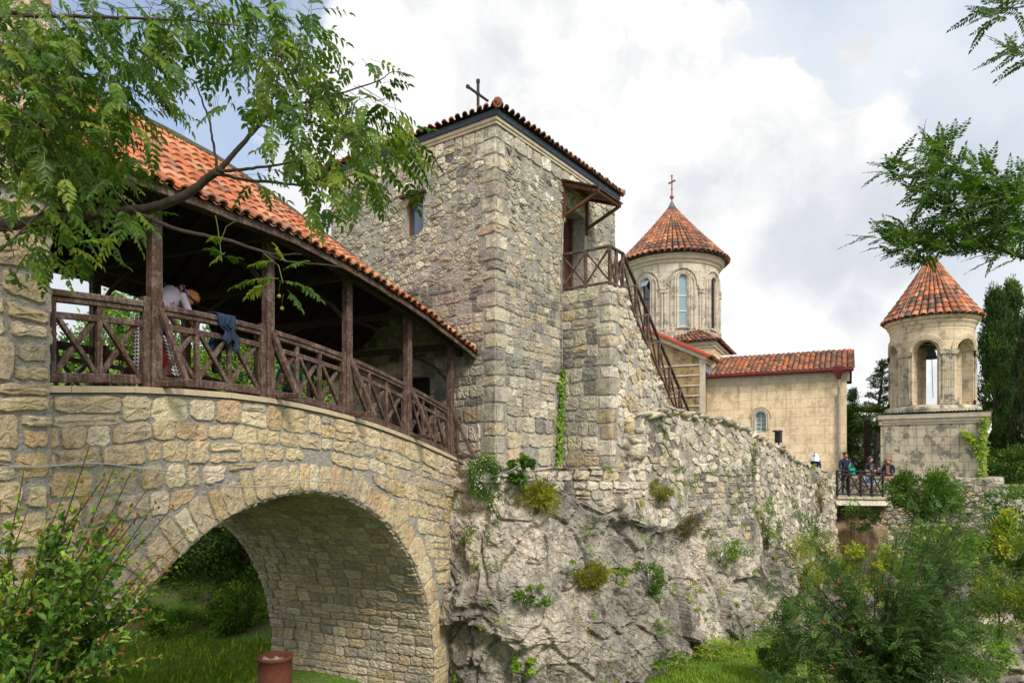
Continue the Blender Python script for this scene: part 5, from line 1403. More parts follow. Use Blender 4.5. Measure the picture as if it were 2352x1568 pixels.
# ================================================================== VEGETATION
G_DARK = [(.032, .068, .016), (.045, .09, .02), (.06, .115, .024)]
G_MID = [(.07, .14, .022), (.09, .17, .028), (.055, .115, .022), (.12, .20, .035)]
G_LIGHT = [(.15, .26, .035), (.19, .30, .04), (.12, .21, .03)]
G_YEL = [(.25, .30, .03), (.18, .25, .03), (.30, .32, .035), (.13, .19, .025)]
G_BLUE = [(.042, .095, .028), (.06, .12, .036), (.035, .075, .025), (.09, .16, .04)]
def curve_pts(pts, n=6):
    P = [Vector(p) for p in pts]; E = [2 * P[0] - P[1]] + P + [2 * P[-1] - P[-2]]; Q = []
    for i in range(1, len(E) - 2):
        a, b_, c_, d_ = E[i - 1:i + 3]
        for k in range(n):
            t = k / n; Q.append(.5 * ((2 * b_) + (c_ - a) * t + (2 * a - 5 * b_ + 4 * c_ - d_) * t * t + (3 * b_ - a - 3 * c_ + d_) * t ** 3))
    return Q + [P[-1]]
def spray(lv, st, r, p, d, L, pairs, ll, lw, cols, droop=.5, fold=.25, tip=True, stem_r=.0016, scol=(.12, .17, .04)):
    """one feather-like leaf: a curved stalk with leaflets in pairs"""
    p = Vector(p); d = Vector(d).normalized(); side = d.cross(Vector((0, 0, 1)))
    if side.length < .2: side = d.cross(Vector((1, 0, 0)))
    side.normalize(); roll = r.uniform(-.5, .5); up = side.cross(d); side = side * math.cos(roll) + up * math.sin(roll)
    pts = []; q = p.copy(); dd = d.copy(); n = pairs + 2
    for i in range(n + 1):
        pts.append(q.copy()); dd = (dd + Vector((0, 0, -droop / n))).normalized(); q = q + dd * (L / n)
    if st is not None: st.tube(pts, [stem_r * (1.3 - i / (n + 1)) for i in range(len(pts))], 3, scol, False)
    base = r.choice(cols)
    for i in range(2, n + 1):
        q = pts[i]; dd = (pts[i] - pts[i - 1]).normalized(); k = math.sin(math.pi * min(1, (i / n) * .8 + .15)) ** .5
        up = side.cross(dd).normalized()
        if up.z < 0: up = -up
        for sg in (-1, 1):
            ld = dd * .55 + side * sg * .85 + Vector((0, 0, -fold)) + rv(r) * .18
            lv.add(q, ld, up + side * sg * -.3 + rv(r) * .25, ll * k * r.uniform(.8, 1.15), lw * k * r.uniform(.85, 1.15), jc(base, r))
    if tip: lv.add(pts[-1], dd + rv(r) * .15, up, ll * .9, lw * .9, jc(base, r))

# ---- big tree reaching in from the upper left
r = random.Random(201)
tree = empty('tree', V(-260, 1000, 5.2), 'leafy tree overhanging the gallery roof from the upper left with small round fruits', 'tree')
lv = Leaves(); st = MB(); br = MB()
BR = [([(-300, 545, 5.2), (0, 520, 5.2), (120, 503, 5.15), (250, 490, 5.1), (340, 478, 5.05), (420, 452, 5.0), (470, 415, 4.95), (500, 394, 4.9)], .043, .028),
      ([(500, 394, 4.9), (530, 362, 4.9), (565, 322, 4.9), (607, 270, 4.9), (628, 215, 4.95), (645, 150, 5), (650, 70, 5)], .021, .006),
      ([(500, 394, 4.9), (560, 388, 4.8), (620, 381, 4.75), (680, 370, 4.7), (740, 350, 4.7)], .013, .004),
      ([(498, 398, 4.9), (560, 412, 4.9), (640, 420, 4.95), (700, 424, 5), (745, 396, 5.0), (765, 340, 5.05), (800, 300, 5.1)], .013, .005),
      ([(500, 394, 4.9), (490, 330, 4.9), (482, 285, 4.9), (462, 225, 4.9), (448, 190, 4.9)], .010, .005),
      ([(300, 484, 5.1), (340, 500, 5.0), (420, 530, 4.9), (520, 551, 4.8), (600, 577, 4.7), (650, 598, 4.65), (720, 606, 4.6), (792, 613, 4.6)], .018, .004),
      ([(600, 577, 4.7), (640, 585, 4.65), (693, 583, 4.6)], .008, .004),
      ([(-200, 15, 5), (0, 27, 5), (70, 36, 5), (180, 38, 5.0), (290, 42, 5.0), (420, 46, 5), (560, 60, 5)], .020, .005),
      ([(70, 36, 5), (110, 100, 5.05), (150, 165, 5.1), (200, 200, 5.1), (300, 260, 5.1)], .010, .004),
      ([(-120, 260, 4.6), (0, 280, 4.6), (60, 290, 4.6), (150, 270, 4.6), (260, 300, 4.6)], .014, .005),
      ([(607, 270, 4.9), (680, 240, 4.9), (760, 220, 4.9), (860, 190, 4.9), (900, 165, 4.9)], .009, .003),
      ([(-60, 620, 4.4), (20, 560, 4.4), (60, 520, 4.4), (110, 470, 4.5)], .010, .004)]
for pts, ra, rb in BR:
    Q = curve_pts([V(*p) for p in pts]); Q = [q + rv(r) * .004 for q in Q]
    br.tube(Q, [lerp(ra, rb, i / (len(Q) - 1)) for i in range(len(Q))], 8)
# trunk and limb outside the frame that carry the boughs
br.tube(curve_pts([(-7.2, 3.2, -2.2), (-7.0, 3.6, 0), (-6.6, 4.2, 1.2), V(-300, 545, 5.2)]), [.20] * 7 + [.16] * 6 + [.08] * 5 + [.045], 10)
br.tube(curve_pts([(-7.0, 3.6, 0), (-6.6, 4.4, 2.2), V(-200, 15, 5)]), [.14] * 7 + [.07] * 5 + [.022], 8)
br.tube(curve_pts([(-6.9, 3.8, .6), (-5.6, 4.3, 2.0), V(-120, 260, 4.6)]), [.09] * 7 + [.05] * 5 + [.015], 8)
br.tube(curve_pts([(-6.9, 3.7, .3), (-5.2, 4.2, 1.0), V(-60, 620, 4.4)]), [.06] * 7 + [.03] * 5 + [.011], 8)
br.build('branches', M['bark'], tree, True)
CLUMPS = [(60, 70, 150, 80, 60), (60, 200, 130, 90, 60), (40, 330, 110, 80, 50), (180, 300, 130, 90, 62), (200, 150, 160, 90, 62), (330, 60, 180, 65, 52), (330, 190, 110, 90, 40),
          (180, 400, 130, 60, 40), (230, 500, 110, 60, 34), (120, 560, 110, 50, 22), (40, 480, 70, 40, 14), (250, 420, 80, 60, 24),
          (530, 40, 170, 50, 40), (640, 90, 120, 60, 36), (520, 120, 90, 45, 15), (700, 130, 90, 60, 26), (600, 175, 90, 40, 16), (720, 200, 90, 50, 24), (640, 250, 70, 35, 12), (780, 250, 100, 50, 28), (870, 290, 80, 50, 26), (930, 320, 60, 50, 16),
          (690, 300, 80, 40, 16), (800, 340, 110, 50, 28), (900, 370, 70, 40, 16), (730, 390, 100, 50, 20), (800, 430, 90, 40, 20), (900, 430, 60, 35, 9), (770, 470, 40, 35, 7), (350, 260, 60, 70, 16), (400, 110, 60, 60, 12), (890, 165, 50, 22, 4), (690, 20, 70, 30, 10), (620, 420, 50, 20, 4), (300, 340, 60, 40, 8)]
TREEC = [(.05, .105, .016), (.068, .135, .02), (.038, .082, .014), (.10, .17, .027), (.14, .20, .03), (.045, .095, .016)]
for x, y, rx, ry, n in CLUMPS:
    for k in range(int(n * (1.65 if x < 330 else 1.05) * (.6 if y > 390 and x < 330 else 1))):
        a = r.uniform(0, 6.283); q = math.sqrt(r.random()); X, Y = x + rx * q * math.cos(a), y + ry * q * math.sin(a)
        dep = r.uniform(4.3, 5.9); p = V(X - 30, Y - 14, dep)
        d = Vector((r.uniform(-.5, 1.1), r.uniform(-.6, .6), r.uniform(-.75, .25)))
        spray(lv, st, r, p, d, r.uniform(.20, .32), r.choice((4, 5, 5, 6)), .074, .032, TREEC, droop=r.uniform(.3, 1.1), fold=.4)
        if r.random() < .3 and n > 20:
            st.tube([p, p - d.normalized() * .1 + Vector((0, 0, .05)), p + Vector((-.15, 0, .12))], [.002, .0025, .003], 3, (.05, .04, .03), False)
for (x, y, ang_, L) in [(640, 640, 2.6, .26), (640, 645, .3, .26), (650, 620, .9, .22), (600, 640, 3.0, .25), (680, 650, -.3, .26), (655, 600, 1.8, .14), (625, 600, 2.8, .16), (660, 665, -.8, .22), (620, 650, 3.4, .22),
                      (515, 585, 2.2, .13), (515, 590, .6, .1), (512, 545, 2.6, .11), (518, 580, 3.6, .12), (40, 590, .1, .28), (70, 560, -.1, .3), (150, 560, -.2, .3), (230, 570, -.3, .26), (0, 640, .2, .2), (20, 610, -.9, .2), (60, 620, -.5, .16), (110, 590, -.3, .3), (880, 190, .5, .22), (860, 200, .1, .2), (900, 165, .2, .16)]:
    spray(lv, st, r, V(x, y, 4.6), Vector((math.cos(ang_), r.uniform(-.3, .3), math.sin(ang_) * .7 - .15)), L * .75, 5, .066, .029, TREEC, .5, .35)
for pts in ([(600, 577, 4.7), (640, 610, 4.6), (650, 650, 4.6)], [(510, 600, 4.8), (505, 560, 4.8), (520, 520, 4.78), (545, 505, 4.75)], [(505, 560, 4.8), (500, 520, 4.8), (495, 495, 4.8)]):
    st.tube([V(*p) for p in pts], .003, 4, (.14, .17, .05))
st.build('leaf_stalks', M['petal'], tree); lv.build('foliage', M['leaf'], tree)
for (x, y) in [(483, 241), (490, 255), (495, 252), (500, 250), (595, 222), (600, 226), (579, 237), (690, 380), (746, 415), (752, 412), (765, 406), (770, 408), (641, 680), (648, 708), (640, 128)]:
    m = MB((.38, .24, .07) if y > 300 else (.14, .08, .04)); c = V(x, y, 4.75); m.ell(c, (.014,) * 3, 9, 6); m.tube([c, c + Vector((0, 0, .05)), c + Vector((.01, 0, .10))], .0015, 3, (.12, .14, .05)); m.build('fruit', M['petal'], tree, True)

# ---- acacia boughs entering from the right
def feather_bough(name, label, branches, clumps, seed, loc, cols, dep=(3.8, 4.6), L=(.13, .2), ll=.026, lw=.009):
    r = random.Random(seed); t_ = empty(name, loc, label, 'tree'); lv = Leaves(False); st = MB(); br = MB()
    for pts, ra, rb in branches:
        Q = curve_pts([V(*p) for p in pts]); br.tube(Q, [lerp(ra, rb, i / (len(Q) - 1)) for i in range(len(Q))], 7)
    br.build('branches', M['bark_dark'], t_, True)
    for x, y, rx, ry, n in clumps:
        for k in range(n if x < 2290 or y > 200 else int(n * .6)):
            a = r.uniform(0, 6.283); q = math.sqrt(r.random()); p = V(x + rx * q * math.cos(a) + 10, y + ry * q * math.sin(a), r.uniform(*dep))
            d = Vector((r.uniform(-1.2, .35), r.uniform(-.6, .6), r.uniform(-.3, .75)))
            spray(lv, st, r, p, d, r.uniform(*L), 10, ll * 1.35, lw * 1.9, cols, r.uniform(.1, .6), .1, stem_r=.0013)
    st.build('leaf_stalks', M['petal'], t_); lv.build('foliage', M['leaf'], t_); return t_
feather_bough('acacia_tree', 'feathery acacia bough reaching in at the right edge above the bell tower',
    [([(2600, 640, 4.2), (2420, 610, 4.2), (2352, 590, 4.2), (2280, 570, 4.2), (2200, 565, 4.2), (2130, 562, 4.2), (2060, 545, 4.2)], .022, .003), ([(2290, 572, 4.2), (2230, 520, 4.2), (2190, 470, 4.2), (2160, 400, 4.2), (2150, 350, 4.2)], .009, .002), ([(2230, 520, 4.2), (2290, 480, 4.1), (2340, 450, 4.1)], .006, .002),
     ([(2600, 640, 4.2), (3100, 700, 4.4), (3300, 1200, 4.6), (3300, 1800, 4.8)], .05, .12)],
    [(2140, 400, 60, 60, 70), (2200, 440, 80, 60, 80), (2060, 545, 60, 32, 50), (2130, 570, 70, 28, 55), (2250, 500, 80, 55, 90), (2320, 470, 60, 60, 70), (2300, 560, 70, 40, 70), (2065, 390, 45, 16, 18), (2170, 345, 20, 25, 12), (2240, 410, 50, 25, 22), (2330, 420, 40, 20, 16), (2200, 555, 60, 35, 50)], 211, V(3300, 1800, 4.8), [(.028, .07, .012), (.04, .095, .015), (.06, .12, .02), (.024, .055, .012)])
feather_bough('acacia_tree', 'small feathery twig hanging in the top right corner of the sky',
    [([(2700, -60, 4), (2420, -10, 4.0), (2352, 15, 4), (2290, 20, 4)], .008, .002), ([(2420, -10, 4.0), (2380, 60, 4), (2340, 110, 4)], .005, .002)],
    [(2300, 22, 45, 22, 26), (2340, 10, 30, 20, 14), (2330, 112, 40, 28, 26), (2350, 130, 20, 20, 8), (2285, 45, 20, 12, 5)], 212, V(2700, -60, 4), [(.03, .065, .03), (.045, .085, .035)])

# ---- generic shrubs and trees made of many leaves in clumps
def bush(name, label, c, rad, n, ls, cols, seed, cat='bush', clumps=26, mat='leaf_soft', big=False, stems=6, group=None, flowers=None, lw=.5, up=.2, parent_kind=None, hollow=.35, stemcol=None):
    r = random.Random(seed); c = Vector(c); rad = Vector(rad)
    t_ = empty(name, c - Vector((0, 0, rad.z)), label, cat, group); lv = Leaves(big); st = MB((.9, .9, .9))
    cs = []
    for i in range(clumps):
        v = rv(r); q = r.uniform(hollow, 1) ** .6; cs.append((c + Vector((v.x * rad.x, v.y * rad.y, v.z * rad.z)) * 1.0 * q + c * 0 - c * 0 if False else c + Vector((v.x * rad.x * q, v.y * rad.y * q, v.z * rad.z * q)), r.uniform(.22, .42), r.choice(cols)))
    for i in range(n):
        cc_, cr, col = r.choice(cs); v = rv(r) * (r.random() ** .45)
        p = cc_ + Vector((v.x * rad.x * cr, v.y * rad.y * cr, v.z * rad.z * cr))
        d = (p - c).normalized() + rv(r) * .9 + Vector((0, 0, up))
        lv.add(p, d, rv(r) + Vector((0, 0, .7)), ls * r.uniform(.6, 1.3), ls * lw * r.uniform(.7, 1.2), jc(col, r, .25))
    for i in range(stems):
        cc_ = r.choice(cs)[0]; b0 = c - Vector((0, 0, rad.z)) + Vector((r.uniform(-.1, .1) * rad.x, 0, 0)); mid = b0.lerp(cc_, .5) + Vector((0, 0, rad.z * .15))
        st.tube(curve_pts([b0, mid, cc_], 4), [.02 * rad.z + .004, .015 * rad.z + .003, .012 * rad.z + .003, .01 * rad.z + .003, .008 * rad.z, .006 * rad.z, .005 * rad.z, .004 * rad.z, .003 * rad.z][:9], 4)
    if stems: st.build('stems', M['bark'], t_)
    lv.build('foliage', M[mat], t_)
    if flowers:
        fc, fn_, fs = flowers; fl = Leaves(False)
        for i in range(fn_):
            cc_, cr, col = r.choice(cs); v = rv(r); p = cc_ + Vector((v.x * rad.x, v.y * rad.y, v.z * rad.z)) * cr
            for k in range(4): fl.add(p, rv(r) + Vector((0, -.5, .2)), Vector((0, -1, .3)), fs, fs * .8, jc(fc, r, .1))
        fl.build('blossoms', M['petal'], t_)
    return t_

# cliff plants: find the point of the cliff seen at a photo position
_cg = []
for i in range(0, 240):
    a = CC.L * i / 240
    for j in range(70):
        z = lerp(ctop(a), -7.5, j / 69); q = cliff_pt(a, z); _cg.append((q, CX + q.x / q.y * F, HY - q.z / q.y * F))
def on_cliff(x, y): return min(_cg, key=lambda g: (g[1] - x) ** 2 + (g[2] - y) ** 2 + g[0].y * 6)[0]
def cliff_bush(label, x, y, w_, h_, n, cols, seed, name='cliff_plant', ls=.07, cat='plant', **k):
    q = on_cliff(x, y); s = q.y / F; n = int(n * 1.3)
    if k.get('lw', 1) < .3: ls *= 1.7; k['lw'] = .22; n = int(n * 1.3); k['hollow'] = .1
    return bush(name, label, q + Vector((.04, -.12, 0)), (w_ * s / 2, .22 + w_ * s * .2, h_ * s / 2), n, ls, cols, seed, cat, clumps=max(6, int(n / 60)), stems=3, **k)
FLW = ((.75, .75, .68), 130, .022)
cliff_bush('white flowering bush spilling over the wall foot beside the gallery end', 1105, 1090, 76, 100, 3600, G_MID, 301, 'flowering_bush', .05, 'bush', flowers=FLW)
cliff_bush('thin trail of white flowered creeper on the rock below the gallery end', 1128, 1195, 26, 110, 350, G_MID, 302, 'creeper', .05, flowers=((.75, .75, .68), 24, .022))
cliff_bush('broad leaved fig sprout growing at the foot of the tower corner', 1190, 1068, 60, 60, 260, G_MID, 303, 'fig_sprout', .12, big=True, lw=.85)
cliff_bush('large olive green broom tuft on the rock below the tower', 1232, 1148, 105, 70, 2600, [(.20, .23, .03), (.16, .19, .025), (.25, .25, .04)], 304, 'broom_tuft', .06, lw=.16, mat='leaf_soft')
cliff_bush('olive broom tuft on the masonry below the stair foot', 1506, 1124, 58, 50, 1100, [(.19, .21, .03), (.14, .17, .025)], 305, 'broom_tuft', .05, lw=.16)
cliff_bush('brownish dry tuft on the rock left of the bricked courses', 1568, 1200, 66, 55, 1100, [(.12, .09, .05), (.09, .075, .04), (.10, .11, .03)], 306, 'dry_tuft', .05, lw=.2)
cliff_bush('olive broom tuft in the middle of the cliff', 1356, 1322, 84, 58, 1700, [(.19, .21, .03), (.14, .17, .025), (.23, .22, .04)], 307, 'broom_tuft', .05, lw=.16)
cliff_bush('dark leafy plant growing low on the grey cliff', 1226, 1364, 82, 50, 750, G_MID, 308, 'cliff_plant', .08)
cliff_bush('bright green fern clump at the foot of the cliff', 1200, 1524, 60, 36, 420, G_LIGHT, 309, 'fern', .08)
cliff_bush('hanging green creeper on the cliff beside the olive broom', 1487, 1330, 80, 90, 950, G_MID, 310, 'creeper', .08)
cliff_bush('small creeper strands linking the broom and the hanging creeper', 1418, 1325, 70, 36, 360, G_LIGHT, 311, 'creeper', .06)
cliff_bush('creeper mat with white flowers under the bricked courses', 1652, 1262, 130, 60, 1500, G_LIGHT + G_MID, 312, 'creeper', .07, flowers=((.8, .8, .78), 3, .07))
cliff_bush('upright leafy plant at the right end of the retaining wall', 1757, 1196, 52, 130, 1000, G_MID + G_LIGHT, 313, 'cliff_plant', .09)
cliff_bush('tiny green tuft on the masonry below the stair corner', 1404, 1024, 20, 20, 90, G_LIGHT, 314, 'cliff_plant', .05)
cliff_bush('small green sprig left of the olive broom on the cliff', 1300, 1296, 34, 40, 160, G_LIGHT, 315, 'cliff_plant', .06)
cliff_bush('small sprig on the rock under the cable', 1345, 1210, 24, 22, 70, G_LIGHT, 316, 'cliff_plant', .06)
cliff_bush('small green tuft on the lower right of the cliff', 1598, 1406, 24, 26, 110, G_LIGHT, 317, 'cliff_plant', .06)
cliff_bush('tuft of dull green weeds in the right cliff crack', 1682, 1428, 30, 36, 160, G_MID, 318, 'cliff_plant', .06)
cliff_bush('tiny sprig on the left part of the cliff', 1115, 1376, 20, 20, 60, G_LIGHT, 319, 'cliff_plant', .05)
cliff_bush('weeds in the horizontal cliff crack above the grass', 1505, 1440, 80, 30, 180, G_LIGHT, 320, 'cliff_plant', .06)
cliff_bush('yellow green sprigs in the cliff cleft below the creeper mat', 1595, 1345, 60, 30, 220, G_YEL, 321, 'cliff_plant', .05)
cliff_bush('bright yellow green bush at the right foot of the retaining wall', 1835, 1285, 170, 130, 5500, G_YEL, 322, 'yellow_bush', .07, 'bush')
cliff_bush('dry brown twigs on the jagged wall end', 1880, 1130, 44, 90, 420, [(.20, .15, .09), (.16, .13, .08)], 323, 'dry_tuft', .06, lw=.15)
cliff_bush('small weed on the crumbling end of the retaining wall', 1822, 1155, 24, 22, 70, G_LIGHT, 324, 'cliff_plant', .06)
# ivy strip between tower and stair block
r = random.Random(77); iv = empty('ivy', mapRr(2.8, .1, .2), 'bright green ivy strip climbing the joint between tower and stair block', 'ivy'); lv = Leaves(True); st = MB()
for (sx, z0_, z1_, w_) in ((2.80, -.15, 2.45, .12),):
    for i in range(900):
        t_ = r.random(); z = lerp(z0_, z1_, t_); ww = (.05 + .17 * math.sin(math.pi * t_) ** .7) * (1 + .4 * math.sin(t_ * 17)); q = r.gauss(0, .5) * ww
        p = Vector(mapRr(2.82 + q - .25 * (1 - t_) ** 2, z, .07 + r.uniform(0, .06))); lv.add(p, Vector((r.uniform(-.5, .5), -.3, -1)), nR + rv(r) * .4 + nL * .3, .075, .065, jc(r.choice(G_LIGHT + G_MID[:2]), r))
st.tube([mapRr(2.55, -.2, .08), mapRr(2.7, .8, .06), mapRr(2.85, 1.8, .06), mapRr(2.82, 2.5, .05)], .012, 5); st.build('stem', M['bark'], iv); lv.build('foliage', M['leaf'], iv)
# vine on the right corner of the bell tower base
iv = empty('vine', E0 + Vector((0, -.2, -1)), 'yellow green vine climbing the right corner of the bell tower base', 'vine'); lv = Leaves(False); st = MB()
pathv = [Vector(planar(E0, eB, -eI)(u_, z_, .1)) for u_, z_ in ((.1, -1.3), (.15, -.3), (.1, .6), (.12, 1.25), (.05, 1.75))]; pv2 = [Vector(planar(E0, eB, -eI)(u_, z_, .1)) for u_, z_ in ((.2, .2), (.35, .7), (.6, 1.0), (.75, 1.2))]
for pp2 in (pathv, pv2):
    Q = curve_pts(pp2, 30)
    st.tube(Q[::6] + [Q[-1]], .01, 4)
    for q in Q:
        for k in range(4): lv.add(q + rv(r) * .14, Vector((r.uniform(-1, 1), -.3, -.4)), Vector((-.5, -.8, .3)), .10, .08, jc(r.choice(G_YEL[:2] + G_LIGHT), r))
st.build('stem', M['bark'], iv); lv.build('foliage', M['leaf'], iv)

# ---- shrub with red shoot tips, lower left foreground
r = random.Random(401)
sh = empty('shrub', V(60, 1750, 3.6), 'glossy green shrub with reddish shoot tips in the lower left foreground', 'shrub'); lv = Leaves(True); st = MB((.9, .9, .9))
tips = [(205, 1025), (160, 1100), (262, 1075), (300, 1085), (340, 1120), (228, 1110), (150, 1200), (100, 1230), (60, 1180), (20, 1240), (390, 1170), (425, 1232), (360, 1290), (330, 1340), (280, 1190), (300, 1250), (250, 1300), (200, 1250), (130, 1330), (60, 1310), (10, 1380), (180, 1400), (270, 1400), (330, 1400), (240, 1470), (160, 1480), (80, 1440), (20, 1480), (120, 1540), (200, 1545), (280, 1500), (55, 1080), (0, 1330), (230, 1200), (110, 1150), (180, 1310), (320, 1180), (60, 1400), (350, 1225), (215, 1370)]
root = V(40, 1800, 3.6)
for i, (x, y) in enumerate(tips * 2):
    if i >= len(tips): x += r.uniform(-60, 40); y += r.uniform(20, 150)
    dep = r.uniform(3.0, 4.0); tip = V(x, y, dep); b0 = V(r.uniform(-60, 120), 1700, r.uniform(3.2, 3.9)); mid = b0.lerp(tip, .55) + Vector((r.uniform(-.12, .02), 0, r.uniform(-.02, .08)))
    Q = curve_pts([root, b0, mid, tip], 10); st.tube(Q, [lerp(.008, .0022, k / (len(Q) - 1)) for k in range(len(Q))], 4, (.9, .9, .9) if i % 3 else (1.9, 1.5, 1.1))
    for k in range(9, len(Q)):
        f = k / (len(Q) - 1); d = (Q[min(k + 1, len(Q) - 1)] - Q[k - 1]).normalized()
        nl = 5 if f < .85 else 3
        for l in range(nl + (1 if f < .8 else 0)):
            ld = d * .6 + rv(r) * .9
            if f > .93: c_ = r.choice([(.20, .07, .03), (.18, .12, .03), (.14, .17, .03), (.16, .22, .03)]); ll = .032
            elif f > .8: c_ = r.choice(G_LIGHT + [(.14, .12, .03)]); ll = .045
            else: c_ = r.choice([(.05, .115, .02), (.035, .085, .017), (.07, .15, .025), (.10, .19, .03)]); ll = .060
            lv.add(Q[k] + rv(r) * .02, ld, rv(r) + Vector((0, -.2, .8)), ll * r.uniform(.7, 1.2), ll * .46, jc(c_, r))
        if f < .8 and r.random() < .5:     # side twigs
            e = Q[k] + (d * .5 + rv(r)).normalized() * r.uniform(.06, .16); st.tube([Q[k], e], .0015, 3)
            for l in range(7): lv.add(Q[k].lerp(e, r.uniform(.3, 1)), rv(r) + d, rv(r) + Vector((0, 0, .8)), .045 * r.uniform(.7, 1.2), .017, jc(r.choice(G_MID + G_LIGHT[:1]), r))
st.build('stems', M['bark'], sh); lv.build('foliage', M['leaf'], sh)

# ---- feathery shrub with red blossoms, lower right
r = random.Random(402)
sh = empty('feathery_shrub', V(2030, 1690, 11), 'large feathery blue green shrub with tiny red blossoms at the lower right', 'shrub'); lv = Leaves(False); st = MB((.8, .8, .8))
tips = [(1830, 1170), (1790, 1250), (1870, 1215), (1920, 1290), (1770, 1330), (1810, 1400), (1750, 1440), (1850, 1340), (1900, 1400), (1960, 1380), (2010, 1290), (2060, 1230), (2100, 1180), (2160, 1160), (2220, 1120), (2250, 1150), (2230, 1210), (2180, 1240), (2260, 1290), (2200, 1320), (2150, 1300), (2290, 1370), (2220, 1400), (2260, 1440), (2180, 1430), (2120, 1400), (2080, 1330), (2040, 1380), (2000, 1450), (1930, 1470), (1860, 1480), (1790, 1500), (2100, 1480), (2180, 1500), (2250, 1520), (1740, 1540), (1830, 1560), (1980, 1530), (2060, 1540), (2140, 1560), (1960, 1330), (2110, 1260)]
root = V(2030, 1720, 11)
for i, (x, y) in enumerate(tips * 2):
    if i >= len(tips): x += r.uniform(-45, 45); y += r.uniform(0, 110)
    dep = r.uniform(10.2, 12); tip = V(x, y, dep); mid = root.lerp(tip, .5) + Vector((-(tip.x - root.x) * .18, 0, .25)); Q = curve_pts([root, mid, tip], 12)
    if i < 60: st.tube(Q, [lerp(.022, .004, k / (len(Q) - 1)) for k in range(len(Q))], 5, (1.6, 1.4, 1.2) if i % 4 == 0 else (.8, .8, .8))
    for k in range(7, len(Q)):
        d = (Q[min(k + 1, len(Q) - 1)] - Q[k - 1]).normalized()
        for l in range(4 if i < 60 else 6):
            p = Q[k] + rv(r) * .08; dd = d * .8 + rv(r) * .9; spray(lv, None, r, p, dd, r.uniform(.18, .32), 6, .062, .024, G_BLUE, r.uniform(.1, .5), .05)
st.build('stems', M['bark'], sh); lv.build('foliage', M['leaf_soft'], sh)
fl = Leaves(False)
for (x, y) in [(1820, 1218), (1824, 1228), (1885, 1255), (1895, 1430), (1912, 1532), (2045, 1280), (2060, 1270), (2115, 1345), (2035, 1340), (1840, 1335), (1948, 1320), (1822, 1290), (1990, 1310), (1880, 1240), (2010, 1325), (1918, 1345), (1830, 1430), (2200, 1490), (1890, 1440)] + [(1890 + i * 17 % 300, 1230 + i * 53 % 300) for i in range(10)]:
    p = V(x, y, 10.2)
    for k in range(7): fl.add(p + rv(r) * .02, rv(r), rv(r), .018, .016, jc((.55, .05, .02), r, .2))
fl.build('blossoms', M['petal'], sh)

# ---- bushes around the pier and footbridge
def vb(name, label, x, y, Y, w_, h_, n, cols, seed, ls=.12, dpt=None, **k):
    c = V(x, y, Y); s = Y / F; return bush(name, label, c, (w_ * s / 2, dpt or w_ * s / 2.4, h_ * s / 2), n, ls, cols, seed, **k)
vb('bush', 'dense green bush in front of the bell tower base', 2122, 1138, 25.2, 150, 115, 14000, [(.05, .12, .02), (.075, .15, .025), (.035, .085, .02)], 501, .13, clumps=60, lw=.3)
vb('bush', 'dark green bush trailing under the footbridge', 1975, 1190, 26.6, 90, 60, 1200, G_DARK + G_MID[:1], 502, .12)
vb('bush', 'yellow green weeds on the earth bank below the footbridge', 2020, 1310, 23.5, 150, 150, 4500, G_YEL + G_LIGHT, 503, .12)
vb('dry_bush', 'brown dry scrub hanging on the earth bank below the footbridge', 1955, 1260, 26.3, 60, 150, 1600, [(.16, .11, .065), (.12, .09, .05), (.2, .14, .08)], 504, .11, lw=.12)
vb('bush', 'yellow green bush right of the rubble pier', 2330, 1240, 22, 120, 160, 5000, G_YEL + G_MID, 505, .12, clumps=40)
vb('bush', 'bright yellow green bush low at the right edge', 2290, 1400, 17, 160, 130, 4200, [(.14, .19, .025), (.18, .21, .03), (.09, .14, .02)], 506, .10, clumps=30)
vb('bush', 'green creeper covered bush on the rubble pier', 2235, 1300, 24, 80, 170, 1400, G_YEL + G_MID, 507, .10, clumps=24)
vb('bush', 'green bush with small leaves above the low wall at the right edge', 2330, 1150, 24.5, 110, 60, 1600, G_MID, 508, .11)
vb('bush', 'light green creeper over the pale rocks below the pier', 2110, 1420, 19, 150, 130, 3200, G_LIGHT + G_MID, 509, .10, clumps=30)
vb('dry_bush', 'brown thorny scrub beside the yellow bush at the right', 2215, 1240, 24.6, 70, 90, 800, [(.16, .12, .07), (.12, .09, .05)], 510, .10, lw=.12)
vb('bush', 'small weed rooted in the edge of the footbridge slab', 1963, 1153, 26.4, 18, 26, 90, G_LIGHT, 511, .09, clumps=6, stems=0)
vb('bush', 'dark bush at the grass edge right of the cliff foot', 1790, 1510, 15.5, 80, 80, 1800, G_MID, 512, .09, clumps=24)
vb('bush', 'low weeds along the foot of the cliff on the grass', 1480, 1505, 16.5, 210, 26, 1500, G_LIGHT + G_MID, 513, .08, clumps=30, stems=0)
vb('bush', 'weeds at the foot of the cliff on the right of the grass', 1640, 1490, 17.2, 150, 30, 1100, G_LIGHT + G_YEL, 514, .08, clumps=24, stems=0)
vb('bush', 'fresh green bush low on the bank between the shrub and the right edge', 2235, 1490, 14, 150, 120, 4200, G_LIGHT + G_MID, 515, .08, clumps=40)
vb('bush', 'mid green bush filling the bank left of the feathery shrub', 1840, 1440, 14.5, 130, 130, 3800, G_MID + G_BLUE, 516, .08, clumps=40)
vb('bush', 'layered green bush behind the upper stems of the feathery shrub', 2165, 1260, 19, 150, 130, 4200, G_MID + G_LIGHT[:1], 517, .10, clumps=40)
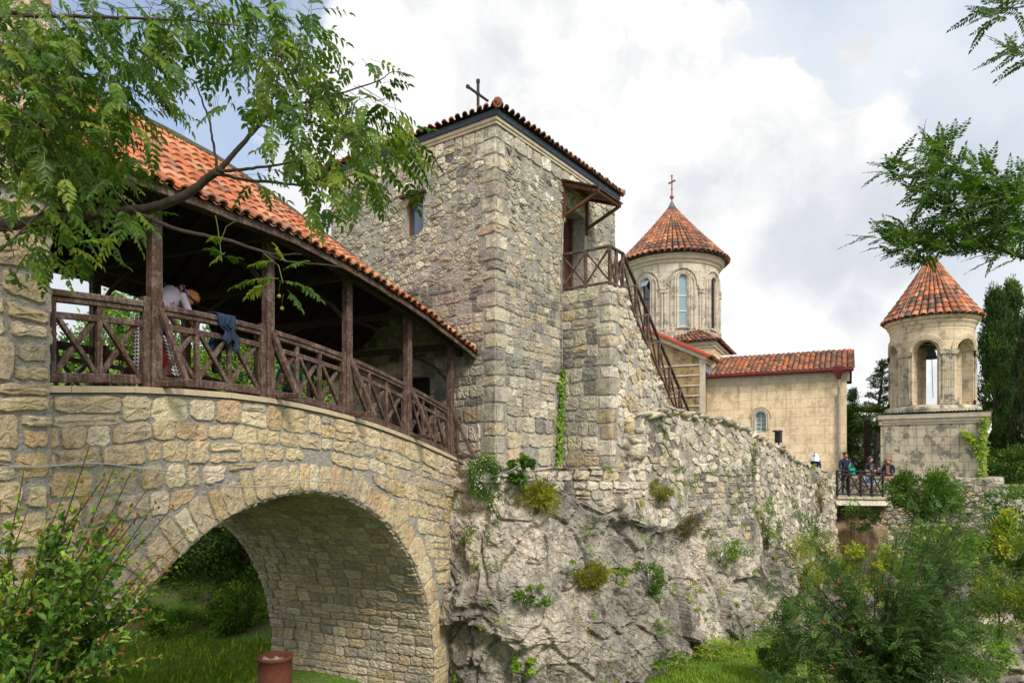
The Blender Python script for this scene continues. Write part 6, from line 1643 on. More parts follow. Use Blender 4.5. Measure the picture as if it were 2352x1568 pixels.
# banana leaf at the bottom edge
m = Leaves(True); q = V(1665, 1640, 9); bn = empty('banana_plant', q, 'pale green banana leaf tips poking up at the bottom edge', 'plant')
for d, n_, L in ((Vector((-.55, 0, .75)), Vector((0, -1, .3)), .62), (Vector((.75, 0, .55)), Vector((0, -1, .4)), .66), (Vector((.1, -.4, .4)), Vector((0, -1, .4)), .35)): m.add(q, d, n_, L, .12, (.16, .26, .05))
m.build('leaf_blades', M['leaf'], bn)

# ---- trees: tapered trunk, limbs, crown of leaf clumps
def tree_at(name, label, base, h, rad, n, ls, cols, seed, trunk_r=.11, crown_lo=.35, mat='leaf_soft', clumps=60, group=None, cat='tree', lw=.5):
    r = random.Random(seed); base = Vector(base); t_ = empty(name, base, label, cat, group); br = MB(); lv = Leaves(False)
    top = base + Vector((0, 0, h)); lean = Vector((r.uniform(-.3, .3), r.uniform(-.3, .3), 0))
    Q = [base + lean * (k / 6) ** 2 + Vector((0, 0, h * .85 * k / 6)) for k in range(7)]; br.tube(Q, [trunk_r * (1 - k / 7.5) for k in range(7)], 8)
    cs = []
    for i in range(clumps):
        f = r.random(); z = h * lerp(crown_lo, 1.0, f); w_ = rad * math.sin(math.pi * min(1, (f * .82 + .16))) ** .7; a = r.uniform(0, 6.283); q = w_ * r.uniform(.25, 1)
        c = base + Vector((q * math.cos(a), q * math.sin(a), z)); cs.append((c, rad * r.uniform(.16, .32), r.choice(cols)))
        if i % 3 == 0:
            s_ = base + lean * .4 + Vector((0, 0, min(z * .8, h * .8) - r.uniform(0, .1) * h)); br.tube([s_, s_.lerp(c, .5) + Vector((0, 0, .1 * h * .3)), c], [trunk_r * .35, trunk_r * .2, trunk_r * .07], 5)
    br.build('trunk', M['bark_dark'], t_)
    for i in range(n):
        c, cr, col = r.choice(cs); v = rv(r) * r.random() ** .4; p = c + Vector((v.x, v.y, v.z * .7)) * cr
        lv.add(p, rv(r) + Vector((0, 0, -.1)), rv(r) + Vector((0, 0, .8)), ls * r.uniform(.6, 1.3), ls * lw, jc(col, r, .25))
    lv.build('crown', M[mat], t_); return t_
def cypress(label, base, h, rad, n, seed, cols=None, ls=.20, name='cypress', group=None, lean=0):
    r = random.Random(seed); base = Vector(base); cols = cols or [(.04, .085, .02), (.06, .115, .026), (.03, .065, .018)]
    t_ = empty(name, base, label, 'tree', group); br = MB(); br.tube([base, base + Vector((lean * .5, 0, h * .5)), base + Vector((lean, 0, h * .97))], [rad * .14, rad * .1, .02], 7); br.build('trunk', M['bark_dark'], t_); lv = Leaves(False)
    tufts = []
    for i in range(int(90 * h / 8)):
        f = r.random() ** .9; a = r.uniform(0, 6.283); w_ = rad * (1 - f) ** .6 * min(1, f * 8 + .3) * r.uniform(.25, 1.05); tufts.append((f, a, w_, r.choice(cols)))
    for i in range(n):
        f, a, w_, col = r.choice(tufts); z = h * f + r.uniform(0, .07) * h; v = rv(r) * .22 * rad
        p = base + Vector((w_ * math.cos(a) + v.x + lean * f, w_ * math.sin(a) + v.y, z + v.z)); lv.add(p, Vector((math.cos(a) * .4, math.sin(a) * .4, 1)) + rv(r) * .5, Vector((math.cos(a), math.sin(a), .2)), ls * r.uniform(.6, 1.3), ls * .35, jc(col, r, .25))
    lv.build('crown', M['conifer'], t_); return t_
def bpt(x, Y, z): return Vector(((x - CX) / F * Y, Y, z))
cypress('tall dark cypress just right of the bell tower', bpt(2283, 33, -1.5), 9.4, 1.2, 19000, 601, lean=.15)
cypress('second tall cypress behind and right of the bell tower cypress', bpt(2330, 34, -1.5), 9.9, 1.05, 17000, 602, lean=-.1)
cypress('thin cypress at the very right edge of the photo', bpt(2362, 31, -1.5), 7.6, .9, 6000, 603, [(.05, .07, .03), (.035, .06, .025)])
cypress('slim cypress peeking out behind the right corner of the church', bpt(1958, 38, -1.5), 5.2, .7, 3000, 604, [(.045, .085, .03), (.03, .06, .02)])
# layered fir between church and bell tower
r = random.Random(610); b0 = bpt(2012, 36, -1.5); fir = empty('fir_tree', b0, 'dark layered fir tree between the church and the bell tower', 'tree'); br = MB(); lv = Leaves(False); H = 6.9
br.tube([b0, b0 + Vector((.1, 0, H * .6)), b0 + Vector((.45, 0, H))], [.16, .09, .02], 7)
for k in range(95):
    f = k / 95; z = H * (.12 + .87 * f); a = r.uniform(0, 6.283); L = (1.75 * (1 - f) ** .8 + .12) * r.uniform(.7, 1.15); c = b0 + Vector((.45 * f * f, 0, z)); d = Vector((math.cos(a), math.sin(a), .12)); e = c + d * L
    br.tube([c, e], [.025, .008], 4)
    for q in range(70):
        t_ = r.uniform(.15, 1); p = c.lerp(e, t_) + Vector((r.gauss(0, .10), r.gauss(0, .10), r.gauss(0, .05))); lv.add(p, d + rv(r) * .6, rv(r) + Vector((0, 0, 1)), .16, .05, jc(r.choice([(.02, .045, .014), (.03, .06, .018), (.05, .085, .025)]), r))
br.build('trunk', M['bark_dark'], fir); lv.build('crown', M['conifer'], fir)
# palm
b0 = bpt(1993, 33, -1.5); pm = empty('palm_tree', b0, 'short fan palm with a shaggy brown trunk in front of the fir tree', 'palm'); br = MB((.8, .7, .6)); H = 3.5
br.tube([b0 + Vector((.03 * math.sin(k), 0, H * k / 16)) for k in range(17)], [.15 + .03 * (k % 2) for k in range(17)], 9); br.build('trunk', M['bark'], pm); lv = Leaves(False); stp = MB()
for k in range(34):
    a = r.uniform(0, 6.283); el = r.uniform(-.7, 1.1); d = Vector((math.cos(a) * math.cos(el), math.sin(a) * math.cos(el), math.sin(el))); c = b0 + Vector((0, 0, H)); e = c + d * .6; stp.tube([c, e], .012, 4, (.1, .14, .05))
    sd_ = d.cross(Vector((0, 0, 1))).normalized()
    for q in range(-8, 9): ld = d * math.cos(q * .16) + sd_ * math.sin(q * .16); lv.add(e, ld + Vector((0, 0, -.15)), Vector((0, 0, 1)) + rv(r) * .3, .55, .045, jc(r.choice(G_MID), r))
stp.build('leaf_stalks', M['petal'], pm); lv.build('fronds', M['leaf_soft'], pm)
BACK = [('dark round evergreen filling the gap left of the palm', 1960, 39, 4.6, 1.7), ('dark evergreen behind the palm and the people', 2030, 41, 4.4, 2.0), ('dark evergreen far behind the footbridge people', 1990, 44, 3.6, 2.4)]
for k, (lb, x, Y, h, rd) in enumerate(BACK): tree_at('evergreen_tree', lb, bpt(x, Y, -1.5), h, rd, 5500, .17, G_DARK + [(.03, .06, .02)], 620 + k, crown_lo=.08, clumps=50)
vb('hedge', 'dark hedge behind the low wall at the right edge', 2330, 1075, 30, 220, 90, 6000, G_DARK, 630, .15, clumps=70, dpt=1.2, cat='hedge')
vb('hedge', 'dark mass of shrubs below the low wall at the right edge', 2340, 1340, 24.5, 200, 330, 6000, G_DARK + G_MID, 631, .14, clumps=70, dpt=1.2, cat='hedge')
# woodland beyond the bridge on the left
def gb(x, Y): X = (x - CX) / F * Y; return Vector((X, Y, gz(X, Y) - .2))
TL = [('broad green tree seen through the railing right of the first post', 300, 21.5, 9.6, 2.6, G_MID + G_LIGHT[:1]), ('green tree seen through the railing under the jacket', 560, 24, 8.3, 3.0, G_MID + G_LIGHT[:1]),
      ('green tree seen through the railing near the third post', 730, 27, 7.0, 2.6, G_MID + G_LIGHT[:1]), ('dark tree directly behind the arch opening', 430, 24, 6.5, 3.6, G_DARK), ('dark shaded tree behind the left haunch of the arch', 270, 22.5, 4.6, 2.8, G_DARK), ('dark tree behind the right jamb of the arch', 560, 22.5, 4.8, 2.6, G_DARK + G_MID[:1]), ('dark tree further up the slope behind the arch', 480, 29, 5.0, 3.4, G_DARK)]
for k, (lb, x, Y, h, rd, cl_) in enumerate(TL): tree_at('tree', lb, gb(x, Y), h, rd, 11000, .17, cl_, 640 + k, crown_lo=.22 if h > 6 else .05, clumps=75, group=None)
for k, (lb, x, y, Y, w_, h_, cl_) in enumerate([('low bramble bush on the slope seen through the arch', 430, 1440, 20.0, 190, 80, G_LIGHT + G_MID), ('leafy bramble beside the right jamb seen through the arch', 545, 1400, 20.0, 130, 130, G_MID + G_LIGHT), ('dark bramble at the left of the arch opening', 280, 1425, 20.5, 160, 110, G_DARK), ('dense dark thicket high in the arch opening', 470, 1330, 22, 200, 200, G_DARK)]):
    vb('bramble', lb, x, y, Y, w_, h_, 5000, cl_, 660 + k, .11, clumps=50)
# grass as blades
r = random.Random(700); lv = Leaves(False)
for (x0, x1, y0, y1, n) in ((150, 620, 1470, 1575, 16000), (1320, 1800, 1488, 1575, 15000)):
    for i in range(n):
        x, y = r.uniform(x0, x1), r.uniform(y0, y1); Y = 5.0 / ((y - HY) / F)
        for _ in range(3): X = (x - CX) / F * Y; z = gz(X, Y); Y = -z / ((y - HY) / F)
        X = (x - CX) / F * Y; c = jc(r.choice([(.14, .25, .028), (.19, .31, .038), (.24, .34, .05), (.11, .19, .025)]), r, .3)
        lv.add((X, Y, z - .02), Vector((r.uniform(-.5, .5), r.uniform(-.5, .5), 1)), Vector((0, -1, 0)) + rv(r) * .5, r.uniform(.05, .16), .018, c)
for i in range(700):       # dry leaves and taller weeds among the blades
    x, y = r.uniform(150, 640), r.uniform(1478, 1575); Y = 5.0 / ((y - HY) / F); X = (x - CX) / F * Y; z = gz(X, Y)
    if i % 2: lv.add((X, Y, z + .03), rv(r), Vector((0, -.4, 1)) + rv(r) * .4, .07, .05, jc(r.choice([(.22, .15, .07), (.3, .24, .10), (.16, .12, .06)]), r, .3))
    else: lv.add((X, Y, z), Vector((r.uniform(-.5, .5), 0, 1)), Vector((0, -1, 0)) + rv(r) * .5, r.uniform(.15, .32), .06, jc(r.choice(G_LIGHT + G_YEL), r, .3))
tag(lv.build('grass', M['leaf_soft']), kind='stuff')
r = random.Random(705); lv = Leaves(False)     # small weeds and moss rooted in the joints and cracks
for k in range(150):
    a = r.uniform(.8, CC.L - .5); z = r.uniform(-5.2, ctop(a) - .1); run = r.randint(6, 40); da, dz = r.uniform(-.02, .02), r.uniform(-.035, .01)
    c_ = r.choice(G_MID + G_LIGHT + G_YEL)
    for q in range(run):
        a += da + r.gauss(0, .02); z += dz + r.gauss(0, .02); p = cliff_pt(a, z, .03); n_ = CC.at(a)[1]
        for l in range(3): lv.add(p + rv(r) * .05, n_ * .6 + rv(r), n_ + rv(r) * .6, r.uniform(.03, .07), .03, jc(c_, r, .25))
tag(lv.build('crevice_weeds', M['leaf_soft']), kind='stuff')
r = random.Random(701); lv = Leaves(False)     # ground cover on the banks at the right
for i in range(14000):
    X, Y = r.uniform(6, 26), r.uniform(13, 30); z = gz(X, Y); lv.add((X, Y, z + r.uniform(0, .25)), rv(r) + Vector((0, 0, .8)), rv(r) + Vector((0, 0, .6)), .12, .06, jc(r.choice(G_MID + G_LIGHT + G_YEL[:1]), r, .3))
tag(lv.build('ground_cover', M['leaf_soft']), kind='stuff')
# earth bank below the footbridge
m = MB((1, 1, 1)); vs = []
for i in range(30):
    for j in range(24):
        a, t_ = i / 29, j / 23; q = Vector((lerp(12.6, 17.0, a), lerp(28.4, 30.0, a) - t_ * 2.6 - .6 * math.sin(math.pi * a), lerp(-1.95, -8.5, t_))); q += Vector((0, -1, 0)) * mnoise.fractal(q * .9, 1, 2, 5) * .5; vs.append(q)
m.add(vs, [(i * 24 + j, i * 24 + j + 1, (i + 1) * 24 + j + 1, (i + 1) * 24 + j) for i in range(29) for j in range(23)])
tag(m.build('earth_bank', mat_plain('brown_earth', (.30, .21, .13), 1, .5, 3, bd=.05)), kind='structure')
# ================================================================== PROPS
def brp(x, y, w):      # point of the vertical plane w metres outside the post line, seen at x, y
    k = (x - CX) / F; s = (k * (B0.y + nn.y * w) - (B0.x + nn.x * w)) / (u.x - k * u.y); Y = B0.y + u.y * s + nn.y * w; return V(x, y, Y)
bn = empty('terracotta_bin', V(632, 1625, 14), 'terracotta coloured round bin lined with a plastic bag under the arch', 'bin')
c = V(632, 1505, 14); m = MB(); m.lathe(c, [(.30, -1.0), (.325, -.75), (.335, -.3), (.335, -.07), (.352, -.06), (.357, 0), (.345, .015), (.33, 0), (.325, -.2), (.30, -.6), (0, -.62)], 40); m.build('drum', M['terracotta'], bn, True)
m = MB((1, 1, 1)); r = random.Random(3); vs = []; n = 24
for k in range(6):
    for i in range(n): t_ = 2 * math.pi * i / n; rr_ = .325 * (1 - k / 6.5); vs.append(c + Vector((rr_ * math.cos(t_), rr_ * math.sin(t_), -.14 + .04 * math.sin(k * 2 + t_ * 3) + .05 * r.uniform(-1, 1) - k * .015)))
m.add(vs, [(k * n + i, k * n + (i + 1) % n, (k + 1) * n + (i + 1) % n, (k + 1) * n + i) for k in range(5) for i in range(n)]); m.build('bin_liner', M['plastic_bag'], bn)
r = random.Random(44)
for k in range(5):
    x_ = r.uniform(560, 700); p_ = V(x_, 1550, 14.6); p_.z = gz(p_.x, p_.y) + .05; m = MB(); rr_ = r.uniform(.06, .17); m.ell(p_, (rr_ * 1.3, rr_, rr_ * .7), 8, 5, r.choice(WARM))
    m.v = [tuple(Vector(v) + mnoise.noise_vector(Vector(v) * 9) * rr_ * .35) for v in m.v]
    tag(m.build('loose_stone', M['stone_warm']), 'loose stone lying on the grass by the bin under the arch', 'stone', 'loose stones by the bin')
def cable(label, pts, rad=.0075):
    Q = curve_pts(pts, 8); m = MB(); m.tube(Q, rad, 5); tag(m.build('cable', M['cable'], None, True), label, 'cable')
cable('upper white cable slung loosely across the bridge face to the fig sprout', [brp(x, y, .26) for x, y in ((-60, 1056), (0, 1064), (90, 1074), (190, 1062), (330, 1074), (470, 1090), (600, 1098), (690, 1102), (800, 1110), (940, 1112), (1060, 1108), (1120, 1098))] + [V(1170, 1072, 14.9)])
cable('lower white cable sagging beneath the first across the arch crown', [brp(x, y, .32) for x, y in ((-60, 1074), (0, 1072), (110, 1070), (220, 1064), (330, 1076), (430, 1100), (560, 1117), (690, 1108), (760, 1098), (830, 1122), (950, 1146), (1050, 1122))] + [V(1160, 1085, 14.7), V(1195, 1066, 14.9)])
cable('white cable running down the cliff from the tower foot', [on_cliff(x, y) + Vector((.05, -.14, .02)) for x, y in ((1215, 1068), (1255, 1110), (1320, 1145), (1400, 1182), (1480, 1212), (1545, 1230), (1612, 1240))])
cable('thin white cable hanging down the tower wall beside the upper door', [mapRr(2.93, 6.4, .08), mapRr(2.86, 6.1, .06), mapRr(2.80, 5.2, .06), mapRr(2.79, 4.0, .07), mapRr(2.80, 2.4, .07)], .009)
# floodlight on the retaining wall
q = V(1788, 1002, 24.0); m = MB(); fl_ = empty('floodlight', q, 'black floodlight on the crest of the retaining wall below the church window', 'floodlight')
m.box(q, (.05, .03, 0), (-.05, .12, 0), (0, 0, .22)); m.box(q + Vector((-.03, 0, .19)), (.12, .03, 0), (-.03, .12, 0), (0, 0, .03)); m.build('housing', M['iron'], fl_)
m = MB(); m.beam(q + Vector((0, 0, -.5)), q + Vector((.02, 0, -.1)), .05, .04); m.build('bracket', M['iron'], fl_)

# ================================================================== PEOPLE
SKIN = (.42, .22, .15)
def person(label, loc, height, yaw, J, colors, hair=None, hairlen=0, extra=None, group=None):
    """one continuous skinned body; J = joints (x right, y forward, z up) for a 1.75 m figure"""
    k = height / 1.75; rot = Matrix.Rotation(yaw, 3, 'Z')
    t_ = empty('person', loc, label, 'person', group)
    names = list(J); tr = lambda p: rot @ (Vector(p) * k)
    ED = [('pelvis', 'waist', 'top'), ('waist', 'chest', 'top'), ('chest', 'neck', 'top'), ('neck', 'head', 'skin'), ('head', 'crown', 'skin'), ('head', 'nose', 'skin')]
    for s in 'LR': ED += [('chest', 'sh' + s, 'top'), ('sh' + s, 'el' + s, 'sleeve'), ('el' + s, 'wr' + s, 'fore'), ('wr' + s, 'ha' + s, 'skin'), ('pelvis', 'hip' + s, 'legs'), ('hip' + s, 'kn' + s, 'legs'), ('kn' + s, 'an' + s, 'shin'), ('an' + s, 'to' + s, 'shoe')]
    RAD = dict(pelvis=.145, waist=.13, chest=.15, neck=.055, head=.096, crown=.088, nose=.018, sh=.068, el=.045, wr=.030, ha=.036, hip=.092, kn=.06, an=.042, to=.036)
    me = bpy.data.meshes.new('body'); me.from_pydata([tr(J[n]) for n in names], [(names.index(a), names.index(b_)) for a, b_, _ in ED], [])
    o = bpy.data.objects.new('body', me); COL.objects.link(o); me.skin_vertices or o.modifiers.new('skin', 'SKIN')
    if not o.modifiers: o.modifiers.new('skin', 'SKIN')
    if not me.skin_vertices: 
        bmx = bmesh.new(); bmx.from_mesh(me); bmx.verts.layers.skin.verify(); bmx.to_mesh(me); bmx.free()
    for i, n in enumerate(names):
        rr_ = RAD.get(n, RAD.get(n[:-1], .05)) * k; me.skin_vertices[0].data[i].radius = (rr_, rr_ * (.8 if n in ('chest', 'waist', 'pelvis') else 1)); me.skin_vertices[0].data[i].use_root = (n == 'pelvis')
    sb_ = o.modifiers.new('sub', 'SUBSURF'); sb_.levels = 2; sb_.render_levels = 2
    bpy.context.view_layer.update(); ev = o.evaluated_get(bpy.context.evaluated_depsgraph_get()); m2 = bpy.data.meshes.new_from_object(ev)
    bpy.data.objects.remove(o); segs = [(tr(J[a]), tr(J[b_]), c) for a, b_, c in ED]; mb_ = MB(); vs = [v.co.copy() for v in m2.vertices]
    def near(p):
        best = None
        for a, b_, c in segs:
            d = b_ - a; t = max(0, min(1, (p - a).dot(d) / max(d.length_squared, 1e-9))); dist = (p - a - d * t).length / (1.0 if c != 'skin' else .9)
            if best is None or dist < best[0]: best = (dist, c)
        return best[1]
    L0 = Vector(loc)
    mb_.add([v + L0 for v in vs], [])
    for f in m2.polygons: mb_.f.append(tuple(f.vertices)); mb_.c.append(colors[near(sum((vs[i] for i in f.vertices), Vector()) / len(f.vertices))])
    for s in 'LR':      # five fingers rooted in the palm
        w_, h_ = tr(J['wr' + s]), tr(J['ha' + s]); d = (h_ - w_).normalized(); sd_ = d.cross(Vector((0, 0, 1))); sd_ = sd_.normalized() if sd_.length > .1 else Vector((1, 0, 0)); pn_ = sd_.cross(d)
        for q, ln in ((-1.5, .055), (-.5, .07), (.5, .075), (1.5, .068)):
            a = h_ + sd_ * q * .017 * k; mb_.tube([L0 + a, L0 + a + d * ln * .5 * k, L0 + a + d * ln * .85 * k - pn_ * ln * .35 * k], [.010 * k, .009 * k, .007 * k], 5, colors['skin'])
        a = (w_ + h_) / 2 + sd_ * .03 * k; mb_.tube([L0 + a, L0 + a + (d + sd_ * .8).normalized() * .04 * k, L0 + a + (d + sd_ * .3).normalized() * .07 * k], [.011 * k, .010 * k, .008 * k], 5, colors['skin'])
    bo_ = mb_.build('body', M['body'], t_, True)
    hc, hn = tr(J['head']), (tr(J['nose']) - tr(J['head'])).normalized(); hu = (tr(J['crown']) - tr(J['head'])).normalized(); hs = hn.cross(hu).normalized(); hm = L0 + hc.lerp(tr(J['crown']), .5)
    f = MB()     # eyes, brows, ears, mouth
    for sg in (-1, 1):
        f.ell(hm + hn * .088 * k + hs * .032 * k * sg + hu * .0, (.011 * k,) * 3, 6, 4, (.08, .05, .04)); f.ell(hm + hs * .092 * k * sg - hu * .01, (.016 * k, .016 * k, .028 * k), 6, 4, colors['skin'])
    f.beam(hm + hn * .090 * k - hu * .065 * k - hs * .022 * k, hm + hn * .090 * k - hu * .065 * k + hs * .022 * k, .008 * k, .010 * k, hu, (.28, .09, .07)); f.build('face', M['body'], t_)
    if hair:
        h = MB(hair); c0 = hm - hn * .014 * k + hu * .032 * k; vs = []; n1, n2 = 14, 8; rr3 = random.Random(5)
        for i in range(n2 + 1):
            ph = math.pi * (.68 if hairlen < 2 else .8) * i / n2
            for j in range(n1):
                th = 2 * math.pi * j / n1; fr = max(0, math.cos(th)); cut = 1 - .42 * fr * (i / n2); p = math.cos(ph * cut); q = math.sin(ph * cut); g = 1 + (.10 * rr3.uniform(-1, 1) if hairlen else 0)
                vs.append(c0 + (hn * math.cos(th) * q * .098 + hs * math.sin(th) * q * .103 + hu * p * .092) * k * g * (1.12 if hairlen else 1.03) - hu * (hairlen * .05 * k * (i / n2) * (1 - fr)))
        h.add(vs, [(i * n1 + j, i * n1 + (j + 1) % n1, (i + 1) * n1 + (j + 1) % n1, (i + 1) * n1 + j) for i in range(n2) for j in range(n1)]); h.build('hair', M['cloth'], t_, True)
    if extra: extra(t_, L0, tr, k, dict(hm=hm, hn=hn, hu=hu, hs=hs))
    return t_
def J0(**o):
    J = dict(pelvis=(0, 0, .95), waist=(0, .01, 1.12), chest=(0, .0, 1.32), neck=(0, .01, 1.49), head=(0, .03, 1.585), crown=(0, .02, 1.68), nose=(0, .135, 1.60),
             shL=(-.185, 0, 1.41), elL=(-.235, -.02, 1.13), wrL=(-.235, .06, .90), haL=(-.23, .08, .82), shR=(.185, 0, 1.41), elR=(.235, -.02, 1.13), wrR=(.235, .06, .90), haR=(.23, .08, .82),
             hipL=(-.09, 0, .88), knL=(-.10, .02, .49), anL=(-.10, 0, .09), toL=(-.11, .15, .04), hipR=(.09, 0, .88), knR=(.10, .02, .49), anR=(.10, 0, .09), toR=(.11, .15, .04))
    J.update(o); return J
def cols(top, sleeve, fore, legs, shin, shoe=(.03, .03, .03), skin=SKIN): return dict(top=top, sleeve=sleeve, fore=fore, legs=legs, shin=shin, shoe=shoe, skin=skin)
FACE = math.pi          # yaw that faces the camera (forward = -Y)
# man in the dark jacket
def ex1(t_, L0, tr, k, h):
    m = MB((.0, .34, .24)); c = L0 + tr((-.10, .30, .98)); m.box(c, tr((.11, 0, 0)), tr((0, .05, 0)), (0, 0, .13)); m.ell(c + Vector((0, 0, -.1)), (.15, .09, .10), 10, 6); m.tube([c + Vector((-.05, 0, .12)), c + Vector((0, 0, .3)), c + Vector((.05, 0, .12))], .008, 5)
    tag(m.build('shopping_bag', M['cloth'], None), 'bright green bag held at the railing by the man in the dark jacket', 'bag')
    m = MB((.05, .38, .30)); c = L0 + tr((-.03, .26, 1.24)); m.tube([c + Vector((-.02, 0, -.12)), c + Vector((.02, 0, .02)), c + Vector((.03, 0, .06)), c + Vector((.04, 0, .10))], [.032, .032, .014, .014], 8)
    tag(m.build('bottle', M['cloth'], None), 'green bottle in the hand of the man in the dark jacket', 'bottle')
    m = MB((.55, .55, .55)); m.box(L0 + tr((.0, .135, 1.45)), tr((.03, 0, 0)), tr((0, .01, 0)), (0, 0, .012)); m.build('collar', M['cloth'], t_)
person('man in a dark jacket with a green bag, leftmost on the footbridge', bpt(1941, 27.75, -1.36), 1.76, FACE + .1,
       J0(elL=(-.30, .10, 1.15), wrL=(-.10, .24, 1.17), haL=(-.03, .27, 1.19), elR=(.27, .06, 1.12), wrR=(.20, .26, 1.0), haR=(.19, .32, .99), head=(0, .05, 1.575), nose=(.01, .145, 1.56)),
       cols((.014, .018, .035), (.014, .018, .035), (.014, .018, .035), (.02, .02, .022), (.02, .02, .022), skin=(.36, .16, .10)), (.03, .02, .018), 0, ex1)
# man with glasses in black T-shirt and plaid shorts
def ex2(t_, L0, tr, k, h):
    m = MB((.03, .03, .03))
    for sg in (-1, 1):
        c = h['hm'] + h['hn'] * .098 * k + h['hs'] * .033 * k * sg; m.tube([c + (h['hs'] * math.cos(a) + h['hu'] * math.sin(a)) * .024 * k for a in [i * .785 for i in range(9)]], .004, 4); m.tube([c + h['hs'] * .02 * sg, h['hm'] + h['hs'] * .095 * k * sg], .004, 4)
    m.build('glasses', M['cloth'], t_)
    m = MB((.20, .22, .22)); rr_ = random.Random(2)
    for i in range(26): m.box(L0 + tr((rr_.uniform(-.09, .09), .135, rr_.uniform(1.14, 1.38))), tr((rr_.uniform(.006, .02), 0, 0)), tr((0, .006, 0)), (0, 0, rr_.uniform(.006, .02)))
    m.build('shirt_print', M['cloth'], t_)
    m = MB()       # plaid shorts
    for sg in (-1, 1):
        a, b_ = L0 + tr((.085 * sg, 0, .96)), L0 + tr((.115 * sg, .02, .50)); n, s_ = 12, 14; vs = []
        for i in range(s_ + 1):
            c = a.lerp(b_, i / s_); rr3 = lerp(.115, .105, i / s_) * k
            for j in range(n): t = 2 * math.pi * j / n; vs.append(c + Vector((rr3 * math.cos(t), rr3 * math.sin(t), 0)))
        base_ = len(m.v); m.v.extend(tuple(v) for v in vs)
        for i in range(s_):
            for j in range(n):
                m.f.append(tuple(base_ + q for q in (i * n + j, i * n + (j + 1) % n, (i + 1) * n + (j + 1) % n, (i + 1) * n + j))); aa, bb = (i // 2) % 2, (j // 1) % 3 == 0
                m.c.append((.07, .10, .24) if aa and bb else ((.22, .28, .48) if aa or bb else (.62, .66, .74)))
    m.build('plaid_shorts', M['cloth'], t_)
person('young man with glasses, black printed T-shirt and blue plaid shorts on the footbridge', bpt(1998, 28.3, -1.42), 1.66, FACE + .25,
       J0(head=(.02, .03, 1.585), nose=(-.09, .10, 1.60), elL=(-.24, .02, 1.14), wrL=(-.10, .20, 1.0), haL=(-.04, .25, .98), elR=(.25, .0, 1.14), wrR=(.12, .20, .99), haR=(.05, .25, .97), knL=(-.12, .05, .49), anL=(-.14, .05, .09), toL=(-.2, .18, .04)),
       cols((.015, .016, .018), (.015, .016, .018), SKIN, (.25, .3, .45), (.48, .29, .2), (.05, .2, .18)), (.07, .045, .03), 1, ex2)
# woman with curly ginger hair
def ex3(t_, L0, tr, k, h):
    m = MB((.45, .22, .08)); rr_ = random.Random(8)
    for i in range(44):
        v = rv(rr_); p = h['hm'] + (h['hu'] * abs(v.z) * .105 + h['hs'] * v.x * .12 + h['hn'] * (v.y * .11 - .03)) * k + h['hu'] * .01; m.ell(p, (.032,) * 3, 6, 4, jc((.45, .21, .075), rr_, .25))
    m.build('curls', M['cloth'], t_)
    m = MB((.35, .18, .10)); m.box(L0 + tr((0, .125, 1.25)), tr((.055, 0, 0)), tr((0, .02, 0)), (0, 0, .17)); m.build('scarf', M['cloth'], t_)
    m = MB((.16, .012, .02)); m.lathe(L0 + tr((0, 0, 0)), [(.17, .98), (.20, .75), (.24, .45)], 16); m.build('skirt', M['cloth'], t_)
person('woman with curly ginger hair and navy cardigan at the right of the footbridge', bpt(2041, 28.9, -1.50), 1.66, FACE - .8,
       J0(elL=(-.26, .06, 1.14), wrL=(-.14, .24, 1.05), haL=(-.10, .29, 1.05), elR=(.26, .04, 1.13), wrR=(.16, .22, 1.03), haR=(.12, .28, 1.03)),
       cols((.02, .016, .045), (.02, .016, .045), (.02, .016, .045), (.16, .012, .02), (.16, .012, .02), skin=(.5, .28, .19)), (.42, .20, .075), 1, ex3)
person('grey haired person in dark red bending low between the two on the footbridge', bpt(2012, 29.5, -1.5), 1.55, FACE,
       J0(pelvis=(0, -.15, .85), waist=(0, -.04, 1.0), chest=(0, .12, 1.12), neck=(0, .24, 1.2), head=(0, .32, 1.25), crown=(0, .36, 1.335), nose=(0, .40, 1.19), shL=(-.17, .14, 1.2), shR=(.17, .14, 1.2), elL=(-.22, .25, .98), elR=(.22, .25, .98), wrL=(-.15, .40, .9), wrR=(.15, .40, .9), haL=(-.12, .46, .88), haR=(.12, .46, .88)),
       cols((.13, .012, .018), (.13, .012, .018), (.13, .012, .018), (.03, .02, .025), (.03, .02, .025)), (.28, .25, .22), 1)
# woman with the white headscarf
def ex5(t_, L0, tr, k, h):
    m = MB((.66, .65, .68)); c0 = h['hm']; vs = []; n1, n2 = 18, 10
    for i in range(n2 + 1):
        f = i / n2
        for j in range(n1):
            th = 2 * math.pi * j / n1; fr = max(0, math.cos(th)); ph = math.pi * f * .62; rad_ = math.sin(min(ph, 1.57)) * .125 + max(0, f - .6) * .22
            zz = .105 * math.cos(ph) if f < .6 else .105 * math.cos(math.pi * .6 * .62) - (f - .6) * .75
            if fr > .75 and f > .25: rad_ *= 1 - .25 * (fr - .75) * 4
            vs.append(c0 + h['hu'] * zz * (1 - .3 * fr * (f > .3) * (f < .6)) + (h['hn'] * math.cos(th) * (.55 if fr > .8 and .25 < f < .72 else 1.0) + h['hs'] * math.sin(th)) * rad_ * (1 + .05 * math.sin(j * 2.1)))
    m.add(vs, [(i * n1 + j, i * n1 + (j + 1) % n1, (i + 1) * n1 + (j + 1) % n1, (i + 1) * n1 + j) for i in range(n2) for j in range(n1)]); m.build('headscarf', M['cloth'], t_, True)
person('woman in a white headscarf looking left behind the crest of the retaining wall', bpt(1873, 28.2, -1.30), 1.68, FACE - 1.1, J0(), cols((.03, .035, .10), (.03, .035, .10), (.03, .035, .10), (.05, .05, .08), (.05, .05, .08), skin=(.5, .27, .2)), None, 0, ex5)

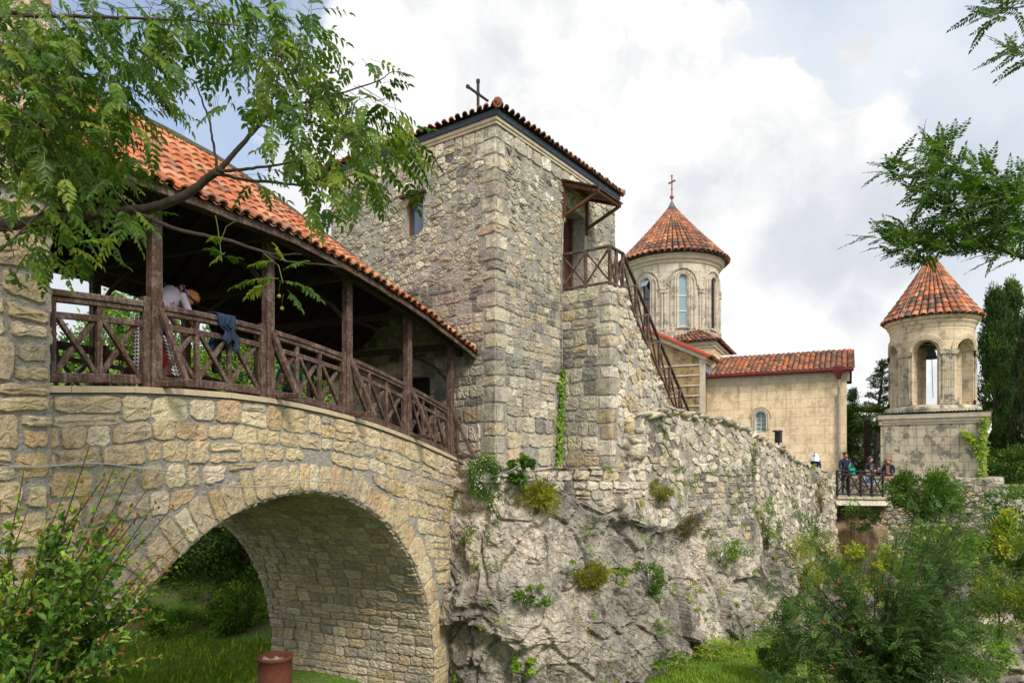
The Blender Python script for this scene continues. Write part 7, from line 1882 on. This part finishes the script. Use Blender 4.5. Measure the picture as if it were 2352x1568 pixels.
# people in the gallery
def ex6(t_, L0, tr, k, h):
    m = MB(); n1, n2 = 28, 16; vs = []
    for i in range(n2 + 1):
        for j in range(n1): th = 2 * math.pi * j / n1; rr3 = lerp(.19, .33, i / n2) * (1 + .05 * math.sin(th * 7)); vs.append(L0 + tr((0, -.12 * (1 - i / n2), .95)) + Vector((rr3 * math.cos(th), rr3 * math.sin(th), -.80 * i / n2 + .03)))
    b_ = len(m.v); m.v.extend(tuple(v) for v in vs); B, W_, Rd = (.02, .02, .025), (.62, .62, .62), (.34, .02, .025)
    for i in range(n2):
        for j in range(n1):
            a, c, d, e = [b_ + q for q in (i * n1 + j, i * n1 + (j + 1) % n1, (i + 1) * n1 + (j + 1) % n1, (i + 1) * n1 + j)]
            if (j // 5) % 3 == 1 and i > 5: m.f.append((a, c, d, e)); m.c.append(Rd)
            else: m.f.append((a, c, d)); m.c.append(W_); m.f.append((a, d, e)); m.c.append(B)
    m.build('patterned_skirt', M['cloth'], t_)
    m = MB(); rr_ = random.Random(12)
    for i in range(70):
        t = rr_.random(); a = rr_.uniform(-1.5, 1.5); c = L0 + tr(J6['waist']).lerp(tr(J6['neck']), t); dv = (tr((1, 0, 0)) * math.sin(a) + Vector((0, 0, 1)) * math.cos(a)).normalized(); m.ell(c + dv * (.155 + .03 * math.sin(math.pi * t)) * k, (.018, .018, .018), 5, 4, rr_.choice([(.45, .10, .16), (.5, .30, .06), (.12, .12, .3), (.3, .1, .2)]))
    bp = m.build('blouse_print', M['cloth'], t_)
    m = MB((.36, .31, .36)); m.tube([L0 + tr(q) for q in ((0, -.10, 1.0), (0, -.04, 1.10), (0, .08, 1.26), (0, .20, 1.34), (0, .30, 1.37))], [.15 * k, .165 * k, .185 * k, .165 * k, .08 * k], 12); m.build('blouse', M['cloth'], t_, True)
    m = MB((.015, .015, .018)); m.tube([L0 + tr(p) for p in ((-.16, .20, 1.44), (-.05, .10, 1.50), (.10, -.02, 1.32), (.16, -.06, 1.10))], .022, 6); m.build('bag_strap', M['cloth'], t_)
J6 = J0(pelvis=(0, -.12, .93), waist=(0, -.02, 1.08), chest=(0, .16, 1.27), neck=(0, .32, 1.36), head=(0, .41, 1.36), crown=(0, .49, 1.38), nose=(0, .44, 1.25), shL=(-.17, .22, 1.33), shR=(.17, .22, 1.33), elL=(-.21, .32, 1.05), elR=(.21, .32, 1.05), wrL=(-.14, .44, .88), wrR=(.14, .44, .88), haL=(-.1, .5, .83), haR=(.1, .5, .83))
q = BP(.62, -.62, 0); q.z = ztop(.62)
person('woman in pale floral top and patterned skirt bending beside a gallery post', q, 1.80, math.atan2(-u.x, u.y) - .1, J6, cols((.36, .31, .36), (.34, .29, .34), SKIN, (.05, .05, .05), SKIN), (.42, .15, .045), 1, ex6)
q = BP(5.17, -2.5, 0); q.z = ztop(5.17)
person('woman in a teal top with folded arms behind the railing by the third post', q, 1.66, FACE + .25, J0(elL=(-.27, .04, 1.13), wrL=(-.08, .20, 1.10), haL=(.0, .22, 1.10), elR=(.27, .04, 1.13), wrR=(.08, .22, 1.08), haR=(0, .24, 1.08), head=(0, .05, 1.575), nose=(.01, .145, 1.555)),
       cols((.01, .17, .17), (.01, .17, .17), SKIN, (.03, .03, .05), (.03, .03, .05)), (.05, .03, .02), 1)
q = BP(8.05, -1.45, 0); q.z = ztop(8.05)
person('person in black with raised forearms standing in the dark tower passage', q, 1.72, FACE - .5, J0(elL=(-.32, .12, 1.42), wrL=(-.14, .18, 1.60), haL=(-.06, .18, 1.64), elR=(.30, .12, 1.40), wrR=(.16, .2, 1.58), haR=(.08, .2, 1.62)), cols((.012, .012, .014), (.012, .012, .014), SKIN, (.015, .015, .018), (.015, .015, .018)), (.03, .02, .015), 1)
# navy jacket thrown over the hand rail
r = random.Random(31); m = MB((.018, .035, .065)); n1, n2 = 16, 22; vs = []
for i in range(n1 + 1):
    for j in range(n2 + 1):
        s = lerp(.98, 1.27, i / n1) + .02 * math.sin(j * .8); t_ = j / n2; zt = ztop(s) + 1.10
        L1, L2 = .34 + .10 * math.sin(i * .5) + (.08 if i > 6 else 0), .55 - .2 * abs(i / n1 - .5)
        if t_ < .4: w_ = .085 + .03 * math.sin(i * 1.3) * (1 - t_ / .4) + .012; z = zt - L1 * (1 - t_ / .4)
        elif t_ < .6: q_ = (t_ - .4) / .2; w_ = lerp(.085, -.085, q_); z = zt + .018 * math.sin(math.pi * q_)
        else: w_ = -.09 - .03 * math.sin(i * 1.1) * ((t_ - .6) / .4); z = zt - L2 * (t_ - .6) / .4
        vs.append(BP(s + .03 * math.sin(t_ * 9 + i * .3) + (.06 * (t_ < .2)), w_ + .018 * math.sin(i * 1.7 + j * .35), z))
m.add(vs, [(i * (n2 + 1) + j, i * (n2 + 1) + j + 1, (i + 1) * (n2 + 1) + j + 1, (i + 1) * (n2 + 1) + j) for i in range(n1) for j in range(n2)])
jk = m.build('jacket', M['cloth'], None, True); tag(jk, 'navy jacket thrown over the gallery hand rail right of the bending woman', 'jacket')
md_ = jk.modifiers.new('thickness', 'SOLIDIFY'); md_.thickness = .012
m = MB((.014, .022, .040)); m.tube([BP(1.2, -.13, ztop(1.2) + .95), BP(1.18, -.16, ztop(1.2) + .7), BP(1.16, -.15, ztop(1.2) + .42), BP(1.15, -.15, ztop(1.2) + .3)], [.07, .075, .06, .05], 9); m.build('sleeve', M['cloth'], jk, True)

# ------------------------------------------------------------------ groups of repeats
GR = {'cypress': 'cypresses beside the bell tower and church', 'evergreen_tree': 'dark evergreens behind the footbridge', 'broom_tuft': 'olive broom tufts on the cliff', 'creeper': 'creepers on the cliff', 'cliff_plant': 'small plants rooted in the cliff',
      'cable': 'white cables on the masonry', 'bramble': 'brambles behind the arch', 'bush': 'bushes on the banks below the church', 'dry_tuft': 'dry tufts on the cliff', 'acacia_tree': 'acacia boughs at the right edge', 'person': 'visitors', 'tree': 'trees beyond the bridge', 'hedge': 'hedges at the right edge', 'dry_bush': 'dry scrub below the bell tower'}
for o_ in bpy.data.objects:
    k_ = o_.name.split('.')[0]
    if o_.parent is None and o_.get('label') and k_ in GR and o_.get('category') and not (k_ == 'tree' and 'overhanging' in o_['label']): o_['group'] = GR[k_]
